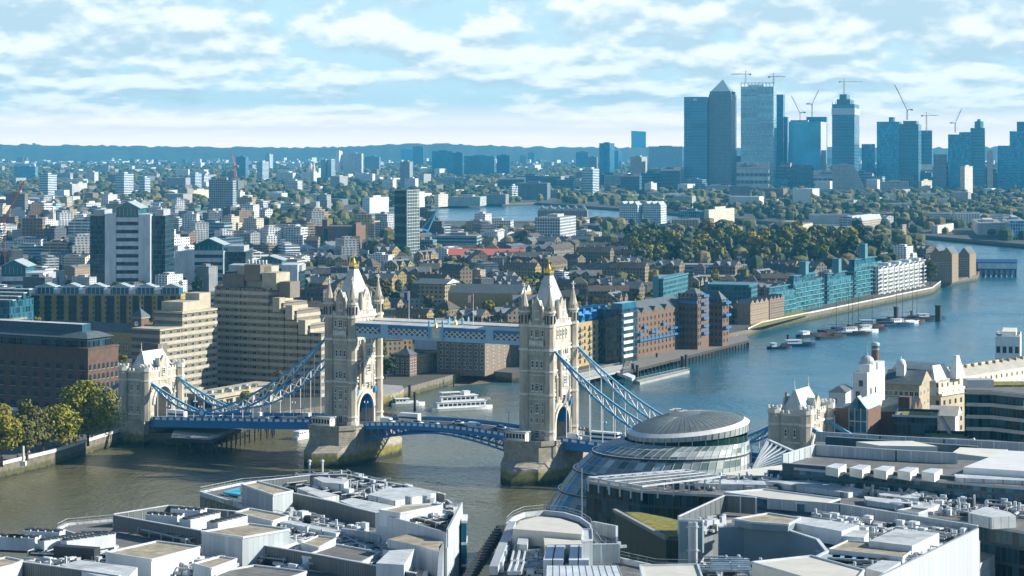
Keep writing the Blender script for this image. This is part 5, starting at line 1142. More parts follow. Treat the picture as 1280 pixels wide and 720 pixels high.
# --- clock turret house
IV = CB('clock_house', 'slate roofed dockside house with a dark clock turret behind the brick warehouse', 'clock house', 66, 190, 196, 418, 448)
IV.body([brick_y, slate], z1=IV.h, par=0); m = MB(); m.gable(-IV.w, 0, 0, IV.d, IV.h, IV.h + 5, 'x', 0, 1, .6); IV.part('roof', m, [slate, brick_y])
put_windows(IV.o, wm_white, IV.wins(wm_white, 14, 2, 1.6, 2.0, 2, 4))
m = MB(); m.box(-13, -6.5, -1, 5.5, -1, IV.h + 9, 0); m.box(-13.5, -6, -1.5, 6, IV.h + 8.2, IV.h + 9.2, 1); m.prism([(-13.8, -1.8), (-5.7, -1.8), (-5.7, 6.3), (-13.8, 6.3)], IV.h + 9.2, IV.h + 13.5, 2, 2, [(-9.9, 2.1), (-9.6, 2.1), (-9.6, 2.4), (-9.9, 2.4)]); m.cyl((-9.75, 2.25), .15, IV.h + 13, IV.h + 17, 5, 1)
t = IV.part('clock_turret', m, [brick_b, stone_d, slate])
m = MB(); m.T = Matrix.Translation((-9.75, -1.02, IV.h + 5.4)) @ Matrix.Rotation(math.pi / 2, 4, 'X'); m.cyl((0, 0), 1.7, 0, .12, 20, 0); m.cyl((0, 0), 1.45, .12, .16, 20, 1); m.T = None
m.box(-9.85, -9.65, -1.25, -1.2, IV.h + 5.4, IV.h + 6.6, 2); m.box(-9.75, -8.9, -1.25, -1.2, IV.h + 5.3, IV.h + 5.5, 2); IV.part('clock_face', m, [dark_m, white_p, dark_m], t)
# --- long brown and ochre apartments with dark balcony bays and glass penthouses
AP = CB('dock_apartments', 'long brown and ochre brick apartment row with dark balcony bays and pale penthouses', 'apartment block', 38, 226, 234, 368, 408, th=R(-3), depth=20)
AP.body([facade('ochre_bays', (0.44, 0.31, 0.10), (0.04, 0.035, 0.03), 3.9, 3.3, .28, .42, gvar=.3), roof_g], par=.6)
m = MB(); nb = 12
for i in range(nb): x = -AP.w + (i + .5) * AP.w / nb; wd = AP.w / nb * (.30 if i % 3 else .38); m.box(x - wd, x + wd * .5, -1.3, .2, 0, AP.h - .9, 0); [m.box(x - wd - .1, x + wd * .5 + .1, -1.6, .2, k * 3.3, k * 3.3 + .35, 1) for k in range(1, int(AP.h / 3.3))]
AP.part('balcony_bays', m, [glass_d, dark_m])
for i in range(6):
    m = MB(); x = -AP.w + (i + .5) * AP.w / 6; m.box(x - 11, x - 5, 1, 9, AP.h - .5, AP.h + 3, 0); m.box(x - 4, x + 7, .4, 11, AP.h - .5, AP.h + 4.2, 1); m.box(x - 5, x + 8, -.3, 12, AP.h + 4.2, AP.h + 4.7, 0); m.gable(x - 4, x + 7, 0, 11, AP.h + 4.7, AP.h + 6.8, 'y', 2)
    for k in range(5): m.box(x - 4 + k * 2.7, x - 3.7 + k * 2.7, .25, .4, AP.h, AP.h + 4.2, 0)
    AP.part('penthouse', m, [panel_w, glass_b, slate_l])
G3 = CB('glazed_terraces', 'teal glazed stepped terraces over a brick arch behind the brick warehouse', 'apartment block', -60, 12, 42, 376, 418, th=R(-20))
G3.body([curtain_b, roof_g]); m = MB(); m.box(-G3.w, 3, -4, 14, -1, G3.h * .42, 0); m.box(-G3.w, 3.4, -4.4, 14, G3.h * .42, G3.h * .47, 1)
G3.part('brick_podium', m, [brick_b, stone_d])
for i in range(4):
    m = MB(); m.box(-G3.w + 2, 0.6, 2 + i * 6, 5 + i * 6, G3.h - 3 + i * 1.5, G3.h + i * 1.8, 0); m.box(-G3.w + 2, 1, 1.6 + i * 6, 5.4 + i * 6, G3.h + i * 1.8, G3.h + .5 + i * 1.8, 1); G3.part('terrace', m, [curtain_b, roof_w])
# --- big office tower with a white frame and glass gable, and its low twin
def gabled_office(name, label, x0, x1, x2, x3, yT, yAp, yB, xl, xr, yw, depth=34, bands=True):
    b = CB(name, label, 'office tower', x0, x3, x3 + 1, yT, yB, th=R(-2), depth=depth)
    k = b.w / (x3 - x0); X = lambda px: -b.w + (px - x0) * k; Y0 = b.o.location.y; Z = lambda py: ZA(py, Y0) - GZ
    m = MB(); m.box(X(x0), X(x1), 0, depth, -1, Z(yT)); m.box(X(x0) + .2, X(x0) + (X(x1) - X(x0)) * .46, -.25, 0, 0, Z(yT) - 1, 0); m.box(X(x0) + (X(x1) - X(x0)) * .54, X(x1) - .2, -.25, 0, 0, Z(yT) - 1, 0)
    b.part('white_pier', m, [panel_w]); m = MB(); m.box(X(x2), X(x3), 0, depth, -1, Z(yT)); m.box(X(x2) + .2, X(x2) + (X(x3) - X(x2)) * .46, -.25, 0, 0, Z(yT) - 1, 0); m.box(X(x2) + (X(x3) - X(x2)) * .54, X(x3) - .2, -.25, 0, 0, Z(yT) - 1, 0)
    b.part('white_pier', m, [panel_w])
    m = MB(); m.box(X(x1) + .05, X(x2) - .05, 1, depth - .2, -1, Z(yT) - 2, 0); n = int((Z(yT) - 2) / 6.2)
    for i in range(n + 1): z = i * 6.2; m.box(X(x1) + .02, X(x2) - .02, .5, 1.2, z, z + 3.4, 1)
    b.part('banded_front', m, [curtain_d, panel_w])
    m = MB(); zt = Z(yT); za = Z(yAp); m.box(X(x1) + .1, X(x2) - .1, .6, depth - 4, zt - 2, zt + (za - zt) * .45, 0); m.gable(X(x1) - 1.5, X(x2) + 1.5, 0, depth - 3, zt + (za - zt) * .45, za, 'y', 1, 0)
    xm = (X(x1) + X(x2)) / 2
    for i in range(7): x = X(x1) + (X(x2) - X(x1)) * i / 6; m.box(x - .15, x + .15, .3, .6, zt - 1, zt + (za - zt) * (.45 + .5 * (1 - abs(x - xm) / (xm - X(x1)))), 1)
    m.bar((X(x1) - 1.5, .2, zt + (za - zt) * .45), (xm, .2, za), .5, .5, 1); m.bar((X(x2) + 1.5, .2, zt + (za - zt) * .45), (xm, .2, za), .5, .5, 1)
    b.part('glass_gable', m, [glass_t, slate_l])
    for xa, xb in ((xl, x0), (x3, xr)):
        m = MB(); m.prism([(X(xa), 4), (X(xb) - .02, 4), (X(xb) - .02, depth + 6), (X(xa), depth + 6)], -1, Z(yw), 0, 1); b.part('glass_wing', m, [curtain_d if True else curtain_b, roof_g])
        m = MB(); m.box(X(xa) + 2, X(xb) - 2, 8, depth, Z(yw), Z(yw) + 4.5); b.part('plant_room', m, [grey_m])
    OCC.append((b.o.location.x - b.w / 2, Y0 + 20, b.w)); return b
gabled_office('office_tower', 'tall office tower with white piers, banded front, glass gable and dark glass wings', 131, 145, 173, 188, 268, 252, 368, 111, 205, 270)
gabled_office('office_tower', 'lower gabled office block with white pier and dark glass wings, beside the tall banded tower', 218, 243, 278, 279.5, 314, 298, 356, 217, 306, 315)
gabled_office('office_tower', 'dark blue glass office slab with white end wall behind the stepped hotel', 311, 320, 352, 372, 331, 320, 378, 280, 373, 340, 30)
gabled_office('office_tower', 'glass gabled office with white service cores at the far edge of the dock', 0, 1.5, 32, 54, 341, 325, 372, -30, 59, 350, 30)
m_ = CB('service_core', 'pair of plain white service cores in front of dark glass offices', 'service tower', 59, 70, 81, 339, 366, th=R(-35)); m_.body([panel_w, roof_w])
# --- warehouses by the water beyond the walkway
wh = mat('grey_brown_brick', (0.21, 0.165, 0.125), 0.9, 0.25, .5)
A1 = CB('riverside_warehouse', 'grey brown brick wharf with paired windows seen beneath the high walkway', 'warehouse', 548, 606, 660, 418, 468, th=R(-18))
A1.body([wh, roof_g], par=.7); put_windows(A1.o, wm_white, A1.wins(wm_white, 8, 5, 1.7, 2.0, 2.2, 3.6) + A1.wins(wm_white, 8, 5, 1.5, 2.0, 2.2, 3.6, 'r'))
for i in range(4): m = MB(); x = -A1.w + i * A1.w / 4; m.box(x - .6, x + .6, -.8, .1, -1, A1.h, 0); A1.part('pilaster', m, [wh])
m = MB(); m.box(-A1.w, 0.5, 4, 14, A1.h, A1.h + 2.5, 0); A1.part('roof_store', m, [slate])
A2 = CB('riverside_house', 'small yellow brick riverside block with flat roof beside the dock entrance', 'house', 519, 524, 551, 444, 467, width=11)
A2.body([brick_y, roof_g]); put_windows(A2.o, wm_white, A2.wins(wm_white, 7, 3, 1.3, 1.7, 1.4, 2.8, 'r') + A2.wins(wm_white, 2, 3, 1.3, 1.7, 1.4, 2.8))
A3 = CB('dockmaster_house', 'dark brick house with slate hipped roof and bow front by the dock entrance', 'house', 494, 512, 521, 444, 471, th=R(-25))
A3.body([brick_b, slate], par=0); m = MB(); m.hip(-A3.w - .5, .5, -.5, A3.d + .5, A3.h, A3.h + 3, 0); A3.part('roof', m, [slate]); put_windows(A3.o, wm_white, A3.wins(wm_white, 3, 3, 1.3, 1.9, 1.2, 2.9) + A3.wins(wm_white, 3, 3, 1.2, 1.9, 1.2, 2.9, 'r'))
m = MB(); m.cbox((-4, 4, A3.h + 3.4), (1, 1.4, 2)); A3.part('chimney', m, [brick_b])
A4 = CB('white_office', 'white boxed rooftop block showing just below the high walkway', 'office building', 518, 547, 549, 424, 452, depth=10); A4.body([panelled_w, roof_w]); 
m = MB(); m.box(-A4.w, 0, -.15, 0, 3, 6); A4.part('glass_band', m, [glass_b])
# yellow wharf with blue roof
bl_m = mat('vivid_blue_paint', (0.02, 0.17, 0.38), .5, .1)
Y1 = CB('balcony_wharf', 'yellow brick wharf with small blue balconies and a bright blue roof structure', 'apartment block', 717, 722, 774, 404, 459, width=15)
Y1.body([brick_y, roof_g]); sp3 = Y1.wins(wm_plain, 9, 6, 1.7, 2.0, 1.5, 3.4, 'r'); put_windows(Y1.o, wm_plain, sp3)
for c in range(0, 9, 2):
    for r in range(1, 6): m = MB(); t = Y1.d * (c + .5) / 9; m.box(.05, 1.3, t - 1.5, t + 1.5, 1.3 + r * 3.4, 1.6 + r * 3.4, 0); [m.box(.05 + 1.1, .05 + 1.25, t - 1.5 + k * .75, t - 1.4 + k * .75, 1.6 + r * 3.4, 2.6 + r * 3.4, 0) for k in range(5)]; m.box(1.1, 1.3, t - 1.5, t + 1.5, 2.5 + r * 3.4, 2.65 + r * 3.4, 0); Y1.part('balcony', m, [bl_m])
m = MB(); m.prism([(-14, 2), (-1, 2), (-1, Y1.d - 2), (-14, Y1.d - 2)], Y1.h - .5, Y1.h + 5.0, 0, 0, [(-11, 4), (-4, 4), (-4, Y1.d - 4), (-11, Y1.d - 4)])
for i in range(5): t = 3 + i * (Y1.d - 6) / 5; m.gable(-3, .5, t, t + 5, Y1.h + 1, Y1.h + 3.6, 'x', 0, 1); m.box(-12, -3, t + 1, t + 3.5, Y1.h + 4, Y1.h + 6.5, 0)
Y1.part('blue_roof', m, [bl_m, glass_b])
Y2 = CB('glass_infill', 'slim white banded glass infill block between two brick wharves', 'apartment block', 774, 777, 797, 387, 455, width=14)
Y2.body([curtain_d, roof_g]); m = MB(); [m.box(-.2, .9, 1, Y2.d * .62, 3 + k * 3.6, 4.6 + k * 3.6, 0) for k in range(int(Y2.h / 3.6))]; m.box(-6, .3, 0, Y2.d * .9, Y2.h, Y2.h + 3.2, 1); Y2.part('white_balconies', m, [panel_w, glass_b])
Y3 = CB('balcony_wharf', 'long brown brick wharf with slate roof and rows of bright blue balconies', 'apartment block', 790, 797, 858, 392, 447, width=17)
Y3.body([brick_b, slate], par=0); m = MB(); m.gable(-17, 0, 0, Y3.d, Y3.h, Y3.h + 5.5, 'y', 0, 1, .4); Y3.part('roof', m, [slate, brick_b])
put_windows(Y3.o, wm_plain, Y3.wins(wm_plain, 13, 6, 1.8, 2.1, 1.8, 3.5, 'r'))
for r, cs in ((2, range(0, 13)), (3, (0, 3, 4, 8, 9, 10)), (4, (1, 6, 11)), (1, ())):
    for c in cs: m = MB(); t = Y3.d * (c + .5) / 13; z = 1.5 + r * 3.5; m.box(.05, 1.5, t - 2.2, t + 2.2, z, z + 1.15, 0); Y3.part('balcony', m, [bl_m])
for c in (1, 4, 7, 10): m = MB(); t = Y3.d * (c + .5) / 13; m.gable(-4, .3, t - 3, t + 3, Y3.h - .2, Y3.h + 2.6, 'x', 0, 1); Y3.part('dormer', m, [slate, brick_b])
Y4 = CB('tower_wharf', 'tall brown brick wharf tower with pyramid roof and stacked blue balconies', 'apartment block', 847, 872, 886, 373, 437)
Y4.body([brick_b, slate], par=0); m = MB(); m.hip(-Y4.w - .6, .6, -.6, Y4.d + .6, Y4.h, Y4.h + 5, 0, rx=1.5, ry=1.5); Y4.part('roof', m, [slate])
m = MB(); m.box(-Y4.w + 1, .1, -1.3, 0, Y4.h - 3, Y4.h - 1.4); Y4.part('balcony', m, [bl_m])
for r in range(6): m = MB(); z = 8 + r * 4.2; m.box(-.2, 1.6, Y4.d * .35, Y4.d * .8, z, z + 1.4); Y4.part('balcony', m, [bl_m])
put_windows(Y4.o, wm_plain, Y4.wins(wm_plain, 5, 8, 1.7, 2.2, 2, 3.9) + Y4.wins(wm_plain, 2, 8, 1.5, 2.2, 2, 3.9, 'r', 0, Y4.d * .35))
Y5 = CB('recessed_wharf', 'brown brick wharf block with a gabled river tower next to the pyramid roofed wharf', 'apartment block', 872, 903, 911, 378, 433)
Y5.body([brick_b, slate], par=0); m = MB(); m.hip(-Y5.w, 0.4, -.4, Y5.d + .4, Y5.h, Y5.h + 6, 0); Y5.part('roof', m, [slate]); put_windows(Y5.o, wm_plain, Y5.wins(wm_plain, 6, 7, 1.7, 2.1, 2, 3.8) + Y5.wins(wm_plain, 2, 7, 1.7, 2.1, 2, 3.8, 'r'))
for r in range(3): m = MB(); z = 10 + r * 7; m.box(-.2, 2.0, 1, Y5.d - 1, z, z + 1.4); Y5.part('balcony', m, [bl_m])
# teal glass pair behind
for (l, a, b, c, t, bt, wd) in (('teal glass apartment block with a tall end fin, nearer the gilded tower', 817, 829, 860, 349, 388, None), ('low teal glass block with white roof edges behind the pyramid roofed wharf', 882, 936, 947, 357, 388, None)):
    b_ = CB('teal_block', l, 'apartment block', a, b, c, t, bt, th=R(-20)); b_.body([facade('teal_cladding', (0.05, 0.17, 0.21), (0.015, 0.07, 0.09), 3.2, 3.3, .7, .62, gvar=.8), roof_g]); m = MB(); m.box(-b_.w - .5, .6, -.6, b_.d + .5, b_.h - .2, b_.h + .5); b_.part('roof_slab', m, [mat('teal_metal', (.08, .23, .28), .5)])
    m = MB(); m.box(-b_.w - .4, -b_.w + 4 if 'fin' in l else -b_.w + 2, -1, 3, -1, b_.h + 2); b_.part('end_fin', m, [mat('teal_metal')])
# terrace with small trees east of the wharf
for (l, a, b, c, t, bt, mt) in (('pale ribbed brick riverside terrace beside the lawn', 936, 938, 961, 381, 406, mat('tan_brick', (.28, .20, .12), .9, .2, .5)), ('brown brick riverside terrace with steep slate gables', 959, 962, 980, 376, 400, brick_b)):
    b_ = CB('river_terrace', l, 'terrace', a, b, c, t, bt, width=9); b_.body([mt, slate], par=0); m = MB(); n = 4
    for i in range(n): m.gable(-9, 0, i * b_.d / n, (i + 1) * b_.d / n, b_.h, b_.h + 3, 'x', 0, 1)
    b_.part('roof', m, [slate, mt]); put_windows(b_.o, wm_white, b_.wins(wm_white, 8, 4, 1.4, 1.8, 1.5, 3.3, 'r'))
# glass riverside apartments, three stepped blocks and the white balcony block
tealg = facade('river_glass', (0.06, 0.15, 0.17), (0.015, 0.10, 0.13), 2.6, 3.2, .82, .70, grough=.1, gvar=1.2)
def glass_block(l, a, b, c, t, bt, fin=None):
    g = CB('riverside_glass_block', l, 'apartment block', a, b, c, t, bt, group=None); g.body([tealg, roof_g], par=.8)
    m = MB(); n = int(g.h / 3.2)
    for k in range(1, n):
        m.box(-.3, 1.5, .5, g.d - .5, k * 3.2 - .1, k * 3.2 + .15, 0); m.box(-g.w + .5, -.5, -1.3, 0, k * 3.2 - .1, k * 3.2 + .15, 0)
        m.box(1.35, 1.45, .5, g.d - .5, k * 3.2 + .15, k * 3.2 + 1.1, 1)
    for k in range(7): y = .6 + k * (g.d - 1.2) / 6; m.box(1.2, 1.45, y - .1, y + .1, 0, g.h - 1, 0)
    g.part('balconies', m, [mat('pale_teal_metal', (.36, .52, .55), .5), glass_t])
    m = MB(); m.box(-g.w * .85, -1, 3, g.d * .8, g.h - .5, g.h + 3.4, 0); m.box(-g.w * .9, 0, 2, g.d * .84, g.h + 3.4, g.h + 3.9, 1); g.part('penthouse', m, [curtain_b, mat('teal_metal')])
    if fin: m = MB(); m.box(-g.w * .5, -g.w * .5 + 5, g.d * .3, g.d * .3 + 6, g.h + 3.9, g.h + fin, 0); g.part('roof_fin', m, [mat('teal_metal')])
    return g
glass_block('low glass riverside block with a pale frame, first of the stepped glass row by the lawn', 956, 961, 993, 367, 397)
glass_block('stepped teal glass block with one square roof fin, nearest the moored boats', 983, 992, 1028, 352, 390, 13)
glass_block('teal glass block with a square fin, middle of the stepped glass row', 1028, 1034, 1064, 349, 380, 14)
G6 = glass_block('tallest round cornered teal glass block at the end of the stepped glass row', 1058, 1068, 1102, 331, 372, 15)
WB = CB('white_balcony_block', 'white riverside apartment block with a comb of projecting balconies', 'apartment block', 1092, 1098, 1155, 334, 368, width=16)
WB.body([facade('white_render_windows', (.62, .62, .56), (.05, .06, .07), 3.4, 3.1, .5, .5), roof_w])
for k in range(9):
    m = MB(); y = (k + .5) * WB.d / 9; m.box(.02, 3.0, y - 1.8, y + 1.8, 0, .5, 0)
    for r in range(1, int(WB.h / 3.1)): m.box(.02, 3.4, y - 3.2, y + 3.2, r * 3.1, r * 3.1 + .3, 0); m.box(3.2, 3.4, y - 3.2, y + 3.2, r * 3.1 + .3, r * 3.1 + 1.2, 0)
    m.box(2.9, 3.3, y - 3.2, y - 2.8, 0, WB.h, 0); m.box(-6, 3.0, y - 3.5, y + 2, WB.h, WB.h + (2.5 if k % 2 else .6), 0); WB.part('balcony_stack', m, [panel_w])
# brick wharves at the point and the pier building
for (l, a, b, c, t, bt, n) in (('brown brick wharf with twin gables at the bend of the river', 1163, 1190, 1198, 318, 352, 2), ('outermost brick wharf with ribbed sunlit gable at the river bend', 1198, 1212, 1220, 318, 346, 1)):
    b_ = CB('point_wharf', l, 'warehouse', a, b, c, t, bt, th=R(-24)); b_.body([mat('tan_brick', (.32, .22, .14), .9, .2, .5), slate], par=0); m = MB()
    for i in range(n): m.gable(-b_.w * (i + 1) / n, -b_.w * i / n, 0, b_.d, b_.h, b_.h + 6, 'y', 0, 1)
    b_.part('roof', m, [slate, mat('tan_brick')]); put_windows(b_.o, wm_white, b_.wins(wm_white, 6, 4, 1.6, 2, 2, 4) + b_.wins(wm_white, 3, 4, 1.4, 2, 2, 4, 'r'))
PR = CB('pier_building', 'dark blue roofed pier building with white panels standing on piles in the river', 'pier building', 1222, 1271, 1273.5, 326, 346, th=R(-6), depth=14, zb=0)
m = MB(); m.box(-PR.w, 0, 0, 14, PR.h * .42, PR.h * .9, 0); m.gable(-PR.w - 1, 1, -1, 15, PR.h * .9, PR.h * 1.08, 'x', 0); PR.part('hall', m, [mat('navy_cladding', (.02, .10, .22), .6)])
for k in range(5): m = MB(); x = -PR.w + (k + .55) * PR.w / 5; m.box(x - 3.6, x + 3.6, -.25, 0, PR.h * .50, PR.h * .84); PR.part('white_panel', m, [panel_w]); m = MB(); m.box(x - 3.4, x + 3.4, 3, 3.4, 1, PR.h * .4); PR.part('white_panel', m, [panel_w])
for k in range(8):
    for y in (0.5, 13): m = MB(); x = -PR.w + 1 + k * (PR.w - 2) / 7; m.box(x - .8, x + .8, y - .5, y + 1, -3, PR.h * .42); PR.part('pile', m, [mat('navy_cladding')])
# --- south bank, right
def wpoly(b, pts): 
    inv = b.o.matrix_world.inverted(); return pts
BRW = CB('white_brewhouse', 'white painted riverside brewhouse with a lead dome and square turret', 'brewery', 1066, 1084, 1106, 466, 585)
bh = BRW.h
wht = mat('white_render', (0.74, 0.75, 0.72), .7, .12, .3)
BRW.body([wht, roof_w], z1=bh, par=.6); m = MB(); m.box(-4.5, 1.5 - 1.6, 3, 10, bh - 1, bh + 2.6, 0); m.box(-3, -.05, 12, BRW.d - .3, bh - 1, bh + 2.5, 0); BRW.part('turret', m, [wht])
m = MB(); m.cyl((-2.3, 6.5), 2.8, bh + 2.6, bh + 3.0, 16); m.dome((-2.3, 6.5), 2.7, bh + 3, 2.6, 16, 6); m.cyl((-2.3, 6.5), .4, bh + 5.5, bh + 6.4, 8); m.cyl((-2.3, 6.5), .1, bh + 6, bh + 9.5, 5); m.smooth = False; BRW.part('dome', m, [slate_l])
put_windows(BRW.o, wm_plain, [(-BRW.w + 3, -.03, bh - 5 - k * 6, 0, 1.5, 2.2) for k in range(3)] + [(-3.5, -.03, bh - 9 - k * 7, 0, 1.5, 2.2) for k in range(2)] + [(.03, 4 + k * 5, bh - 8, math.pi / 2, 1.4, 2.2) for k in range(2)] )
CHM = thing('chimney', 'round brown brick chimney with a blue cap behind the white brewhouse', 'chimney', tuple(P(1094, 568, GZ)) + (GZ,)); yc = CHM.location.y
ztop = ZA(432, yc) - GZ; m = MB(); m.cyl((0, 0), 1.7, -1, ztop, 18, 0, 1.35); m.build('shaft', brick_b, CHM); m = MB(); m.cyl((0, 0), 1.7, ztop, ztop + .8, 18, 0, 1.6); m.dome((0, 0), 1.6, ztop + .8, .6, 18, 4); m.build('cap', mat('pale_blue_metal'), CHM); m = MB(); m.cyl((0, 0), 1.5, ztop - 1.5, ztop - 1.0, 18); m.build('band', mat('pale_blue_metal'), CHM)
S1 = CB('white_lodge', 'small white riverside house with a dark flat roof beside the gatehouse', 'house', 1036, 1057, 1066, 491, 574, th=R(-20)); S1.body([wht, roof_g]); m = MB(); m.hip(-S1.w - .4, .4, -.4, S1.d + .4, S1.h, S1.h + 2, 0); S1.part('roof', m, [slate]); put_windows(S1.o, wm_plain, [(-S1.w + 2.2, -.03, S1.h - 4 - k * 4.4, 0, 1.3, 1.8) for k in range(5)])
S2 = CB('glass_stair_house', 'brick warehouse with a tall glazed stair gable and ivy on its corner', 'warehouse', 1044, 1085, 1101, 512, 600, th=R(-26))
S2.body([brick_b, slate], par=0); m = MB(); m.gable(-S2.w * .55, 0, 0, S2.d, S2.h, S2.h + 3.5, 'y', 0, 1); S2.part('roof', m, [slate_l, brick_b])
m = MB(); m.box(-S2.w * .55, -.3, -1.4, 0, 0, S2.h + .5, 0); m.gable(-S2.w * .57, 0, -1.8, 2, S2.h + .5, S2.h + 4.6, 'y', 1, 0)
for k in range(4): m.box(-S2.w * .55 + k * S2.w * .18, -S2.w * .55 + .25 + k * S2.w * .18, -1.6, -1.4, 0, S2.h + .5, 1)
for k in range(6): m.box(-S2.w * .55, -.3, -1.55, -1.4, k * 4, k * 4 + .3, 1)
S2.part('glazed_stair', m, [curtain_b, grey_m])
# maltings style slate block with small cupola
S3 = CB('cupola_mill', 'brick mill with a dark slate roof and small white cupola', 'mill', 1104, 1149, 1162, 481, 560, th=R(-24))
tb_ = mat('buff_brick', (.40, .34, .23), .9, .25, .5); S3.body([tb_, slate], par=0); m = MB(); m.gable(-S3.w, 1, -1, S3.d, S3.h, S3.h + 4.6, 'x', 0, 1); S3.part('roof', m, [slate, tb_]); m = MB(); m.box(-S3.w + 4, -S3.w + 7.2, 4, 7.2, S3.h + 1, S3.h + 7, 0); m.cyl((-S3.w + 5.6, 5.6), 1.9, S3.h + 7, S3.h + 7.4, 12); m.dome((-S3.w + 5.6, 5.6), 1.8, S3.h + 7.4, 1.6, 12, 5); m.cyl((-S3.w + 5.6, 5.6), .2, S3.h + 9, S3.h + 10, 5); S3.part('cupola', m, [wht])
put_windows(S3.o, wm_white, S3.wins(wm_white, 7, 3, 1.6, 2.0, S3.h - 13, 4.2) + S3.wins(wm_white, 3, 3, 1.6, 2.0, S3.h - 13, 4.2, 'r'))
# long wharf receding along the river
LW = CB('long_wharf', 'very long cream and yellow brick wharf with pitched roof receding along the river', 'wharf', 1108, 1176, 1320, 476, 545, th=R(-43))
L_ = LW.d; lw = LW.w; lh = LW.h
LW.body([facade('wharf_bays', (.50, .43, .29), (.035, .04, .045), 4.2, 3.7, .36, .5), roof_g], par=0, z1=lh * .72)
LW.body([facade('wharf_cream', (.66, .62, .50), (.05, .05, .05), 4.2, 3.6, .26, .42), roof_g], z0=lh * .72, par=.8, x1=-1.0, name='upper_storey')
m = MB(); m.box(-2.2, .6, 0, L_, lh * .72, lh * .76); LW.part('cornice', m, [cream_p])
m = MB(); m.gable(-lw * .6, -1.4, 14, L_, lh - .8, lh + 2.6, 'y', 0, 1); LW.part('roof', m, [mat('pale_slate', (.42, .40, .35), .8), cream_p])
m = MB(); m.prism([(-lw, -1), (-2, -1), (-2, 13), (-lw, 13)], lh, lh + 5.5, 0, 1, [(-lw * .85, 2), (-lw * .2, 2), (-lw * .2, 11), (-lw * .85, 11)]); m.box(-lw * .8, -lw * .2, -1.3, 2, lh + .6, lh + 3.6, 2); m.box(-lw - 1, -1, -2, 14, lh - .6, lh + .2, 0); LW.part('curved_attic', m, [cream_p, slate, dark_m])
m = MB(); m.prism([(-3, 10), (1, 10), (1, 17), (-3, 17)], lh, lh + 9, 0, 0, [(-1.6, 12.5), (-.4, 12.5), (-.4, 14.5), (-1.6, 14.5)]); LW.part('stair_tower', m, [wht])
for k in range(12): m = MB(); y = 20 + k * (L_ - 24) / 12; m.box(-lw * .34, -lw * .28, y, y + .9, lh + 2, lh + 3.4, 0); LW.part('chimney', m, [brick_y])
L2 = CB('cream_mill', 'square cream building with tall dark windows standing at the water edge', 'warehouse', 1244, 1275, 1300, 421, 480, th=R(-15), depth=30); L2.body([wht, roof_w]); put_windows(L2.o, wm_plain, L2.wins(wm_plain, 4, 4, 1.8, 3.2, L2.h - 8, -6))
m = MB(); m.box(-L2.w + 3, -2, 4, L2.d - 3, L2.h - .5, L2.h + 2); L2.part('plant_room', m, [cream_p])
# sloping glass roofs and green decks in the middle
S4 = CB('slate_workshops', 'dark slate roofed workshops with a square brick stack below the cupola mill', 'workshop', 1100, 1142, 1166, 516, 585, th=R(-20), depth=20); S4.body([dkb, slate], par=0)
m = MB(); m.gable(-S4.w, 0, 0, S4.d * .5, S4.h, S4.h + 3.5, 'x', 0, 1); m.gable(-S4.w, 0, S4.d * .5, S4.d, S4.h, S4.h + 3.5, 'x', 0, 1); S4.part('roof', m, [slate, brick_b]); m = MB(); m.box(-S4.w * .45, -S4.w * .45 + 4, -.3, 4, S4.h - 2, S4.h + 5.5); S4.part('stack', m, [dkb])
for (l, a, b, c, t, bt, th) in (('glass block with planted roof deck, lower of two stepped decks', 1156, 1212, 1216, 548, 612, -10), ('glass block with planted roof deck, upper of two stepped decks', 1118, 1172, 1184, 520, 600, -14)):
    b_ = CB('green_deck_block', l, 'office building', a, b, c, t, bt, th=R(th), depth=18); b_.body([curtain_d, roof_t]); m = MB(); m.box(-b_.w * .85, -3, 3, 14, b_.h - .9, b_.h - .5); b_.part('planted_deck', m, [moss]); m = MB(); m.box(-b_.w - .7, 1, -1, 0, b_.h - .6, b_.h); m.bar((1, 0, b_.h), (9, -3, b_.h - 14), 1.0, 1.0); b_.part('roof_edge', m, [grey_m])
S5 = CB('pitched_hall', 'low hall with grey pitched roof and white gable beside the yellow wharf', 'hall', 1164, 1194, 1204, 520, 566, th=R(-18), depth=12); S5.body([wht, slate], par=0); m = MB(); m.gable(-S5.w - 1, 1, -1, S5.d + 1, S5.h, S5.h + 3, 'x', 0, 1); S5.part('roof', m, [mat('pale_slate'), wht])
# stepped balcony apartments, right edge
ZB = CB('balcony_apartments', 'dark glazed apartment block with pale zigzag balcony fronts at the edge of the picture', 'apartment block', 1214, 1262, 1330, 484, 605, th=R(4), depth=26, width=15)
ZB.o['label'] = 'dark glazed apartment block with six pale zigzag balcony tiers'
def zig(b, z, y0, t, mi, mb, dd=0.0):
    xs = [-b.w, -b.w * .45, b.w * .1, b.w * .6, b.w * 1.1, b.w * 1.6]; ys = [0, -2, -12, -3, -13, -4]
    return [(x, y + dd) for x, y in zip(xs, ys)]
m = MB(); pts = zig(ZB, 0, 0, 0, 0, m, 2.0); m.prism(pts + [(ZB.w * 1.6, 26), (-ZB.w + 8, 26)], -1, ZB.h - 1, 0, 1); ZB.part('walls', m, [curtain_d, roof_g])
n = 8
for k in range(n):
    m = MB(); z = ZB.h - 1.6 - k * 4.1; q = zig(ZB, 0, 0, 0, 0, m)
    for i in range(5): m.bar((q[i][0], q[i][1], z), (q[i + 1][0], q[i + 1][1], z), .35, 1.2, 0); m.prism([q[i], q[i + 1], (q[i + 1][0], q[i + 1][1] + 2.1), (q[i][0], q[i][1] + 2.1)], z - .5, z - .2, 0)
    ZB.part('balcony', m, [mat('pale_stone_front', (.50, .48, .40), .8)])
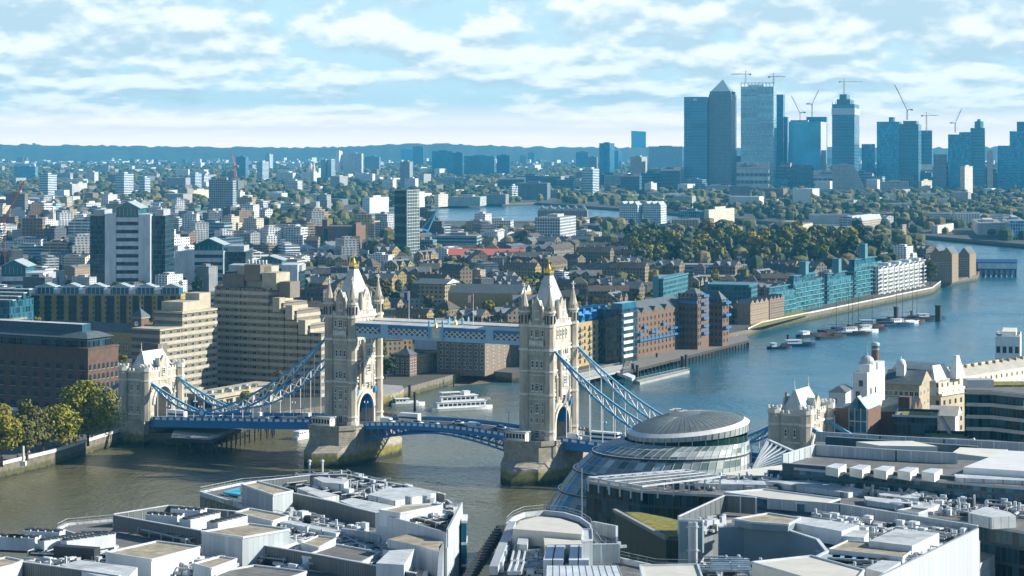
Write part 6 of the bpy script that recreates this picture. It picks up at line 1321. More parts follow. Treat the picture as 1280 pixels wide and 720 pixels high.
m = MB(); m.box(-ZB.w * .3, ZB.w * .6, 9, 20, ZB.h - 1, ZB.h - .3, 0); m.box(-ZB.w * .8, -ZB.w * .2, 8, 14, ZB.h - 1, ZB.h + 1.6, 1); ZB.part('planted_deck', m, [moss, grey_m])
# ================================================================= distance: towers across the river bend
def fac(n, *a, **k): return facade('far_' + n, *a, **k)
f_white = fac('white', (.62, .63, .60), (.06, .08, .10), 4.0, 3.2, .5, .45, objcol=True)
f_grid = fac('grid', (.4, .4, .4), (.03, .05, .07), 3.0, 3.4, .62, .6, objcol=True)
f_band = fac('band', (.4, .4, .4), (.012, .12, .22), 40.0, 3.6, 1.0, .5, objcol=True, gmetal=.5)
f_small = fac('small', (.4, .4, .4), (.04, .05, .06), 3.2, 3.0, .36, .45, objcol=True)
f_glass = fac('glass', (.1, .2, .25), (.01, .13, .24), 3.0, 3.9, .8, .8, objcol=True, gvar=1.1, gmetal=.6)
f_pale = fac('pale', (.4, .4, .4), (.10, .30, .40), 40.0, 3.6, 1.0, .5, objcol=True, gmetal=.5)
f_plain = mat('far_plain', rough=.8, objcol=True, var=.15, scale=.05)
r_any = mat('far_roof', (.26, .27, .26), .8, .25, .05)
def tower(label, pxL, pxM, pxR, pyT, pyB, style, col, cat='tower block', name='tower_block', th=TH, depth=None, top=None, group=None):
    b = CB(name, label, cat, pxL, pxM, pxR, pyT, pyB, th=th, depth=depth, group=group)
    b.body([style, r_any], par=0, color=col)
    if top:
        m = MB(); m.box(-b.w * .8, -b.w * .2, b.d * .2, b.d * .8, b.h, b.h + top, 0); b.part('plant_room', m, [f_plain], color=col)
    return b
K = lambda *c: c
# --- the cluster of skyscrapers (all about 4.4 km away)
FD = -8
SK = 'skyscraper'
def sky_t(label, a, b, c, t, style, col, pyB=240, th=R(-14), top=None, depth=None): return tower(label, a, b, c, t, pyB, style, col, SK, 'skyscraper', th, depth, top)
b = sky_t('flat topped slate blue bank tower beside the pyramid topped one', 855, 884, 885.5, 121, f_band, K(.10, .22, .30), depth=50); m = MB(); m.box(-b.w * .6, -b.w * .45, -.5, 0, b.h - 10, b.h - 4); b.part('logo_panel', m, [panel_w])
b = sky_t('tallest tower with a stepped crown and pyramid roof', 886, 914, 921, 118, f_grid, K(.16, .26, .32))
m = MB(); m.box(-b.w * .97, -b.w * .03, b.d * .03, b.d * .97, b.h, b.h + 8, 0); m.prism([(-b.w * .93, b.d * .07), (-b.w * .07, b.d * .07), (-b.w * .07, b.d * .93), (-b.w * .93, b.d * .93)], b.h + 8, b.h + 38, 1, 1, [(-b.w * .5 - .4, b.d * .5 - .4), (-b.w * .5 + .4, b.d * .5 - .4), (-b.w * .5 + .4, b.d * .5 + .4), (-b.w * .5 - .4, b.d * .5 + .4)]); b.part('pyramid_roof', m, [f_plain, mat('steel_pyramid', (.22, .34, .38), .4, .1)], color=K(.16, .26, .32))
b = sky_t('pale lattice braced tower under construction with two cranes on top', 926, 967, 970, 108, f_pale, K(.34, .46, .50), depth=60)
m = MB()
for i in range(-3, 14):
    for s in (-1, 1):
        x0 = -b.w + i * b.w / 10; pa = []
        for k in range(0, 11):
            x = x0 + s * (k * b.w / 12) + (b.w * .0 if s > 0 else 0); z = b.h * k / 10
            if -b.w <= x <= 0: pa.append((x, -1.2, z))
        for p, q in zip(pa, pa[1:]): m.bar(p, q, 1.1, .8)
b.part('diagonal_bracing', m, [mat('pale_bracing', (.55, .66, .70), .5)])
m = MB()
for i in range(10): m.box(-b.w + i * b.w / 9.2, -b.w + i * b.w / 9.2 + 1.5, 0, 2, b.h, b.h + 9)
m.box(-b.w, 0, 0, 2, b.h + 8, b.h + 9.5); m.box(-b.w * .8, -b.w * .3, 6, 30, b.h, b.h + 5); b.part('rooftop_frame', m, [mat('pale_bracing')])
sky_t('narrow blue slab tucked behind the lattice braced tower', 966, 979, 981, 118, f_glass, K(.06, .22, .32), 236, depth=40)
sky_t('short dark tower between the lattice tower and the flared one', 980, 984, 986.5, 146, f_glass, K(.05, .18, .26), 236, depth=30)
def crane(base_px, base_py_z, Y, hgt, jib, label, col=(.45, .42, .34), luff=False, ang=0.0, zb=GZ, counter=12, name='tower_crane'):
    X = XA(base_px, Y); c = thing(name, label, 'crane', (X, Y, zb), ang); s = 2.0 if Y > 2500 else 1.6
    cm = mat('crane_%02d%02d' % (int(col[0] * 99), int(col[1] * 99)), col, .6, .05); m = MB()
    for x in (-s / 2, s / 2):
        for y in (-s / 2, s / 2): m.bar((x, y, 0), (x, y, hgt), .35, .35)
    k = int(hgt / 6)
    for i in range(k): z = hgt * i / k; z2 = hgt * (i + 1) / k; m.bar((-s / 2, -s / 2, z), (s / 2, -s / 2, z2), .25, .25); m.bar((s / 2, -s / 2, z), (-s / 2, -s / 2, z2), .25, .25); m.bar((s / 2, -s / 2, z), (s / 2, s / 2, z2), .25, .25)
    m.build('mast', cm, c); m = MB()
    if luff: e = (jib * .45, 0, hgt + jib * .9); m.bar((0, 0, hgt), e, 1.2, 1.2); m.bar((-counter * .7, 0, hgt + 2), (0, 0, hgt), 1.6, 1.6); m.bar((-2, 0, hgt + 8), e, .3, .3); m.bar((-counter * .7, 0, hgt + 2), (-2, 0, hgt + 8), .4, .4)
    else: m.bar((-counter, 0, hgt + 1), (jib, 0, hgt + 1), 1.3, 1.3); m.bar((0, 0, hgt), (0, 0, hgt + 8), 1.0, 1.0); m.bar((0, 0, hgt + 8), (jib * .7, 0, hgt + 1.5), .3, .3); m.bar((0, 0, hgt + 8), (-counter, 0, hgt + 1.5), .3, .3)
    m.build('jib', cm, c); m = MB(); m.cbox((-counter * .8, 0, hgt - (0 if not luff else -1)), (4, 2.5, 3)); m.build('counterweight', concrete, c); return c
ZT = lambda py, Y: ZA(py, Y)
cry = 4300
crane(932, 0, cry, 18, 30, 'pale hammerhead crane on the lattice tower roof, at its near corner', zb=ZA(104, cry), ang=2.9)
crane(967, 0, cry, 16, 24, 'pale hammerhead crane on the lattice tower roof, by the open sky', zb=ZA(106, cry), ang=0.1)
# flared glass tower: a sheet of glass that sweeps outward at the foot
b = CB(SK, 'flared blue glass tower whose front sweeps outward at the foot', SK, 986, 1026, 1038, 152, 238, th=R(-14))
m = MB(); n = 14; vs = []
for i in range(n + 1):
    t = i / n; fl = 14 * (1 - t) ** 2.4; vs += [(-b.w - fl * .4, -fl, b.h * t), (0, -fl, b.h * t)]
m.add(vs, [(2 * i, 2 * i + 1, 2 * i + 3, 2 * i + 2) for i in range(n)], 0)
m.box(-b.w, 0, .1, b.d, -1, b.h, 1); m.box(-b.w * .95, -b.w * .4, .2, 20, b.h, b.h + 4, 1); b.part('glass_sweep', m, [mat('sky_glass', (.03, .24, .38), .18, .55, .012, .6), mat('edge_concrete', (.5, .52, .5), .8)])
sky_t('dark tower with a pale concrete core rising behind the flared tower', 1008, 1033, 1036, 146, f_glass, K(.05, .2, .28), 234, depth=30)
b = sky_t('unfinished dark tower with an open top floor and white bands below its crane', 1040, 1068, 1077, 130, f_band, K(.06, .18, .25))
m = MB(); m.box(-b.w - 1, 1, -1, b.d + 1, b.h - 26, b.h - 10, 0); m.box(-b.w * .8, -b.w * .2, 5, b.d * .8, b.h, b.h + 12, 1); m.box(-b.w * .68, -b.w * .36, 8, b.d * .7, b.h + 12, b.h + 24, 1)
for i in range(7): m.box(-b.w + i * b.w / 7, -b.w + i * b.w / 7 + 1.2, 0, 1.5, b.h, b.h + 6, 1)
b.part('unfinished_top', m, [mat('pale_bracing'), mat('dull_teal', (.10, .22, .27), .7)])
crane(1055, 0, 4350, 26, 42, 'hammerhead crane above the unfinished dark tower', zb=ZA(118, 4350), ang=0.3)
sky_t('slim dark block beside the unfinished tower', 1077, 1093, 1095, 180, f_glass, K(.05, .18, .26), 238, depth=25)
b = sky_t('broad dark blue tower with a drum on its roof', 1096, 1124, 1128, 152, f_glass, K(.06, .20, .28), 238); m = MB(); m.cyl((-b.w * .4, b.d * .5), 8, b.h, b.h + 12, 14); b.part('roof_drum', m, [f_plain], color=K(.1, .25, .32))
b = sky_t('ribbed tower with a stepped roof and a tall luffing crane', 1124, 1148, 1152, 155, f_band, K(.08, .20, .27), 238); m = MB(); m.box(-b.w * .8, -b.w * .1, 2, b.d * .8, b.h, b.h + 8); b.part('roof_step', m, [f_plain], color=K(.12, .27, .33))
crane(1134, 0, 4250, 20, 58, 'tall luffing crane leaning back above the ribbed tower', (.30, .26, .20), True, 3.2, ZA(150, 4250))
sky_t('pale rimmed tower with white vertical edge beside the ribbed tower', 1150, 1165, 1167, 163, f_band, K(.12, .32, .40), 236, depth=26)
crane(1158, 0, 4400, 34, 26, 'faint hammerhead crane behind the pale rimmed tower', zb=ZA(165, 4400), ang=0.2)
crane(1194, 0, 4400, 20, 34, 'thin luffing crane over the tower cluster near the far bend', (.3, .4, .42), True, 0.3, ZA(166, 4400))
crane(1000, 0, 4350, 18, 40, 'thin luffing crane behind the flared tower', (.3, .4, .42), True, 3.0, ZA(152, 4350)); crane(1015, 0, 4350, 26, 34, 'upright luffing crane beside the flared tower roof', (.3, .4, .42), True, 0.2, ZA(146, 4350))
for i, (l, a, b_, c, t, st, col) in enumerate((
    ('grey tower with pale sides standing in front of the tower cluster gap', 1167, 1183, 1186, 193, f_grid, K(.2, .3, .34)),
    ('dark round shouldered tower, first of the far bend cluster', 1185, 1199, 1200, 168, f_glass, K(.05, .2, .28)),
    ('dark flat tower in the middle of the far bend cluster', 1199, 1214, 1215, 165, f_glass, K(.06, .22, .3)),
    ('teal tower with a lantern top in the far bend cluster', 1213, 1231, 1233, 160, f_band, K(.09, .28, .35)),
    ('cream residential slab peeping behind the far bend cluster', 1234, 1241, 1243, 188, f_small, K(.6, .55, .45)),
    ('broad dark slab close to the picture edge', 1247, 1276, 1290, 182, f_glass, K(.05, .18, .26)),
    ('dark stepped tower at the picture edge', 1262, 1290, 1300, 164, f_glass, K(.04, .17, .26)),
    ('highest dark tower at the picture edge', 1271, 1300, 1310, 152, f_band, K(.05, .18, .26)))):
    x = sky_t(l, a, b_, c, t, st, col, 240, depth=34)
    if 'lantern' in l: m = MB(); m.cyl((-x.w * .4, 10), 11, x.h, x.h + 16, 10); m.cyl((-x.w * .4, 10), 6, x.h + 16, x.h + 22, 8, 0, 3); x.part('lantern', m, [f_plain], color=col)
    if 'edge' in l: x.o['label'] = l.replace('close to the picture edge', 'beyond the outer bend, widest of the last group').replace('at the picture edge', 'in the last group beyond the outer bend')
# --- lower buildings at the foot of the cluster
low = [('trapezoid pale stone building with one sloping side under the unfinished tower', 1041, 1067, 1068, 206, 243, f_small, K(.42, .42, .38), -6),
 ('long pale apartment block with a white roof line below the drum topped tower', 1102, 1136, 1138, 227, 244, f_grid, K(.5, .5, .46), -6),
 ('cream sided block below the pale rimmed tower', 1148, 1152, 1165, 226, 243, f_small, K(.62, .58, .46), -28),
 ('cream stepped ship like tower below the far bend cluster', 1200, 1206, 1216, 208, 243, f_small, K(.66, .62, .5), -28),
 ('dark green low offices below the pyramid topped tower', 862, 905, 909, 216, 238, f_band, K(.10, .20, .20), -6),
 ('dark podium block between the pyramid topped and lattice towers', 893, 926, 928, 195, 238, f_band, K(.05, .14, .2), -6),
 ('dark podium beneath the lattice tower', 905, 985, 989, 224, 240, f_glass, K(.03, .10, .16), -4),
 ('white columned pavilion at the foot of the pyramid topped tower', 879, 910, 912, 232, 241, f_grid, K(.7, .7, .66), -6),
 ('long low terrace with pale roof line below the flared tower', 985, 1070, 1072, 238, 247, f_small, K(.3, .36, .36), -4),
 ('cream clock spire tower left of the dark green low offices', 856, 860, 864, 208, 232, f_small, K(.75, .66, .45), -28),
 ('broad pale gridded office beside the dark slender tower', 811, 853, 855, 183, 215, f_grid, K(.40, .50, .52), -6),
 ('gridded lower office in front of the broad pale one', 808, 858, 861, 211, 233, f_grid, K(.30, .40, .42), -6),
 ('dark slender glass tower with a sloping top', 789, 807, 810, 165, 200, f_glass, K(.03, .22, .34), -14),
 ('beige slab in front of the dark slender tower', 788, 802, 809, 196, 236, f_small, K(.45, .45, .4), -20),
 ('dark blue glass tower with a pale roof crown', 749, 762, 768, 179, 232, f_glass, K(.02, .14, .22), -20),
 ('thin blue block tucked behind the dark blue crown tower', 768, 773, 777, 189, 215, f_glass, K(.03, .16, .26), -20),
 ('white gridded waterside office beneath the dark blue tower', 755, 790, 793, 219, 238, f_grid, K(.5, .54, .52), -6),
 ('white rounded waterside tower with balcony rings', 728, 741, 749, 211, 247, f_band, K(.62, .66, .64), -20),
 ('grey block beside the white rounded waterside tower', 716, 728, 730, 226, 242, f_small, K(.34, .4, .4), -10),
 ('small white domed block by the trees under the beige slab', 806, 814, 821, 229, 244, f_small, K(.7, .7, .66), -24),
 ('dark block on the skyline between the river and the blue crown tower', 720, 735, 738, 190, 214, f_glass, K(.04, .14, .22), -10),
 ('beige slab behind the dark skyline block', 735, 746, 749, 196, 222, f_small, K(.22, .3, .33), -10),
 ('dark blue slab of flats on the skyline', 660, 668, 671, 191, 206, f_glass, K(.03, .12, .2), -10), ('paler blue slab of flats on the skyline', 650, 657, 660, 194, 206, f_grid, K(.15, .26, .32), -10),
 ('round white riverside tower among the waterside flats', 636, 640, 643, 232, 251, f_band, K(.66, .68, .66), -28),
 ('dark waterside flats beside the round white tower', 645, 684, 688, 229, 250, f_small, K(.16, .22, .24), -8),
 # centre left skyline
 ('plain white tall block, taller of the bright white pair', 420, 424, 428, 189, 221, f_plain, K(.78, .82, .82), -24), ('broad white slab with pale panels beside the plain white block', 429, 452, 454.5, 192, 221, f_grid, K(.72, .78, .80), -10),
 ('grey blue slab beside the broad white slab', 456, 474, 476, 196, 217, f_grid, K(.22, .34, .38), -8), ('small white block on the far skyline', 481, 490, 491, 189, 195, f_plain, K(.8, .8, .8), -8),
 ('dark cube like block, lower of the dark skyline group', 501, 516, 518, 187, 203, f_glass, K(.02, .10, .18), -8), ('taller dark ribbed block of the dark skyline group', 516, 529, 532, 183, 210, f_band, K(.03, .13, .21), -8),
 ('wide dark blue office with scaffold top on the skyline', 540, 566, 569, 189, 222, f_glass, K(.02, .11, .2), -8), ('dark office with ribbed front beside the wide dark one', 566, 578, 580, 191, 224, f_band, K(.03, .13, .2), -8),
 ('blue grey ribbed slab in the dark skyline group', 580, 618, 621, 195, 223, f_band, K(.12, .30, .38), -8), ('dark block at the end of the dark skyline group', 621, 637, 640, 194, 221, f_glass, K(.03, .14, .22), -8),
 ('beige concrete tower in front of the dark skyline group', 500, 512, 515, 202, 238, f_small, K(.30, .36, .36), -16),
 ('low white striped range below the dark skyline group', 544, 580, 583, 222, 233, f_band, K(.5, .58, .6), -4),
 ('white cube block of flats left of the beige concrete tower', 478, 491, 494, 224, 243, f_small, K(.74, .76, .72), -16), ('white cube block of flats behind the netted tower', 506, 519, 523, 223, 239, f_small, K(.74, .76, .72), -16),
 ('pale slab of flats, first of the grey pair beyond the ziggurat', 401, 407, 408, 200, 228, f_band, K(.4, .44, .42), -24), ('pale slab of flats, second of the grey pair beyond the ziggurat', 409, 414, 416, 200, 228, f_band, K(.5, .54, .52), -24),
 ('white church like tower with a thin spire among white flats', 388, 392, 396, 214, 234, f_small, K(.7, .7, .66), -28), ('white flats beside the thin white spire', 376, 388, 401, 216, 230, f_small, K(.7, .7, .66), -28),
 ('white framed block with square openings', 357, 372, 378, 226, 243, f_grid, K(.7, .72, .7), -20), ('low white flats with orange trim beyond the canal', 345, 366, 373, 216, 230, f_small, K(.66, .66, .6), -16),
 ('thin white tower left of the framed block', 321, 328, 336, 202, 229, f_band, K(.62, .66, .66), -28), ('pale thin tower behind the thin white tower', 331, 337, 340, 193, 214, f_small, K(.5, .58, .6), -28),
 # far left
 ('dark slender tower on the left skyline', 40.5, 43.5, 44.5, 179, 194, f_glass, K(.03, .12, .2), -10), ('white slender tower beside the dark one on the skyline', 46.5, 49.5, 50.5, 184, 195, f_small, K(.6, .64, .64), -20), ('tall white tower, third of the far skyline trio', 57, 59, 61, 183.5, 195, f_small, K(.66, .68, .66), -28), ('grey slab closing the far skyline trio', 62, 68, 70, 189, 196, f_small, K(.36, .42, .44), -20),
 ('pale blue glass building with a white frame below the wooded ridge', 18, 44, 46, 208, 228, f_glass, K(.3, .5, .56), -6),
 ('white tower with curved balconies, larger of the ringed pair', 49, 60, 71, 218, 250, f_band, K(.72, .74, .72), -30), ('white tower with curved balconies, between the ringed pair and church', 144, 155, 167, 217, 248, f_band, K(.72, .74, .72), -30),
 ('dark brick tower block with a cream sunlit end', 7, 31, 35, 242, 278, f_grid, K(.26, .22, .2), -12), ('white and teal tower with a lower wing', 174, 181, 188, 222, 246, f_band, K(.66, .7, .7), -28),
 ('beige block with a sunlit cream end wall', 222, 234, 237, 236, 252, f_small, K(.36, .33, .27), -20), ('long cream offices beside the beige block', 237, 240, 263, 238, 251, f_small, K(.74, .68, .5), -28),
 ('tall grey gridded tower block with a bright white end', 261, 291, 295.5, 225, 279, f_grid, K(.34, .40, .42), -14), ('round blue grey tower with a crane mast beside it', 295, 307, 310, 196, 226, f_band, K(.14, .26, .34), -14),
 ('white and blue tower with twin faces', 238, 244, 252, 217, 240, f_band, K(.64, .7, .72), -28), ('thin white office fin beyond the white and blue tower', 252, 255, 258, 219, 238, f_band, K(.7, .72, .72), -28), ('white pair of slabs with grey fronts', 108, 118, 123, 215, 233, f_small, K(.64, .66, .64), -20), ('grey flats with white stripes by the ringed tower', 75, 90, 97, 230, 248, f_small, K(.5, .52, .5), -20),
 ('white fronted flats with cream side beyond the tree line', 90, 97, 109, 229, 245, f_small, K(.66, .64, .56), -28), ('white modern block below the ringed tower', 101, 108, 126, 254, 270, f_grid, K(.72, .74, .72), -28), ('teal and white frame building behind the steeple', 50, 70, 76, 254, 272, f_grid, K(.42, .58, .6), -16),
 ('small dark and white apartment block in front of the grey gridded tower', 223, 246, 262, 264, 288, f_grid, K(.2, .26, .28), -24), ('cream framed apartment block before the gridded tower', 262, 264, 273, 264, 288, f_grid, K(.66, .6, .44), -28),
 ('white cornered block beside the grey gridded tower', 296, 300, 306, 240, 262, f_small, K(.7, .68, .6), -28), ('blue roofed white shed on the left plain', 160, 186, 188, 208.5, 214, f_plain, K(.6, .7, .74), -4),
 ('long white shed on the left plain', 82, 124, 125, 216, 223, f_plain, K(.76, .76, .74), -4), ('white shed beyond the long white shed', 98, 120, 122, 194, 199, f_plain, K(.7, .72, .72), -4), ('tiny white tower on the plain near the skyline', 246, 248, 250, 190, 200, f_small, K(.66, .68, .66), -28),
 # waterfront
 ('white waterfront block with balconies on the far river reach', 453, 462, 486, 247, 266, f_small, K(.74, .72, .66), -28), ('cream waterfront block behind the netted tower', 505, 512, 531, 240, 259, f_small, K(.72, .70, .62), -28), ('brown and white waterfront block upstream of the far bend', 543, 548, 560, 243, 258, f_small, K(.66, .6, .48), -28), ('grey waterfront flats on the far reach', 561, 600, 608, 246, 257, f_small, K(.44, .46, .44), -10), ('low dark wharf beyond the far reach', 604, 632, 636, 243, 255, f_small, K(.3, .3, .28), -10),
 ('white gridded office tower with a cream stair end', 669, 700, 720, 272, 307, f_grid, K(.5, .54, .54), -16), ('white gabled riverside flats, nearer block of the white pair', 774, 797, 803, 257, 279, f_grid, K(.74, .74, .7), -20), ('white gabled riverside flats, farther block of the white pair', 804, 826, 833, 257, 279, f_grid, K(.74, .74, .7), -20),
 ('modern dark glass block with white end by the park', 848, 876, 882, 264, 282, f_glass, K(.12, .22, .22), -20), ('cream block beside the modern dark glass one', 880, 886, 918, 262, 282, f_small, K(.7, .64, .46), -28),
 ('pale offices with white columns beyond the red roof', 599, 638, 642, 276, 292, f_grid, K(.66, .66, .6), -6), ('grey modern block with white ground floors beside the red roof', 545, 596, 602, 295, 313, f_band, K(.3, .34, .34), -8), ('dark teal flats beside the netted tower', 525, 541, 546, 300, 318, f_grid, K(.16, .28, .3), -10),
 ('dark brown cube and white end among the docks', 524, 549, 555, 276, 292, f_small, K(.2, .17, .16), -18),
 ('tan hipped roof flats by the park edge', 1012, 1060, 1062, 268, 280, f_small, K(.66, .64, .58), -6), ('second tan block with gable windows by the park edge', 1062, 1078, 1102, 276, 290, f_small, K(.4, .34, .26), -24), ('long white crescent roof beyond the park', 1084, 1140, 1142, 254, 262, f_plain, K(.78, .77, .72), -3), ('white shed beyond the park trees', 1150, 1185, 1187, 256, 261, f_plain, K(.74, .74, .7), -3),
 ('stepped cream apartment block over the park', 960, 1000, 1016, 281, 302, f_small, K(.62, .54, .36), -20), ('dark blue long shed by the river bend', 1048, 1100, 1104, 288, 296, f_plain, K(.03, .07, .12), -6), ('white fronted flats on the outer river bank', 1222, 1254, 1259, 279, 294, f_small, K(.7, .68, .6), -10), ('tilted white glass building on the outer bank', 1262, 1282, 1290, 276, 300, f_glass, K(.5, .56, .58), -10),
 ('dark brown block by the outer bank path', 1125, 1128, 1133, 281, 293, f_small, K(.34, .25, .18), -24), ('white balcony flats on the bank near the bend', 1165, 1172, 1192, 282, 292, f_small, K(.7, .66, .56), -24),
 ('long grey stand roof beside the playing field', 845, 900, 902, 331, 343, f_band, K(.3, .32, .3), -4), ('white edged long canopy roof beyond the playing field', 906, 958, 960, 332, 338, f_plain, K(.66, .66, .62), -4),
 ('long yellow brick wall block below the playing field stand', 815, 925, 926, 346, 352, f_small, K(.5, .38, .12), -3)]
LOW = {}
for (l, a, b_, c, t, bt, st, col, th) in low:
    cat = 'office building' if 'office' in l else 'shed' if 'shed' in l or 'roof' in l and 'long' in l else 'apartment block'
    if 'tower' in l and cat != 'office building': cat = 'tower block'
    x = tower(l, a, b_, c, t, bt, st, col, cat, cat.replace(' ', '_'), R(th), depth=(26 if c - b_ < 4 else None)); LOW[l] = x
    if x.h > 15:
        m = MB(); m.box(-x.w * .7, -x.w * .3, x.d * .3, x.d * .7, x.h, x.h + 3, 0); x.part('plant_room', m, [f_plain], color=tuple(v * .8 for v in col))
for l, x in LOW.items():
    if 'trapezoid' in l: m = MB(); m.add([(0, 0, 0), (x.w * .7, 0, 0), (0, 0, x.h), (0, x.d, 0), (x.w * .7, x.d, 0), (0, x.d, x.h)], [(0, 1, 2), (5, 4, 3), (1, 4, 5, 2)], 0); x.part('sloping_side', m, [f_plain], color=K(.4, .4, .36))
    if 'spire' in l: m = MB(); m.cyl((-x.w / 2, x.d / 2), x.w * .4, x.h, x.h + 12, 8, 0); m.cyl((-x.w / 2, x.d / 2), x.w * .35, x.h + 12, x.h + 30, 8, 0, .2); x.part('spire', m, [f_plain], color=K(.75, .68, .5))
    if 'gabled riverside' in l or 'gable windows' in l: m = MB(); [m.gable(-x.w * (i + 1) / 3, -x.w * i / 3, 0, x.d, x.h, x.h + 6, 'y', 0) for i in range(3)]; x.part('roof', m, [slate_l])
    if 'sloping top' in l: m = MB(); m.prism([(-x.w, 0), (0, 0), (0, x.d), (-x.w, x.d)], x.h, [x.h + 9, x.h + 3, x.h + 3, x.h + 9], 0); x.part('sloping_crown', m, [f_plain], color=K(.03, .2, .3))
# --- under construction netted tower
b = CB('netted_tower', 'unfinished apartment tower wrapped in dark green netting with a pale gridded side', 'tower block', 492, 508, 523, 238, 321, th=R(-26))
m = MB(); n = int(b.h / 3.4)
for k in range(n):
    z = k * 3.4; m.box(-b.w, 0, 0, b.d, z, z + .45, 0); m.box(-b.w + .6, -.6, .6, b.d - .6, z + .45, z + 3.4, 1 if k % 3 else 2)
b.part('floor_slabs', m, [mat('green_netting', (.03, .07, .06), .8, .4, .3), mat('dark_void', (.015, .035, .035), .7, .4), mat('dark_teal_panel', (.03, .12, .12), .5, .4)])
m = MB()
for k in range(n + 1): m.box(0, 1.2, 0, b.d, k * 3.4, k * 3.4 + .5)
for k in range(8): y = k * b.d / 7; m.box(0, 1.2, y - .2, y + .3, 0, b.h)
b.part('pale_grid', m, [mat('pale_steel', (.5, .56, .54), .6)])
crane(459, 0, 2150, 26, 30, 'slender yellow tower crane between the ziggurat and white waterfront block', (.55, .42, .12), ang=1.2, zb=GZ + 8)
crane(535, 0, 2300, 20, 26, 'small blue luffing crane beside the netted tower', (.03, .3, .55), True, 0.5)
crane(5, 0, 1900, 46, 40, 'red tower crane at the edge of the brick terraces', (.42, .07, .03), True, 0.1)
crane(279, 0, 3200, 50, 30, 'red luffing crane beyond the cream offices', (.42, .10, .05), True, 3.0); crane(293.5, 0, 3300, 80, 24, 'tallest red crane mast in front of the round blue grey tower', (.40, .10, .06), True, 2.2); crane(120, 0, 2900, 14, 10, 'small pale crane beside the white pair of slabs', (.6, .6, .6), True, 1.2)
# brown ziggurat
b = CB('ziggurat_flats', 'stepped brown brick ziggurat of flats with a curved crown', 'apartment block', 363, 393, 426, 262, 281, th=R(-35))
zc = mat('ziggurat_brick', (.27, .16, .09), .9, .2, .2)
for i in range(7):
    m = MB(); k = i / 7; m.box(-b.w * (1 - k * .75), -b.w * k * .1, b.d * k * .1, b.d * (1 - k * .75), i * 3.6 - 1, (i + 1) * 3.6, 0)
    m.box(-b.w * (1 - k * .75) - .1, -b.w * k * .1 + .3, b.d * k * .1 - .3, b.d * (1 - k * .75), (i + 1) * 3.6 - 1, (i + 1) * 3.6, 1); b.part('step', m, [zc, mat('tan_render', (.5, .38, .22), .9)])
m = MB(); m.cyl((-b.w * .2, b.d * .2), 7, 24, 33, 10); b.part('crown_drum', m, [slate_l])
# steeple
s = P(66, 302, GZ); C0 = thing('church', 'white stone church with a stepped baroque steeple', 'church', (s.x, s.y, GZ), R(-28)); m = MB()
cw = mat('white_church_stone', (.60, .59, .52), .8)
m.box(-6, 6, -6, 6, -1, 16); m.box(-5, 5, -5, 5, 16, 17); m.build('tower_base', cw, C0); m = MB(); m.box(-4, 4, -4, 4, 17, 25); m.cyl((0, 0), 3.4, 25, 33, 8); 
for k in range(8): a = k * math.pi / 4; m.cyl((3.0 * math.cos(a), 3 * math.sin(a)), .5, 33, 37, 5)
m.cyl((0, 0), 2.0, 33, 41, 8, 0, .3); m.build('steeple', cw, C0); m = MB(); m.box(-8, 8, 6, 34, -1, 13, 0); m.gable(-8.5, 8.5, 6, 34.5, 13, 18, 'y', 1, 0); m.build('nave', [cw, slate], C0)
# brick museum block with tall stack
b = CB('brick_powerhouse', 'large plain brown brick hall with a tall square stack before the park trees', 'hall', 394, 444, 457, 283, 312, th=R(-8)); b.body([facade('powerhouse', (.20, .13, .09), (.02, .06, .09), 14, 30, .3, .5), roof_g]); m = MB(); m.box(-3, 1, 0, b.d * .9, 0, b.h + 3.5, 0); m.box(-b.w * .85, -b.w * .72, 4, 14, b.h, b.h + 7, 0); b.part('stack', m, [brick_b])
b = CB('market_hall', 'long pale roofed market hall with white tent roofs', 'market hall', 296, 460, 462, 313, 322, th=R(-3), depth=30); b.body([f_plain, roof_w], color=K(.3, .34, .36)); m = MB(); [m.prism(m.ring((-b.w * .85 + i * b.w * .17, 26), 13, 10), b.h, b.h + 5, 0, 0, m.ring((-b.w * .85 + i * b.w * .17, 26), 1, 10)) for i in range(4)]; b.part('tent_roof', m, [roof_w])
b = CB('market_canopy', 'long white flat canopy beyond the tented market hall', 'canopy', 329, 393, 394, 300, 312, th=R(-3), depth=20); b.body([f_plain, roof_w], z0=b.h * .6, color=K(.74, .74, .7)); m = MB(); [m.box(-b.w * k / 6 - .5, -b.w * k / 6 + .5, 2, 3, -1, b.h * .6) for k in range(7)]; b.part('posts', m, [panel_w])
b = CB('red_roof_range', 'long low school range with a bright salmon red roof', 'school', 561, 654, 657, 319, 328, th=R(-3), depth=14); b.body([f_small, r_any], par=0, color=K(.22, .18, .15)); m = MB(); m.gable(-b.w - 1, 1, -1, 15, b.h, b.h + 6, 'x', 0); b.part('roof', m, [mat('salmon_tiles', (.62, .17, .11), .85, .08)])
b = CB('riverside_gabled_row', 'row of gabled riverside warehouses with pale curved gable beyond the white gridded office', 'warehouse', 672, 734, 737, 264, 279, th=R(-6), depth=24); b.body([f_small, r_any], par=0, color=K(.3, .25, .22)); m = MB(); [m.gable(-b.w * (i + 1) / 6, -b.w * i / 6, 0, 24, b.h, b.h + 8, 'y', 0, 1) for i in range(6)]; b.part('roof', m, [slate, mat('pale_gable', (.5, .46, .4), .8)])
b = CB('courtyard_school', 'school with long slate roofs and a white gable end near the nearer bridge tower', 'school', 560, 652, 664, 367, 395, th=R(-12)); b.body([brick_y, slate], par=0); m = MB(); m.gable(-b.w, 0, 0, b.d * .5, b.h, b.h + 4.5, 'x', 0, 1); m.gable(-b.w, 0, b.d * .5, b.d, b.h, b.h + 4.5, 'x', 0, 1); b.part('roof', m, [slate, wht])
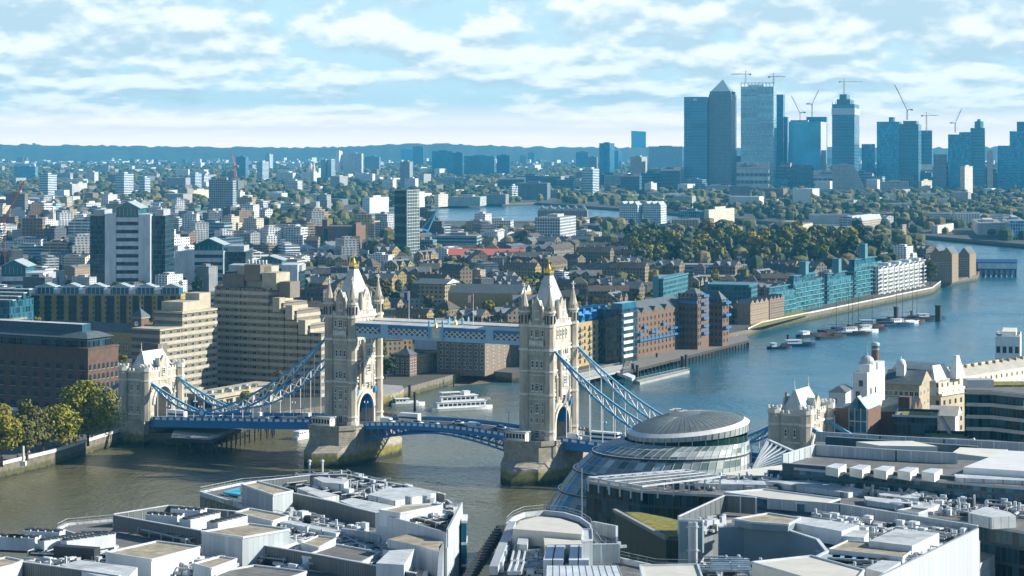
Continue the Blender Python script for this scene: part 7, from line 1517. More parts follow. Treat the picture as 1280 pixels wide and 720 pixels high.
b = CB('slate_house', 'flat tan flats with a slate overhanging roof and white soffit beyond the walkway', 'apartment block', 522, 556, 570, 355, 384, th=R(-20)); b.body([facade('tan_flats', (.33, .27, .16), (.05, .05, .05), 3.4, 3.0, .5, .5), slate], par=0); m = MB(); m.gable(-b.w - 2, 2, -2, b.d + 2, b.h, b.h + 3, 'x', 0, 1); b.part('roof', m, [slate, wht])
for (l, x0, x1, yt, yb) in (('long grey rendered terrace with small windows, upper of two behind the walkway', 483, 555, 374, 385), ('long grey rendered terrace with small windows, lower of two behind the walkway', 480, 596, 387, 399)):
    b = CB('grey_terrace', l, 'terrace', x0, x1, x1 + 2, yt, yb, th=R(-3), depth=10); b.body([f_small, r_any], par=.4, color=K(.30, .31, .28))
b = CB('dark_flats', 'dark brown tiered flats with open galleries behind the farther bridge tower', 'apartment block', 372, 404, 412, 362, 397, th=R(-12)); b.body([f_grid, r_any], color=K(.13, .10, .08))
b = CB('black_shed', 'low dark and teal canopy sheds beside the nearer bridge tower', 'shed', 606, 650, 653, 395, 408, th=R(-5), depth=20); b.body([f_plain, r_any], color=K(.1, .2, .22)); m = MB(); m.prism([(-14, 0), (0, 0), (0, 14), (-14, 14)], b.h, b.h + 5, 0, 0, [(-8, 6), (-6, 6), (-6, 8), (-8, 8)]); b.part('tent_roof', m, [slate_l])
# ================================================================= streets of houses, flats and trees between the named buildings
rnd = random.Random(77)
def inside(pt, pg):
    x, y = pt; c = False; n = len(pg); j = n - 1
    for i in range(n):
        xi, yi = pg[i][0], pg[i][1]; xj, yj = pg[j][0], pg[j][1]
        if (yi > y) != (yj > y) and x < (xj - xi) * (y - yi) / (yj - yi) + xi: c = not c
        j = i
    return c
def edge_dist(pt, pg):
    p = Vector(pt[:2]); d = 1e9
    for a, b in zip(pg, pg[1:]):
        ab = b - a; t = max(0, min(1, (p - a).dot(ab) / max(ab.length_squared, 1e-6))); d = min(d, (a + ab * t - p).length)
    return d
def free(x, y, r, gap=0.0):
    for ox, oy, orr in OCC:
        if abs(ox - x) < orr + r and (ox - x) ** 2 + (oy - y) ** 2 < (orr * .86 + r + gap) ** 2: return False
    return True
def px_of(x, y, z=GZ): return 640 + F * x / y, YH + F * (H - z) / y
# landmark phrases for labels
LM = [(66, 300, 'white steeple'), (160, 330, 'tall banded office tower'), (278, 262, 'grey gridded tower block'), (250, 330, 'low gabled office block'), (394, 262, 'brick ziggurat'), (425, 300, 'brick powerhouse'), (440, 235, 'bright white slabs'), (508, 300, 'netted tower'),
      (560, 200, 'dark skyline offices'), (610, 318, 'salmon red roof'), (695, 300, 'white gridded office'), (740, 240, 'round white waterside tower'), (803, 270, 'white gabled flats'), (800, 215, 'dark slender tower'), (903, 230, 'pyramid topped tower'), (948, 235, 'lattice tower'),
      (1010, 235, 'flared glass tower'), (1058, 235, 'unfinished tower'), (1115, 262, 'white crescent roof'), (1210, 240, 'far bend towers'), (875, 340, 'playing field stand'), (838, 380, 'teal fin block'), (865, 420, 'pyramid roofed wharf'), (990, 290, 'stepped cream flats'), (1010, 370, 'stepped glass row'),
      (1125, 350, 'white balcony block'), (1205, 335, 'brick wharves at the bend'), (640, 390, 'slate roofed school'), (545, 385, 'grey rendered terraces'), (687, 400, 'nearer bridge tower'), (443, 400, 'farther bridge tower'), (330, 420, 'stepped hotel'), (60, 470, 'brick warehouse'), (130, 385, 'ochre brick apartment row'),
      (380, 305, 'tented market hall'), (1240, 286, 'white fronted outer bank flats')]
PEND = []
def place_phrase(px, py):
    c = sorted(LM, key=lambda q: abs(q[0] - px) * .6 + abs(q[1] - py) * 1.6)
    a = c[0]; rel = 'behind' if py < a[1] - 12 else 'in front of' if py > a[1] + 14 else 'near'
    return rel + ' the ' + a[2]
def queue(o, desc, px, py): PEND.append((o, desc, place_phrase(px, py), px))
slab_roof = mat('slab_roof', (.22, .22, .20), .85, .3, .1); tile_dark = mat('dark_tiles', (.085, .085, .08), .8, .35, .4); tile_brown = mat('brown_tiles', (.105, .088, .065), .85, .3, .4); tile_red = mat('orange_tiles', (.38, .13, .07), .85, .2, .4); tile_grey = mat('grey_slates', (.17, .185, .19), .7, .3, .4)
f_house = fac('house', (.3, .25, .15), (.03, .035, .04), 2.7, 2.8, .4, .5, objcol=True); f_flat = fac('flat', (.3, .25, .15), (.03, .045, .06), 3.3, 3.0, .55, .5, objcol=True); f_strip = fac('strip', (.3, .25, .15), (.02, .04, .06), 7.0, 3.3, .9, .45, objcol=True)
def house_variant(i):
    r = random.Random(200 + i); w = (16, 26, 12, 38, 20, 30)[i % 6]; d = (9, 10, 11, 9, 12, 10)[i % 6]; h = (6, 8.5, 9, 6.2, 8.6, 11)[i % 6]; tile = (tile_dark, tile_grey, tile_brown, tile_dark, tile_grey, tile_brown)[i % 6]
    m = MB(); m.prism([(-w / 2, -d / 2), (w / 2, -d / 2), (w / 2, d / 2), (-w / 2, d / 2)], -1, h, 0, 0)
    if i % 3 == 1:
        for k in range(int(w / 9)): x = -w / 2 + 4.5 + k * 9; m.box(x - 2, x + 2, -d / 2 - 1.2, -d / 2 + 1, -1, h + .8, 0)
    m2 = MB()
    if i % 6 == 2: m2.hip(-w / 2 - .5, w / 2 + .5, -d / 2 - .5, d / 2 + .5, h, h + 4.5, 0)
    else: m2.gable(-w / 2, w / 2, -d / 2 - .5, d / 2 + .5, h, h + 4.2, 'x', 0, 1)
    if i % 3 == 1:
        for k in range(int(w / 9)): x = -w / 2 + 4.5 + k * 9; m2.gable(x - 2.4, x + 2.4, -d / 2 - 1.6, 0, h + .8, h + 3.4, 'y', 0, 1)
    m3 = MB(); 
    for k in range(max(1, int(w / 9))): x = -w / 2 + 3 + k * 9 + r.random(); m3.box(x, x + .9, -.3, 1.0, h + 2.6, h + 5.6)
    return (m.mesh('house_walls', [f_house]), m2.mesh('house_roof', [tile, f_house]), m3.mesh('house_chimneys', [mat('chimney_brick', (.2, .16, .1), .9)]), w, d, h)
HV = [house_variant(i) for i in range(6)]
def joined(i):
    w, d, h = HV[i][3:]; tile = (tile_dark, tile_grey, tile_brown)[i % 3]; m = MB(); m.prism([(-w / 2, -d / 2), (w / 2, -d / 2), (w / 2, d / 2), (-w / 2, d / 2)], -1, h, 0, 0); m.gable(-w / 2, w / 2, -d / 2 - .5, d / 2 + .5, h, h + 4, 'x', 1, 0)
    for k in range(max(1, int(w / 9))): x = -w / 2 + 3 + k * 9; m.box(x, x + .9, -.3, 1.0, h + 2, h + 5.4, 1)
    return m.mesh('terraced_house', [f_house, tile])
HJ = [joined(i) for i in range(6)]
def flats_variant(i):
    w, d, h = ((30, 14, 18), (22, 16, 24), (44, 14, 14), (26, 20, 12), (36, 16, 21), (18, 15, 33), (50, 18, 11), (28, 13, 27))[i % 8]; fm = (f_flat, f_strip, f_flat, f_white, f_band)[i % 5]
    m = MB(); m.prism([(-w / 2, -d / 2), (w / 2, -d / 2), (w / 2, d / 2), (-w / 2, d / 2)], -1, h, 0, 1)
    m.box(-w * .2, w * .15, -d * .25, d * .25, h + .01, h + 2.8, 0)
    if i % 2: m.box(w / 2 - 6, w / 2 + 3, -d / 2 - 3, 2, -1, h * .7, 0)
    if i % 3 == 0: m.gable(-w / 2 - .3, w / 2 + .3, -d / 2 - .3, d / 2 + .3, h + .02, h + 3, 'x', 2, 0)
    for k in range(4): m.box(-w * .45 + k * w * .2, -w * .45 + k * w * .2 + 1.6, d * .28, d * .38, h, h + 1.4, 1)
    return m.mesh('apartment_block', [fm, slab_roof, tile_grey]), w, d, h
FV = [flats_variant(i) for i in range(8)]
HC = [('yellow brick', (.34, .25, .10)), ('brown brick', (.235, .185, .11)), ('pale brick', (.30, .25, .17)), ('grey brick', (.25, .23, .20)), ('dark brick', (.15, .125, .085)), ('ochre brick', (.33, .25, .10))]
FC = [('white', (.72, .73, .70)), ('cream', (.64, .57, .42)), ('brown', (.24, .16, .11)), ('grey', (.36, .37, .36)), ('pale grey', (.55, .57, .56)), ('tan', (.44, .34, .22)), ('dark', (.12, .13, .14)), ('white', (.78, .79, .77))]
SZ = {0: 'short', 1: 'bay fronted', 2: 'hip roofed', 3: 'long', 4: 'gabled', 5: 'tall'}
nh = nf = 0; rest = MB(); TREE_SPOTS = []
def rows():
    y = 262.0
    while y < 470:
        yield y; y += 2.6 + (y - 262) * .035
PARK = [(785, 1105, 296, 341), (845, 1290, 243, 276), (318, 470, 269, 290), (1100, 1290, 262, 276), (930, 1010, 392, 408), (1050, 1140, 296, 330)]
def in_park(px, py): return any(a <= px <= b and c <= py <= d for a, b, c, d in PARK)
for py in rows():
    step = 15 + (py - 262) * .20; px = -20 + rnd.uniform(0, step)
    while px < 1310:
        p = P(px, py, GZ); pp = (px, py); px += step * rnd.uniform(.75, 1.25)
        if py > 430 and pp[0] > 500: continue
        if not inside(p, poly) or edge_dist(p, bank) < 26: continue
        if 436 < pp[0] < 672 and 268 < pp[1] < 290: continue
        if in_park(*pp):
            if rnd.random() < .9: TREE_SPOTS.append((p.x, p.y, 1)); continue
        wap = (pp[0] > 380 and py > 305) or (pp[0] > 640 and py > 285)
        k = rnd.random(); th = TH + rnd.choice((0, 0, math.pi / 2, R(25), R(-35))) + rnd.uniform(-.12, .12)
        sc_ = rnd.uniform(.85, 1.2)
        if k < .26 or (pp[0] > 640 and py < 300 and k < .62): TREE_SPOTS.append((p.x, p.y, 0)); continue
        if (wap and k < .86) or (not wap and k < .34):
            i = rnd.randrange(6); wm, rm, cm, w, d, h = HV[i]
            if not free(p.x, p.y, w * .36): TREE_SPOTS.append((p.x, p.y, 0)); continue
            cn, cc = HC[rnd.choice((0, 1, 1, 2, 3, 4, 1, 5))] if wap else HC[rnd.randrange(6)]; q_ = rnd.uniform(.85, 1.15); cc = tuple(v * q_ for v in cc)
            OCC.append((p.x, p.y, w * .40)); nh += 1
            if nh > 300: 
                rest.T = Matrix.Translation((p.x, p.y, GZ)) @ Matrix.Rotation(th, 4, 'Z'); rest.prism([(-w / 2, -d / 2), (w / 2, -d / 2), (w / 2, d / 2), (-w / 2, d / 2)], -1, h, 0, 0); rest.gable(-w / 2, w / 2, -d / 2, d / 2, h, h + 4, 'x', 1, 0); rest.T = None; continue
            tk = ('dark', 'grey slate', 'brown tiled')[i % 3]
            desc = '%s %s %s roofed house row' % (SZ[i].replace(' roofed', 'ped'), cn, tk)
            if py > 318:
                o = thing('terraced_house', desc, 'house', (p.x, p.y, GZ), th, 'small houses between the river and the park'); o.scale = (sc_, sc_, sc_)
                link('walls', wm, o, color=cc); link('roof', rm, o, color=cc); link('chimneys', cm, o)
            else:
                o = link('terraced_house', HJ[i], None, (p.x, p.y, GZ), th, (sc_, sc_, sc_), cc); o['category'] = 'house'; o['group'] = 'small houses between the river and the park'
            queue(o, desc, *pp)
        else:
            i = rnd.randrange(8); me, w, d, h = FV[i]
            if pp[0] > 640 and py < 300 and h > 20: continue
            if not free(p.x, p.y, w * .36): TREE_SPOTS.append((p.x, p.y, 0)); continue
            cn, cc = FC[rnd.randrange(8) if py > 285 else rnd.choice((0, 0, 1, 4, 7, 7, 3, 2, 5))]; q_ = rnd.uniform(.85, 1.12); cc = tuple(v * q_ for v in cc); OCC.append((p.x, p.y, w * .42)); nf += 1
            if nf > 300: continue
            s2 = sc_ * (1.0 if py > 275 else .9)
            if py > 340: s2 *= .7
            o = link('apartment_block', me, None, (p.x, p.y, GZ), th, (s2, s2, s2 * rnd.uniform(.7, 1.0) * (.75 if wap else 1)), cc); o['category'] = 'apartment block'; o['group'] = 'blocks of flats spread over the city'
            queue(o, '%s %s block of flats' % (cn, ('long', 'wide', 'low', 'squat', 'broad', 'tall narrow', 'very low', 'tall')[i]), *pp)
if rest.v: rest.build('farther_houses', [mat('house_rest', (.24, .19, .13), .9, .4, .05), tile_dark], kind='stuff', label='farther rows of small brick houses among the docks', category='houses')
for i in range(34):                                        # middling blocks round the feet of the towers
    px = (860, 1290)[0] + i * 12.8 + rnd.uniform(-5, 5) if i % 4 else 640 + i * 6.2; py = rnd.uniform(236, 241.5); p = P(px, py, GZ); k_ = rnd.random()
    if not inside(p, poly): continue
    me, w, d, h = FV[i % 8]; cn, cc = (('dark blue', (.06, .14, .2)), ('slate blue', (.14, .24, .3)), ('pale grey', (.5, .54, .54)), ('teal', (.08, .24, .28)))[i % 4]; s2 = rnd.uniform(1.3, 2.1)
    o = link('office_building', me, None, (p.x, p.y, GZ), R(rnd.uniform(-30, 0)), (s2, s2, rnd.uniform(1.6, 3.4) * 18 / h), cc); o['category'] = 'office building'; o['group'] = 'middling blocks at the feet of the skyscrapers'; queue(o, '%s middling block' % cn, px, py - 10); OCC.append((p.x, p.y, w * .5))
# plain beyond: pale specks of buildings, hundreds of them, and woods
mb = MB(); rr = random.Random(5)
for i in range(3400):
    py = 181 + F * (H - GZ) / (rr.uniform(0, 1) ** .7 * 10500 + 3600); px = rr.uniform(-40, 1320)
    p = P(px, py, GZ)
    if not inside(p, poly) or edge_dist(p, bank) < 40 or not free(p.x, p.y, 8): continue
    w, d, h = rr.uniform(14, 60), rr.uniform(12, 30), rr.choice((7, 8, 10, 12, 12, 16, 22, 34 if rr.random() < .3 else 9)); mb.cbox((p.x, p.y, GZ + h / 2 - .5), (w, d, h), TH + rr.choice((0, 0, 1.57, .5)), rr.choice((0, 0, 0, 0, 1, 2, 3, 1)))
mb.build('distant_buildings', [mat('distant_white', (.66, .67, .64), .8), mat('distant_grey', (.36, .36, .34), .8), mat('distant_brown', (.22, .16, .12), .8), mat('distant_slate', (.16, .18, .19), .8)], kind='stuff', label='distant sprawl of small pale and grey buildings below the skyline', category='buildings')
# ================================================================= trees
def leaf_material(name, objcol=True, col=(.08, .1, .02)):
    m = bpy.data.materials.new(name); m.use_nodes = True; t = m.node_tree; b = t.nodes['Principled BSDF']; b.inputs['Roughness'].default_value = .7; b.inputs['Specular IOR Level'].default_value = .2
    tcn = nd(t, 'ShaderNodeTexCoord'); n = nd(t, 'ShaderNodeTexNoise'); n.inputs['Scale'].default_value = .45; n.inputs['Detail'].default_value = 5; t.links.new(tcn.outputs['Object'], n.inputs['Vector'])
    oi = nd(t, 'ShaderNodeObjectInfo'); base = oi.outputs['Color'] if objcol else col
    f = maprange(t, n.outputs['Fac'], .3, .7, .75, 1.3); cc = nd(t, 'ShaderNodeCombineXYZ')
    for i in range(3): t.links.new(f, cc.inputs[i])
    c1 = mixc(t, 1.0, base, cc.outputs[0], 'MULTIPLY'); t.links.new(c1, b.inputs['Base Color'])
    return m
leafm = leaf_material('autumn_leaves'); bark = mat('bark', (.10, .08, .06), .95, .3, 1.0)
def crown_mesh(name, seed, n_clump, per, rad, hgt, leaf, base, mats, trunk=None):
    r = random.Random(seed); m = MB()
    if trunk: m.cyl((0, 0), trunk, -.5, base + 2, 6, 1, trunk * .5)
    for c in range(n_clump):
        while True:
            x, y, z = r.uniform(-1, 1), r.uniform(-1, 1), r.uniform(-1, 1)
            if .15 < x * x + y * y + z * z < 1: break
        k = 1 - .25 * max(0, z); cx, cy, cz = x * rad * .72 * k, y * rad * .72 * k, base + hgt / 2 + z * hgt * .40; cr = rad * r.uniform(.26, .44)
        for i in range(per):
            a = r.uniform(0, 6.283); u = r.uniform(-.75, 1); s = math.sqrt(max(0, 1 - u * u)); q = cr * r.uniform(.75, 1.08)
            p = Vector((cx + q * s * math.cos(a), cy + q * s * math.sin(a), cz + q * u * .8)); nrm = Vector((s * math.cos(a) + r.uniform(-.6, .6), s * math.sin(a) + r.uniform(-.6, .6), u + r.uniform(-.3, .7))).normalized()
            t1 = nrm.orthogonal().normalized(); t2 = nrm.cross(t1); ang = r.uniform(0, 3.14); e1 = (t1 * math.cos(ang) + t2 * math.sin(ang)) * leaf * r.uniform(.6, 1.2); e2 = (t2 * math.cos(ang) - t1 * math.sin(ang)) * leaf * r.uniform(.5, 1.0)
            m.add([p - e1, p + e2 * .9, p + e1, p - e2 * .9], [(0, 1, 2, 3)], 0)
    return m.mesh(name, mats)
TV = [crown_mesh('tree', 900 + i, 11, 34, (5.6, 4.6, 6.4, 5.0, 3.4)[i], (10, 9, 11, 12, 9)[i], (1.25, 1.1, 1.35, 1.15, .9)[i], (2.6, 2.2, 3.0, 2.5, 1.6)[i], [leafm, bark], .35) for i in range(5)]
TC = [('olive green', (.165, .165, .028)), ('dark green', (.045, .075, .024)), ('yellowing', (.26, .22, .03)), ('golden', (.28, .22, .03)), ('brownish', (.13, .095, .035)), ('mid green', (.115, .14, .026)), ('grey green', (.11, .12, .06))]
rt = random.Random(31)
def extra(x0, x1, y0, y1, n, k=1):
    for i in range(n): p = P(rt.uniform(x0, x1), rt.uniform(y0, y1), GZ); TREE_SPOTS.append((p.x, p.y, k))
extra(786, 960, 306, 338, 60, 2); extra(955, 1100, 300, 334, 54, 2); extra(318, 470, 274, 294, 34, 3); extra(0, 120, 288, 314, 22, 3); extra(640, 790, 300, 385, 44, 0); extra(560, 700, 318, 385, 44, 0); extra(440, 560, 310, 385, 44, 0); extra(0, 400, 290, 330, 40, 0); extra(455, 490, 300, 322, 10, 1)
extra(300, 330, 280, 300, 6, 0); extra(720, 800, 345, 395, 18, 0); extra(1100, 1165, 318, 345, 10, 1); extra(940, 1010, 396, 406, 6, 0)
ok = [(x, y, k) for x, y, k in TREE_SPOTS if inside((x, y), poly) and edge_dist((x, y), bank) > 7 and free(x, y, 2, -2)]
ok.sort(key=lambda q: q[1] * (0.7 if q[2] >= 2 else 1)); wood = MB(); ntree = 0
def low_crown(m, x, y, r_, h, mi):
    n = 7; ph = rt.random() * 6
    rings = [[(x + r_ * k * math.cos(ph + 6.283 * i / n) * rt.uniform(.75, 1.2), y + r_ * k * math.sin(ph + 6.283 * i / n) * rt.uniform(.75, 1.2), GZ + h * z * rt.uniform(.85, 1.1)) for i in range(n)] for k, z in ((.8, .05), (1.0, .42), (.82, .82))]
    vs = [p for rg in rings for p in rg] + [(x + rt.uniform(-1, 1), y, GZ + h)]; fs = [(j * n + i, j * n + (i + 1) % n, (j + 1) * n + (i + 1) % n, (j + 1) * n + i) for j in range(2) for i in range(n)] + [(2 * n + i, 2 * n + (i + 1) % n, 3 * n) for i in range(n)]
    m.add(vs, fs, mi)
for (x, y, k) in ok:
    px, py = px_of(x, y); ntree += 1; i = rt.randrange(5); cn, cc = TC[rt.choice((0, 1, 5, 0, 4, 2, 6, 1, 5) if k != 1 else (1, 1, 0, 5, 6, 4, 1))]
    if rt.random() < .06: cn, cc = TC[3]
    s = rt.uniform(.75, 1.25) * (1.95 if k == 2 else 1.5 if k == 3 else 1.15 if k == 1 else .8)
    if ntree <= 290:
        q_ = rt.uniform(.75, 1.2); cc = tuple(v * q_ for v in cc)
        o = link('tree', TV[i], None, (x, y, GZ), rt.uniform(0, 6.28), (s, s, s * rt.uniform(.85, 1.15)), cc); o['category'] = 'tree'; o['group'] = 'trees among the houses and parks'
        queue(o, '%s %s tree' % ({0: 'broad', 1: 'rounded', 2: 'wide', 3: 'full crowned', 4: 'slim'}[i], cn), px, py)
    else: low_crown(wood, x, y, 6 * s, 12 * s, rt.choice((0, 1, 2, 0)))
rw = random.Random(9)
for i in range(9000):
    Y = 2300 + rw.random() ** .8 * 8500; px = rw.uniform(-40, 1320); x = XA(px, Y)
    if not inside((x, Y), poly) or edge_dist((x, Y), bank) < 16 or not free(x, Y, 3, -2): continue
    if 436 < px < 680 and 262 < px_of(x, Y)[1] < 292 and rw.random() < .9: continue
    if Y < 4000 and px < 640 and rw.random() < .45: continue
    low_crown(wood, x, Y, rw.uniform(5, 9) * (1 + Y / 9000), rw.uniform(8, 14) * (1 + Y / 12000), rw.choice((0, 1, 2, 0, 1)))
wood.build('distant_woods', [mat('wood_dark', (.040, .062, .022), .95, .5, .08), mat('wood_olive', (.105, .11, .032), .95, .5, .08), mat('wood_tan', (.17, .14, .05), .95, .4, .08)], kind='stuff', label='distant woods and street trees merging into a blue band', category='woods')
# riverside plane trees, near left: trunk, limbs and a full crown each
def big_tree(label, px, pb, pyT, wpx, col, seed, z=GZ, name='plane_tree', dens=1.0):
    p = P(px, pb, z); s = F / p.y; hgt = (pb - pyT) / s; rad = wpx / s / 2; o = thing(name, label, 'tree', (p.x, p.y, z), 0, None); r = random.Random(seed)
    m = MB(); m.cyl((0, 0), .55, -.5, hgt * .3, 8, 0, .38)
    for k in range(7): a = k * .9 + r.random(); m.bar((0, 0, hgt * (.2 + .03 * k)), (rad * .6 * math.cos(a), rad * .6 * math.sin(a), hgt * (.45 + .05 * k)), .28, .28)
    m.build('trunk', bark, o)
    me = crown_mesh('crown', seed, int(30 * dens), int(120 * dens), rad, hgt * .90, .62, hgt * .10, [leafm]); link('crown', me, o, color=col); return o
big_tree('tallest golden green plane tree on the riverside walk beside the gatehouse', 110, 556, 470, 92, (.215, .215, .024), 41, dens=1.35)
big_tree('golden plane tree on the riverside walk in front of the tallest one', 74, 563, 503, 66, (.24, .23, .028), 42)
big_tree('dull brown green plane tree between two golden ones on the riverside walk', 34, 574, 497, 58, (.13, .13, .035), 43)
big_tree('yellow green plane tree at the near end of the riverside walk', 2, 582, 502, 58, (.22, .20, .025), 44)
big_tree('small olive tree between the golden plane trees and the brick warehouse', 54, 566, 512, 34, (.16, .15, .03), 45)
big_tree('bare branched autumn tree in front of the stepped hotel', 355, 505, 455, 30, (.14, .11, .05), 46, name='river_tree', dens=.6)
big_tree('bushy golden tree below the hotel pavilion', 308, 515, 488, 24, (.22, .20, .03), 47, name='river_tree', dens=.6)
big_tree('dark green tree beside the dockmaster house', 482, 474, 444, 26, (.04, .07, .025), 48, name='river_tree', dens=.6)
big_tree('round dark tree between the white balcony block and the brick wharves', 1163, 357, 324, 24, (.06, .08, .02), 50, name='river_tree', dens=.7)
iv = thing('ivy', 'green and gold ivy climbing the brick warehouse corner by the glazed stair', 'climbing plant', tuple(P(1064, 585, GZ)) + (GZ,)); me = crown_mesh('leaves', 77, 14, 90, 3.4, 26, .5, 0, [leafm]); link('leaves', me, iv, color=(.17, .16, .02))
# ================================================================= vehicles, boats, piers, people
tyre = mat('tyre', (.02, .02, .02), .9)
def car_parts(col, kind):
    m = MB(); L_, Wd, Hh = {'car': (4.4, 1.8, 1.45), 'van': (5.6, 2.0, 2.4), 'bus': (11, 2.5, 4.3), 'lorry': (8.5, 2.4, 3.4)}[kind]
    if kind == 'car': 
        m.prism([(-L_ / 2, .35), (L_ / 2, .35), (L_ / 2, .75), (L_ / 2 - .2, .9), (-L_ / 2 + .1, .95), (-L_ / 2, .8)], -Wd / 2, Wd / 2, 0); cab = [(-L_ * .36, .9), (-L_ * .24, 1.42), (L_ * .10, 1.45), (L_ * .27, .9)]
    elif kind == 'van': m.prism([(-L_ / 2, .35), (L_ / 2, .35), (L_ / 2, 1.1), (L_ / 2 - .9, 1.3), (L_ / 2 - 1.5, 2.35), (-L_ / 2, 2.4)], -Wd / 2, Wd / 2, 0); cab = [(L_ * .18, 1.35), (L_ * .20, 2.1), (L_ * .24, 2.1), (L_ * .35, 1.35)]
    else: m.prism([(-L_ / 2, .4), (L_ / 2, .4), (L_ / 2, Hh - .1), (L_ / 2 - .3, Hh), (-L_ / 2, Hh)], -Wd / 2, Wd / 2, 0); cab = [(-L_ * .45, 1.4), (-L_ * .45, 2.1), (L_ * .49, 2.1), (L_ * .49, 1.4)]
    Rx = Matrix.Rotation(math.pi / 2, 4, 'X')
    def rot(mm): mm.v = [tuple(Rx @ Vector(v)) for v in mm.v]; return mm
    g = MB(); g.prism(cab, -Wd / 2 + .08 if kind == 'car' else -Wd / 2 - .02, Wd / 2 - .08 if kind == 'car' else Wd / 2 + .02, 0)
    if kind == 'bus': g.prism([(-L_ * .45, 2.9), (-L_ * .45, 3.7), (L_ * .505, 3.7), (L_ * .505, 2.9)], -Wd / 2 - .02, Wd / 2 + .02, 0)
    w = MB()
    for x in (-L_ * .31, L_ * .31): w.T = Matrix.Translation((x, 0, .34)) @ Matrix.Rotation(math.pi / 2, 4, 'X'); w.cyl((0, 0), .34, -Wd / 2, -Wd / 2 + .22, 10); w.cyl((0, 0), .34, Wd / 2 - .22, Wd / 2, 10)
    w.T = None
    cm = mat('vehicle_%s' % col[0], col[1], .3, .03)
    return rot(m).mesh('bodywork', [cm]), rot(g).mesh('windows', [glass_d]), w.mesh('wheels', [tyre])
VC = {'white': (.75, .76, .76), 'silver': (.45, .47, .48), 'black': (.02, .02, .025), 'red': (.45, .03, .02), 'blue': (.03, .12, .35)}
cache = {}
def vehicle(kind, cn, x, y, rz, where, par_bridge=True):
    key = (kind, cn)
    if key not in cache: cache[key] = car_parts((cn, VC[cn]), kind)
    w = bw(x, y); z = deck_z(x) + .10
    o = thing({'car': 'car', 'van': 'van', 'bus': 'double_decker_bus', 'lorry': 'lorry'}[kind], '%s %s %s' % (cn, kind, where), kind, (w.x, w.y, z), TH + rz, 'vehicles crossing the bridge')
    for nme, me in zip(('bodywork', 'windows', 'wheels'), cache[key]): link(nme, me, o)
    return o
for (k, c, x, y, r, wh_) in (('van', 'white', -25, -3, 0, 'coming off the farther tower onto the lifting span'), ('lorry', 'white', -19, 3.2, math.pi, 'leading the farther lane of the lifting span'), ('car', 'white', -12, -3, 0, 'second behind the van on the lifting span'), ('car', 'silver', -5, -3.1, 0, 'just before the middle of the lifting span'),
    ('car', 'white', 2, 3.1, math.pi, 'in the farther lane at the middle of the lifting span'), ('car', 'black', 7, -3, 0, 'just past the middle of the lifting span'), ('van', 'white', 13, -3, 0, 'midway between bridge middle and the nearer tower'), ('car', 'silver', 20, 3, math.pi, 'in the farther lane near the nearer tower'), ('car', 'white', 25, -3, 0, 'about to pass under the nearer tower'),
    ('van', 'white', 54, -3, 0, 'leaving the nearer tower towards the glass hall'), ('car', 'red', 60, 3, math.pi, 'in the farther lane beside the glass hall'), ('bus', 'white', 66, -3, 0, 'white roofed, hidden behind the domed hall edge'),
    ('lorry', 'white', -124, -3, 0, 'just inside the far gatehouse arch'), ('car', 'red', -129, 3, math.pi, 'in the far gatehouse arch'), ('van', 'white', -90, 3, math.pi, 'in the farther lane under the low point of the chain'), ('car', 'white', -82, -3, 0, 'first after the chain low point'), ('car', 'black', -75, -3, 0, 'second after the chain low point'), ('van', 'white', -67, 3, math.pi, 'in the farther lane before the farther tower'),
    ('car', 'silver', -61, -3, 0, 'about to reach the farther tower'), ('car', 'blue', -101, -3, 0, 'before the chain low point'), ('car', 'white', -109, 3, math.pi, 'in the farther lane near the gatehouse')): vehicle(k, c, x, y, r, wh_)
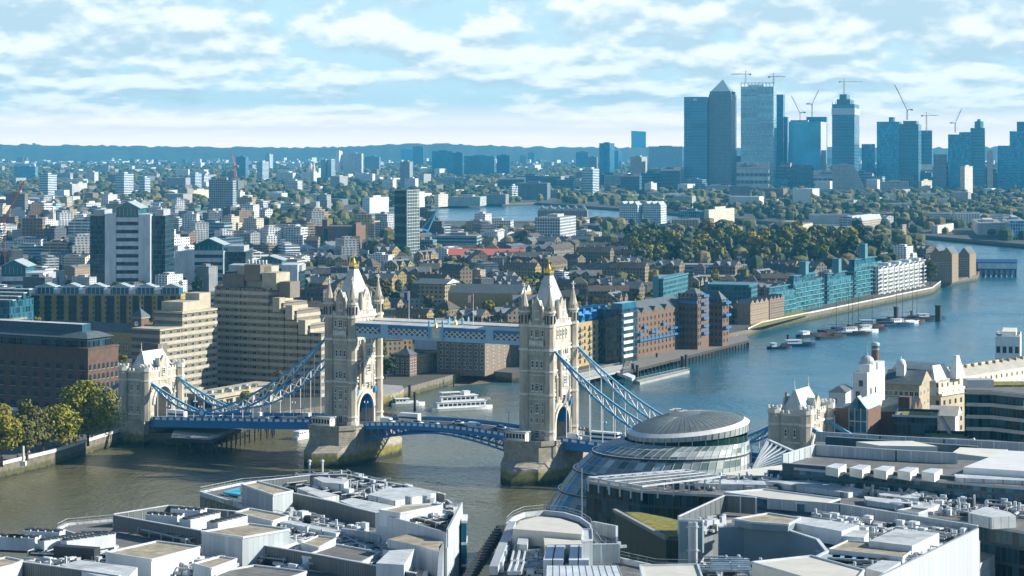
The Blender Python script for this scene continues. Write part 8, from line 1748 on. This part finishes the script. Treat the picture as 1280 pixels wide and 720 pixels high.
# --- boats
def hull(m, L_, B_, h, mi=0, fore=.25, z0=-.4):
    n = 10; top = []; bot = []
    for i in range(n + 1):
        t = i / n; x = -L_ / 2 + L_ * t; b = B_ / 2 * min(1, (1 - t) / fore) ** .6 if t > 1 - fore else B_ / 2 * (.85 + .15 * min(1, t / .1)); top.append((x, b, h + (.5 * max(0, t - .6) * h))); bot.append((x, b * .8, z0))
    vs = [(x, -b, z) for x, b, z in top] + [(x, b, z) for x, b, z in top] + [(x, -b, z) for x, b, z in bot] + [(x, b, z) for x, b, z in bot]; k = n + 1
    fs = []
    for i in range(n): fs += [(2 * k + i, 2 * k + i + 1, i + 1, i), (k + i, k + i + 1, 3 * k + i + 1, 3 * k + i), (i, i + 1, k + i + 1, k + i)]
    fs.append((0, k, 3 * k, 2 * k)); m.add(vs, fs, mi)
def boat(label, px, py, rz, L_, B_, fb, kind='barge', hullc=None, cab=None, name=None, cat='boat', group=None):
    p = P(px, py, 0); o = thing(name or kind, label, cat, (p.x, p.y, 0), rz, group); m = MB(); hull(m, L_, B_, fb); m.build('hull', hullc or dark_m, o)
    if kind == 'cruiser':
        for k, (a, b, z0, z1) in enumerate(((-.42, .36, fb, fb + 2.6), (-.36, .22, fb + 2.75, fb + 5.2))):
            m = MB(); m.box(L_ * a, L_ * b, -B_ / 2 + .5, B_ / 2 - .5, z0, z1, 0); m.box(L_ * a - .6, L_ * b + .6, -B_ / 2 + .2, B_ / 2 - .2, z1, z1 + .18, 0); d = m.build('deck_saloon', white_p, o)
            nn = int((b - a) * L_ / 2.2)
            for s in (-1, 1):
                for i in range(nn): w = MB(); x = L_ * a + 1 + i * 2.2; w.box(x, x + 1.7, s * (B_ / 2 - .5) - .03, s * (B_ / 2 - .5) + .03, z0 + .9, z0 + 1.9); w.build('window', glass_d, d)
        m = MB(); m.box(L_ * .02, L_ * .12, -1.6, 1.6, fb + 5.3, fb + 7.2); m.build('wheelhouse', white_p, o); m = MB(); m.box(-L_ * .34, -L_ * .02, -B_ / 2 + .8, B_ / 2 - .8, fb + 6.8, fb + 6.95, 0); [m.cyl((L_ * x, y), .07, fb + 5.2, fb + 6.8, 4) for x in (-.33, -.2, -.04) for y in (-2, 2)]; m.build('sun_canopy', cream_p, o)
        m = MB(); edge_rail(m, [Vector((L_ * .22, -B_ / 2 + .3)), Vector((L_ * .45, -B_ * .25)), Vector((L_ * .45, B_ * .25)), Vector((L_ * .22, B_ / 2 - .3))], fb + 2.6, 1.0, 1.5, .07); m.build('railing', white_p, o)
    else:
        m = MB()
        if cab: m.box(-L_ * .38, -L_ * .38 + L_ * cab, -B_ * .36, B_ * .36, fb, fb + 2.0, 0); m.box(-L_ * .40, -L_ * .36 + L_ * cab, -B_ * .4, B_ * .4, fb + 2.0, fb + 2.15, 0); m.build('cabin', white_p, o); m = MB(); [m.box(-L_ * .36 + i * 1.6, -L_ * .36 + i * 1.6 + 1.0, -B_ * .365, B_ * .365, fb + 1.0, fb + 1.6) for i in range(max(1, int(L_ * cab / 1.6) - 1))]; m.build('cabin_windows', glass_d, o)
        m = MB(); m.box(L_ * .02, L_ * .3, -B_ * .3, B_ * .3, fb + .1, fb + .8); m.build('hatch', wood_d if hullc is not white_p else white_p, o)
        if kind == 'sailing_barge': m = MB(); m.cyl((L_ * .15, 0), .22, fb, fb + L_ * .95, 6, 0, .1); m.bar((L_ * .15, 0, fb + 3), (-L_ * .3, 0, fb + 3.4), .22); m.bar((L_ * .5, 0, fb + .8), (L_ * .15, 0, fb + L_ * .8), .07); m.bar((-L_ * .45, 0, fb + .5), (L_ * .15, 0, fb + L_ * .8), .07); m.build('mast', wood_d, o)
    return o
boat('white two deck passenger boat cruising towards the lifting span', 577, 512, R(22), 30, 6.4, 1.3, 'cruiser', white_p, name='passenger_boat', cat='passenger boat')
boat('small white cabin boat beside the farther bridge pier', 378, 548, R(60), 11, 4, 1.2, 'motor_boat', white_p, .6)
boat('white workboat with a crane moored by the dock entrance', 510, 507, R(15), 16, 5, 1.3, 'workboat', white_p, .4)
boat('dark launch moored beside the white workboat', 492, 498, R(8), 14, 4, .9, 'launch', dark_m, .3)
navy = mat('navy_hull', (.02, .06, .14), .5); rust = mat('brown_hull', (.12, .06, .04), .7)
boat('blue hulled tug with a white wheelhouse, nearer camera than the barges', 1000, 433, R(10), 22, 6, 1.8, 'tug', navy, .4, cat='tug'); boat('dark pontoon barge tied to the blue tug', 975, 436, R(14), 15, 5.5, 1.4, 'barge', dark_m, .2, cat='barge')
bg = 'barges moored in the tier'; kk = 0
ord_ = ['nearest', 'second nearest', 'third', 'fourth', 'fifth', 'sixth', 'seventh', 'eighth', 'ninth', 'tenth', 'eleventh', 'twelfth', 'thirteenth', 'outer row first', 'outer row second', 'outer row third', 'outer row fourth', 'outer row last']
for i, (px, py, L_, kd, hc_) in enumerate(((1012, 421, 16, 'barge', dark_m), (1031, 419, 20, 'barge', rust), (1052, 415, 26, 'sailing_barge', dark_m), (1074, 416, 24, 'barge', white_p), (1060, 411, 22, 'sailing_barge', navy), (1084, 410, 20, 'sailing_barge', rust), (1098, 407, 26, 'barge', dark_m), (1113, 405, 24, 'sailing_barge', dark_m), (1110, 401, 20, 'barge', navy), (1130, 405, 22, 'barge', white_p), (1135, 399, 20, 'sailing_barge', dark_m), (1150, 401, 24, 'barge', dark_m), (1163, 399, 20, 'barge', navy), (1040, 423, 20, 'sailing_barge', dark_m), (1066, 419, 22, 'sailing_barge', dark_m), (1091, 413, 20, 'barge', dark_m), (1122, 408, 22, 'sailing_barge', navy), (1142, 404, 18, 'sailing_barge', rust))):
    colr = 'white' if hc_ is white_p else 'navy' if hc_ is navy else 'brown' if hc_ is rust else 'black'
    boat('%s hulled %s, %s of the tier below the glass row' % (colr, 'masted sailing barge' if 'sail' in kd else 'motor barge', ord_[i]), px, py, R(rnd.uniform(5, 35)), L_ * 1.2, 5.6, 1.7, kd, hc_, .3 if i % 3 == 0 else None, name=kd, cat='barge', group=bg)
def pile(label, px, py, top, r=.7, grp=None, m_=None):
    p = P(px, py, 0); o = thing('mooring_pile', label, 'pile', (p.x, p.y, 0), 0, grp); hh = ZA(top, p.y); m = MB(); m.cyl((0, 0), r, -3, hh, 10); m.build('post', m_ or dark_m, o); m = MB(); m.cyl((0, 0), r * 1.15, hh - .4, hh + .3, 10); m.build('cap', m_ or dark_m, o)
for l, x, y, t, r in (('black mooring post at the outer end of the barge tier', 1173, 402, 382, 2.2), ('tall dark post among the barges', 1120, 402, 384, 1.6), ('thin post beside the barge tier middle', 1139, 399, 389, .7), ('post near the blue tug', 985, 425, 419, .8), ('left of the twin pontoon posts nearest the gilded tower', 791, 474, 455, .8), ('twin pontoon post closest to the floating pontoon end', 796.5, 474, 457, .8),
                      ('outer pontoon post beside the wharf', 852.5, 462, 446, .7), ('outermost pontoon post in open water', 857.5, 462, 444, .7), ('lone post between pontoon and wharf', 821, 458, 442, .6), ('pair of posts by the dock entrance, inner one', 512, 500, 482, .7), ('pair of posts by the dock entrance, outer one', 518.5, 512, 491, .6), ('solitary thin beacon post on the foreshore', 567, 484, 470, .4)): pile(l.replace('left of the', 'inner of the'), x, y, t, r)
def slabthing(name, label, cat, pts, z0, z1, mats, top=0, piles=0, rails=False):
    c = sum((p for p in pts), Vector((0, 0))) / len(pts); o = thing(name, label, cat, (c.x, c.y, 0)); q = [p - c for p in pts]; m = MB(); m.prism(q, z0, z1, 0, top); m.build('deck', mats, o)
    if piles:
        for i in range(len(q) - 1):
            a, b = q[i], q[i + 1]; k = max(1, int((b - a).length / piles))
            for j in range(k): p = a + (b - a) * (j + .5) / k; m = MB(); m.cyl(p, .35, -3, z0, 6); m.build('pile', wood_d, o)
    if rails: m = MB(); edge_rail(m, q, z1, 1.1, 3, .1); m.build('railing', grey_m, o)
    return o
slabthing('pontoon', 'long grey floating pontoon with low rails off the yellow wharf', 'pontoon', [P(795, 478, 0), P(858, 464, 0), P(862, 466, 0), P(800, 481, 0)], -.5, 1.2, [concrete, dark_m], 0, 0, True)
slabthing('gangway', 'white covered gangway sloping down to the floating pontoon', 'gangway', [P(752, 458, 4), P(756, 455, 4), P(794, 470, 4), P(790, 473, 4)], 2.6, 4.2, [mat('pale_steel'), white_p], 1)
slabthing('jetty', 'white railed landing stage beside the nearer bridge tower', 'jetty', [P(722, 468, 4), P(765, 459, 4), P(790, 455, 4), P(786, 462, 4), P(726, 476, 4)], 3.4, 4.6, [concrete, mat('pale_deck', (.5, .5, .46), .8)], 1, 6, True)
slabthing('jetty', 'long dark timber wharf jetty on piles below the brick wharves', 'jetty', [P(778, 468, 4), P(848, 450, 4), P(936, 427, 4), P(933, 420, 4), P(850, 438, 4), P(782, 450, 4)], 3.6, 5.0, [wood_d, mat('jetty_deck', (.2, .19, .17), .9)], 1, 5, False)
slabthing('pier', 'broad concrete river pier deck on piles below the side span', 'pier', [P(214, 549, 6), P(262, 552, 6), P(315, 534, 6), P(345, 527, 6), P(330, 520, 6), P(220, 528, 6)], 5.4, 6.6, [wood_d, mat('pier_deck', (.36, .34, .28), .9)], 1, 4.5, True)
slabthing('dock_entrance', 'round ended stone lock pier behind the farther bridge tower', 'lock pier', [P(x, y, 6) for x, y in ((470, 494), (500, 490), (505, 486), (503, 482), (470, 480))], -2, 6, [pier_m, concrete], 1)
slabthing('lawn_terrace', 'green riverside lawn terrace with a pale edge by the stepped glass row', 'terrace', [P(938, 411, 5), P(948, 409, 5), P(1012, 393, 5), P(1000, 388, 5), P(940, 400, 5)], 4.9, 5.4, [wallm, moss], 1)
be = MB()
for a, b in zip(bank[1:4], bank[2:4]): be.bar((a.x, a.y, GZ + .6), (b.x, b.y, GZ + .6), .7, 1.2)
ew = link('river_wall_parapet', be.mesh('river_wall_parapet', [bstone_l]), None); ew['label'] = 'pale stone parapet along the riverside walk below the plane trees'; ew['category'] = 'parapet wall'
bp_ = MB()
for a, b in zip(bank[15:20], bank[16:20]): bp_.bar((a.x, a.y, GZ + .6), (b.x, b.y, GZ + .4), .4, .9)
ew = link('promenade_parapet', bp_.mesh('promenade_parapet', [bstone_l]), None); ew['label'] = 'long pale river parapet in front of the stepped glass row'; ew['category'] = 'parapet wall'
for i in range(8): pile('timber fender post against the river wall below the plane trees' if 0 else ['first', 'second', 'third', 'fourth', 'fifth', 'sixth', 'seventh', 'last'][i] + ' timber fender post along the river wall, counted towards the gatehouse', 14 + i * 6.4 + (8 if i > 3 else 0), 588 - i * 2.1 - (2.5 if i > 3 else 0), 576 - i * 2.6 - (3 if i > 3 else 0), .35, 'fender posts along the river wall', wood_d)
# foreshore sand
s = MB(); q = [P(510, 487, 0), P(560, 474, 0), P(592, 466, 0), P(645, 470, 0), P(650, 477, 0), P(610, 482, 0), P(560, 486, 0)]; s.prism(q, -.5, .5, 0, 0, [c + (P(585, 462, 0) - c) * .25 for c in q]); struct('foreshore_beach', s, mat('wet_sand', (.20, .15, .09), .8, .3, .2))
s = MB(); q = [P(-60, 606, 0), P(68, 577, 0), P(150, 552, 0), P(150, 545, 0), P(60, 568, 0), P(-60, 598, 0)]; s.prism(q, -.5, .45, 0); struct('foreshore_mud', s, mat('wet_mud', (.20, .18, .09), .7, .3, .2))
s = MB(); s.prism([P(-80, 600, 5.0), P(65, 564, 5.0), P(146, 540, 5.0), P(120, 528, 5), P(-80, 560, 5)], GZ - .5, GZ + .03, 0); struct('riverside_path', s, mat('paving', (.15, .145, .13), .9))
s = MB(); s.prism([P(-80, 545, 5), P(148, 512, 5), P(148, 505, 5), P(-80, 530, 5)], GZ - .5, GZ + .04, 0); struct('riverside_road', s, asphalt)
# promenade crowd: little people strolling under the trees
def person_mesh(seed):
    r = random.Random(seed); g = .07 * (1 if seed % 2 else .7); me = bpy.data.meshes.new('person'); bm = bmesh.new(); sk = bm.verts.layers.skin.verify()
    J = {'pelvis': (0, 0, .95, .13), 'chest': (0, 0, 1.35, .16), 'neck': (0, 0, 1.50, .06), 'head': (0, .01, 1.66, .105), 'hl': (-.10, 0, .88, .09), 'kl': (-.12, .05 + g, .48, .065), 'fl': (-.12, -.02 + g, .06, .045), 'tl': (-.12, .12 + g, .04, .04), 'hr': (.10, 0, .88, .09), 'kr': (.12, .02 - g, .48, .065), 'fr': (.12, -.12 - g, .06, .045), 'tr': (.12, .02 - g, .04, .04),
         'sl': (-.20, 0, 1.42, .065), 'el': (-.27, -.05, 1.12, .05), 'wl': (-.27, .08, .88, .04), 'sr': (.20, 0, 1.42, .065), 'er': (.27, -.02, 1.12, .05), 'wr': (.26, .10, .88, .04)}
    v = {}
    for k, (x, y, z, rr_) in J.items(): q = bm.verts.new((x, y, z)); q[sk].radius = (rr_, rr_ * .85); v[k] = q
    v['pelvis'][sk].use_root = True
    for a, b in (('pelvis', 'chest'), ('chest', 'neck'), ('neck', 'head'), ('pelvis', 'hl'), ('hl', 'kl'), ('kl', 'fl'), ('fl', 'tl'), ('pelvis', 'hr'), ('hr', 'kr'), ('kr', 'fr'), ('fr', 'tr'), ('chest', 'sl'), ('sl', 'el'), ('el', 'wl'), ('chest', 'sr'), ('sr', 'er'), ('er', 'wr')): bm.edges.new((v[a], v[b]))
    bm.to_mesh(me); bm.free(); o = bpy.data.objects.new('tmp', me); COL.objects.link(o); o.modifiers.new('s', 'SKIN'); dg = bpy.context.evaluated_depsgraph_get(); out = bpy.data.meshes.new_from_object(o.evaluated_get(dg)); bpy.data.objects.remove(o)
    out.materials.clear(); out.materials.append(mat('clothes', rough=.9, objcol=True)); out.name = 'person'
    for p_ in out.polygons: p_.use_smooth = True
    out.materials.append(mat('skin_and_hair', (.30, .18, .12), .8))
    for p_ in out.polygons:
        if p_.center.z > 1.53: p_.material_index = 1
    return out
PM = [person_mesh(i) for i in range(3)]; rp = random.Random(3)
CL = [('black', (.02, .02, .02)), ('navy', (.02, .03, .08)), ('grey', (.15, .15, .15)), ('red', (.4, .03, .03)), ('white', (.7, .7, .68)), ('brown', (.12, .07, .04))]
for i in range(64):
    t = rp.random(); px = 6 + t * 132; py = 585 - t * 37 + rp.uniform(-9, 1); p = P(px, py, GZ)
    if not inside(p, poly) or edge_dist(p, bank) < 1.2: continue
    cn, cc = CL[rp.choice((0, 0, 1, 2, 2, 3, 4, 5))]; s_ = rp.uniform(.92, 1.06)
    o = link('person', PM[i % 3], None, (p.x, p.y, GZ + .03), rp.uniform(0, 6.28), (s_, s_, s_), cc); o['category'] = 'person'; o['group'] = 'people strolling on the riverside walk'; PEND.append((o, 'person in %s clothes walking' % cn, 'on the riverside walk', px))
# parasol stalls and lamp posts on the walk
for i, (px, py) in enumerate(((30, 575), (58, 566), (84, 558), (108, 551), (131, 545))):
    p = P(px, py, GZ); o = thing('street_lamp', ['first', 'second', 'middle', 'fourth', 'last'][i] + ' lamp post along the riverside walk, counted towards the gatehouse', 'street lamp', (p.x, p.y, GZ), 0, 'lamps on the riverside walk'); m = MB(); m.cyl((0, 0), .25, 0, 1, 6); m.cyl((0, 0), .1, 1, 5, 6); m.build('post', dark_m, o); m = MB(); m.cyl((0, 0), .3, 5, 5.6, 8, 0, .2); m.build('lantern', white_p, o)
p = P(29, 582, GZ); o = thing('statue', 'slim pale stone column monument on the riverside walk', 'monument', (p.x, p.y, GZ)); m = MB(); m.cbox((0, 0, .8), (2, 2, 1.6)); m.build('plinth', bstone_l, o); m = MB(); m.cyl((0, 0), .5, 1.6, 7, 10, 0, .4); m.build('shaft', bstone_l, o)

for i, (px, py, top) in enumerate(((629, 350, 321), (800, 346, 321), (884.5, 346, 322), (924, 345, 321), (930, 345, 324))):
    p = P(px, py, GZ); hh = ZA(top, p.y) - GZ; o = thing('floodlight_mast', ['lone tall floodlight mast among the brick houses', 'tall floodlight mast nearest the teal fin block', 'tall floodlight mast at the middle of the playing field stand', 'tall floodlight mast where the stand meets the white canopy roof', 'shorter floodlight mast just past the stand end'][i], 'floodlight', (p.x, p.y, GZ)); m = MB(); m.cyl((0, 0), .45, 0, hh, 6, 0, .25); m.build('mast', grey_m, o); m = MB(); m.box(-2, 2, -.3, .3, hh - 1.2, hh + .6); m.build('lamp_head', grey_m, o)
# ================================================================= labels: what sets each repeat apart
ORD = ['first', 'second', 'third', 'fourth', 'fifth', 'sixth', 'seventh', 'eighth', 'ninth', 'tenth', 'eleventh', 'twelfth', 'thirteenth', 'fourteenth', 'fifteenth', 'sixteenth', 'seventeenth', 'eighteenth', 'nineteenth', 'twentieth']
by = {}
for o, d, w, px in PEND: by.setdefault((d, w), []).append((px, o))
for (d, w), L_ in by.items():
    L_.sort(key=lambda q: q[0])
    for i, (px, o) in enumerate(L_):
        if len(L_) == 1: o['label'] = '%s %s' % (d, w)
        else: o['label'] = '%s %s %s' % (ORD[i] if i < 20 else 'last', d, w)

for o in COL.objects:
    if o.parent is None and 'label' in o.keys():
        w = o['label'].split()
        if len(w) > 16:
            for a in ('the ', 'a ', 'an ', 'its '): o['label'] = o['label'].replace(' ' + a, ' ')
    if o.parent is None and 'label' in o.keys(): pass
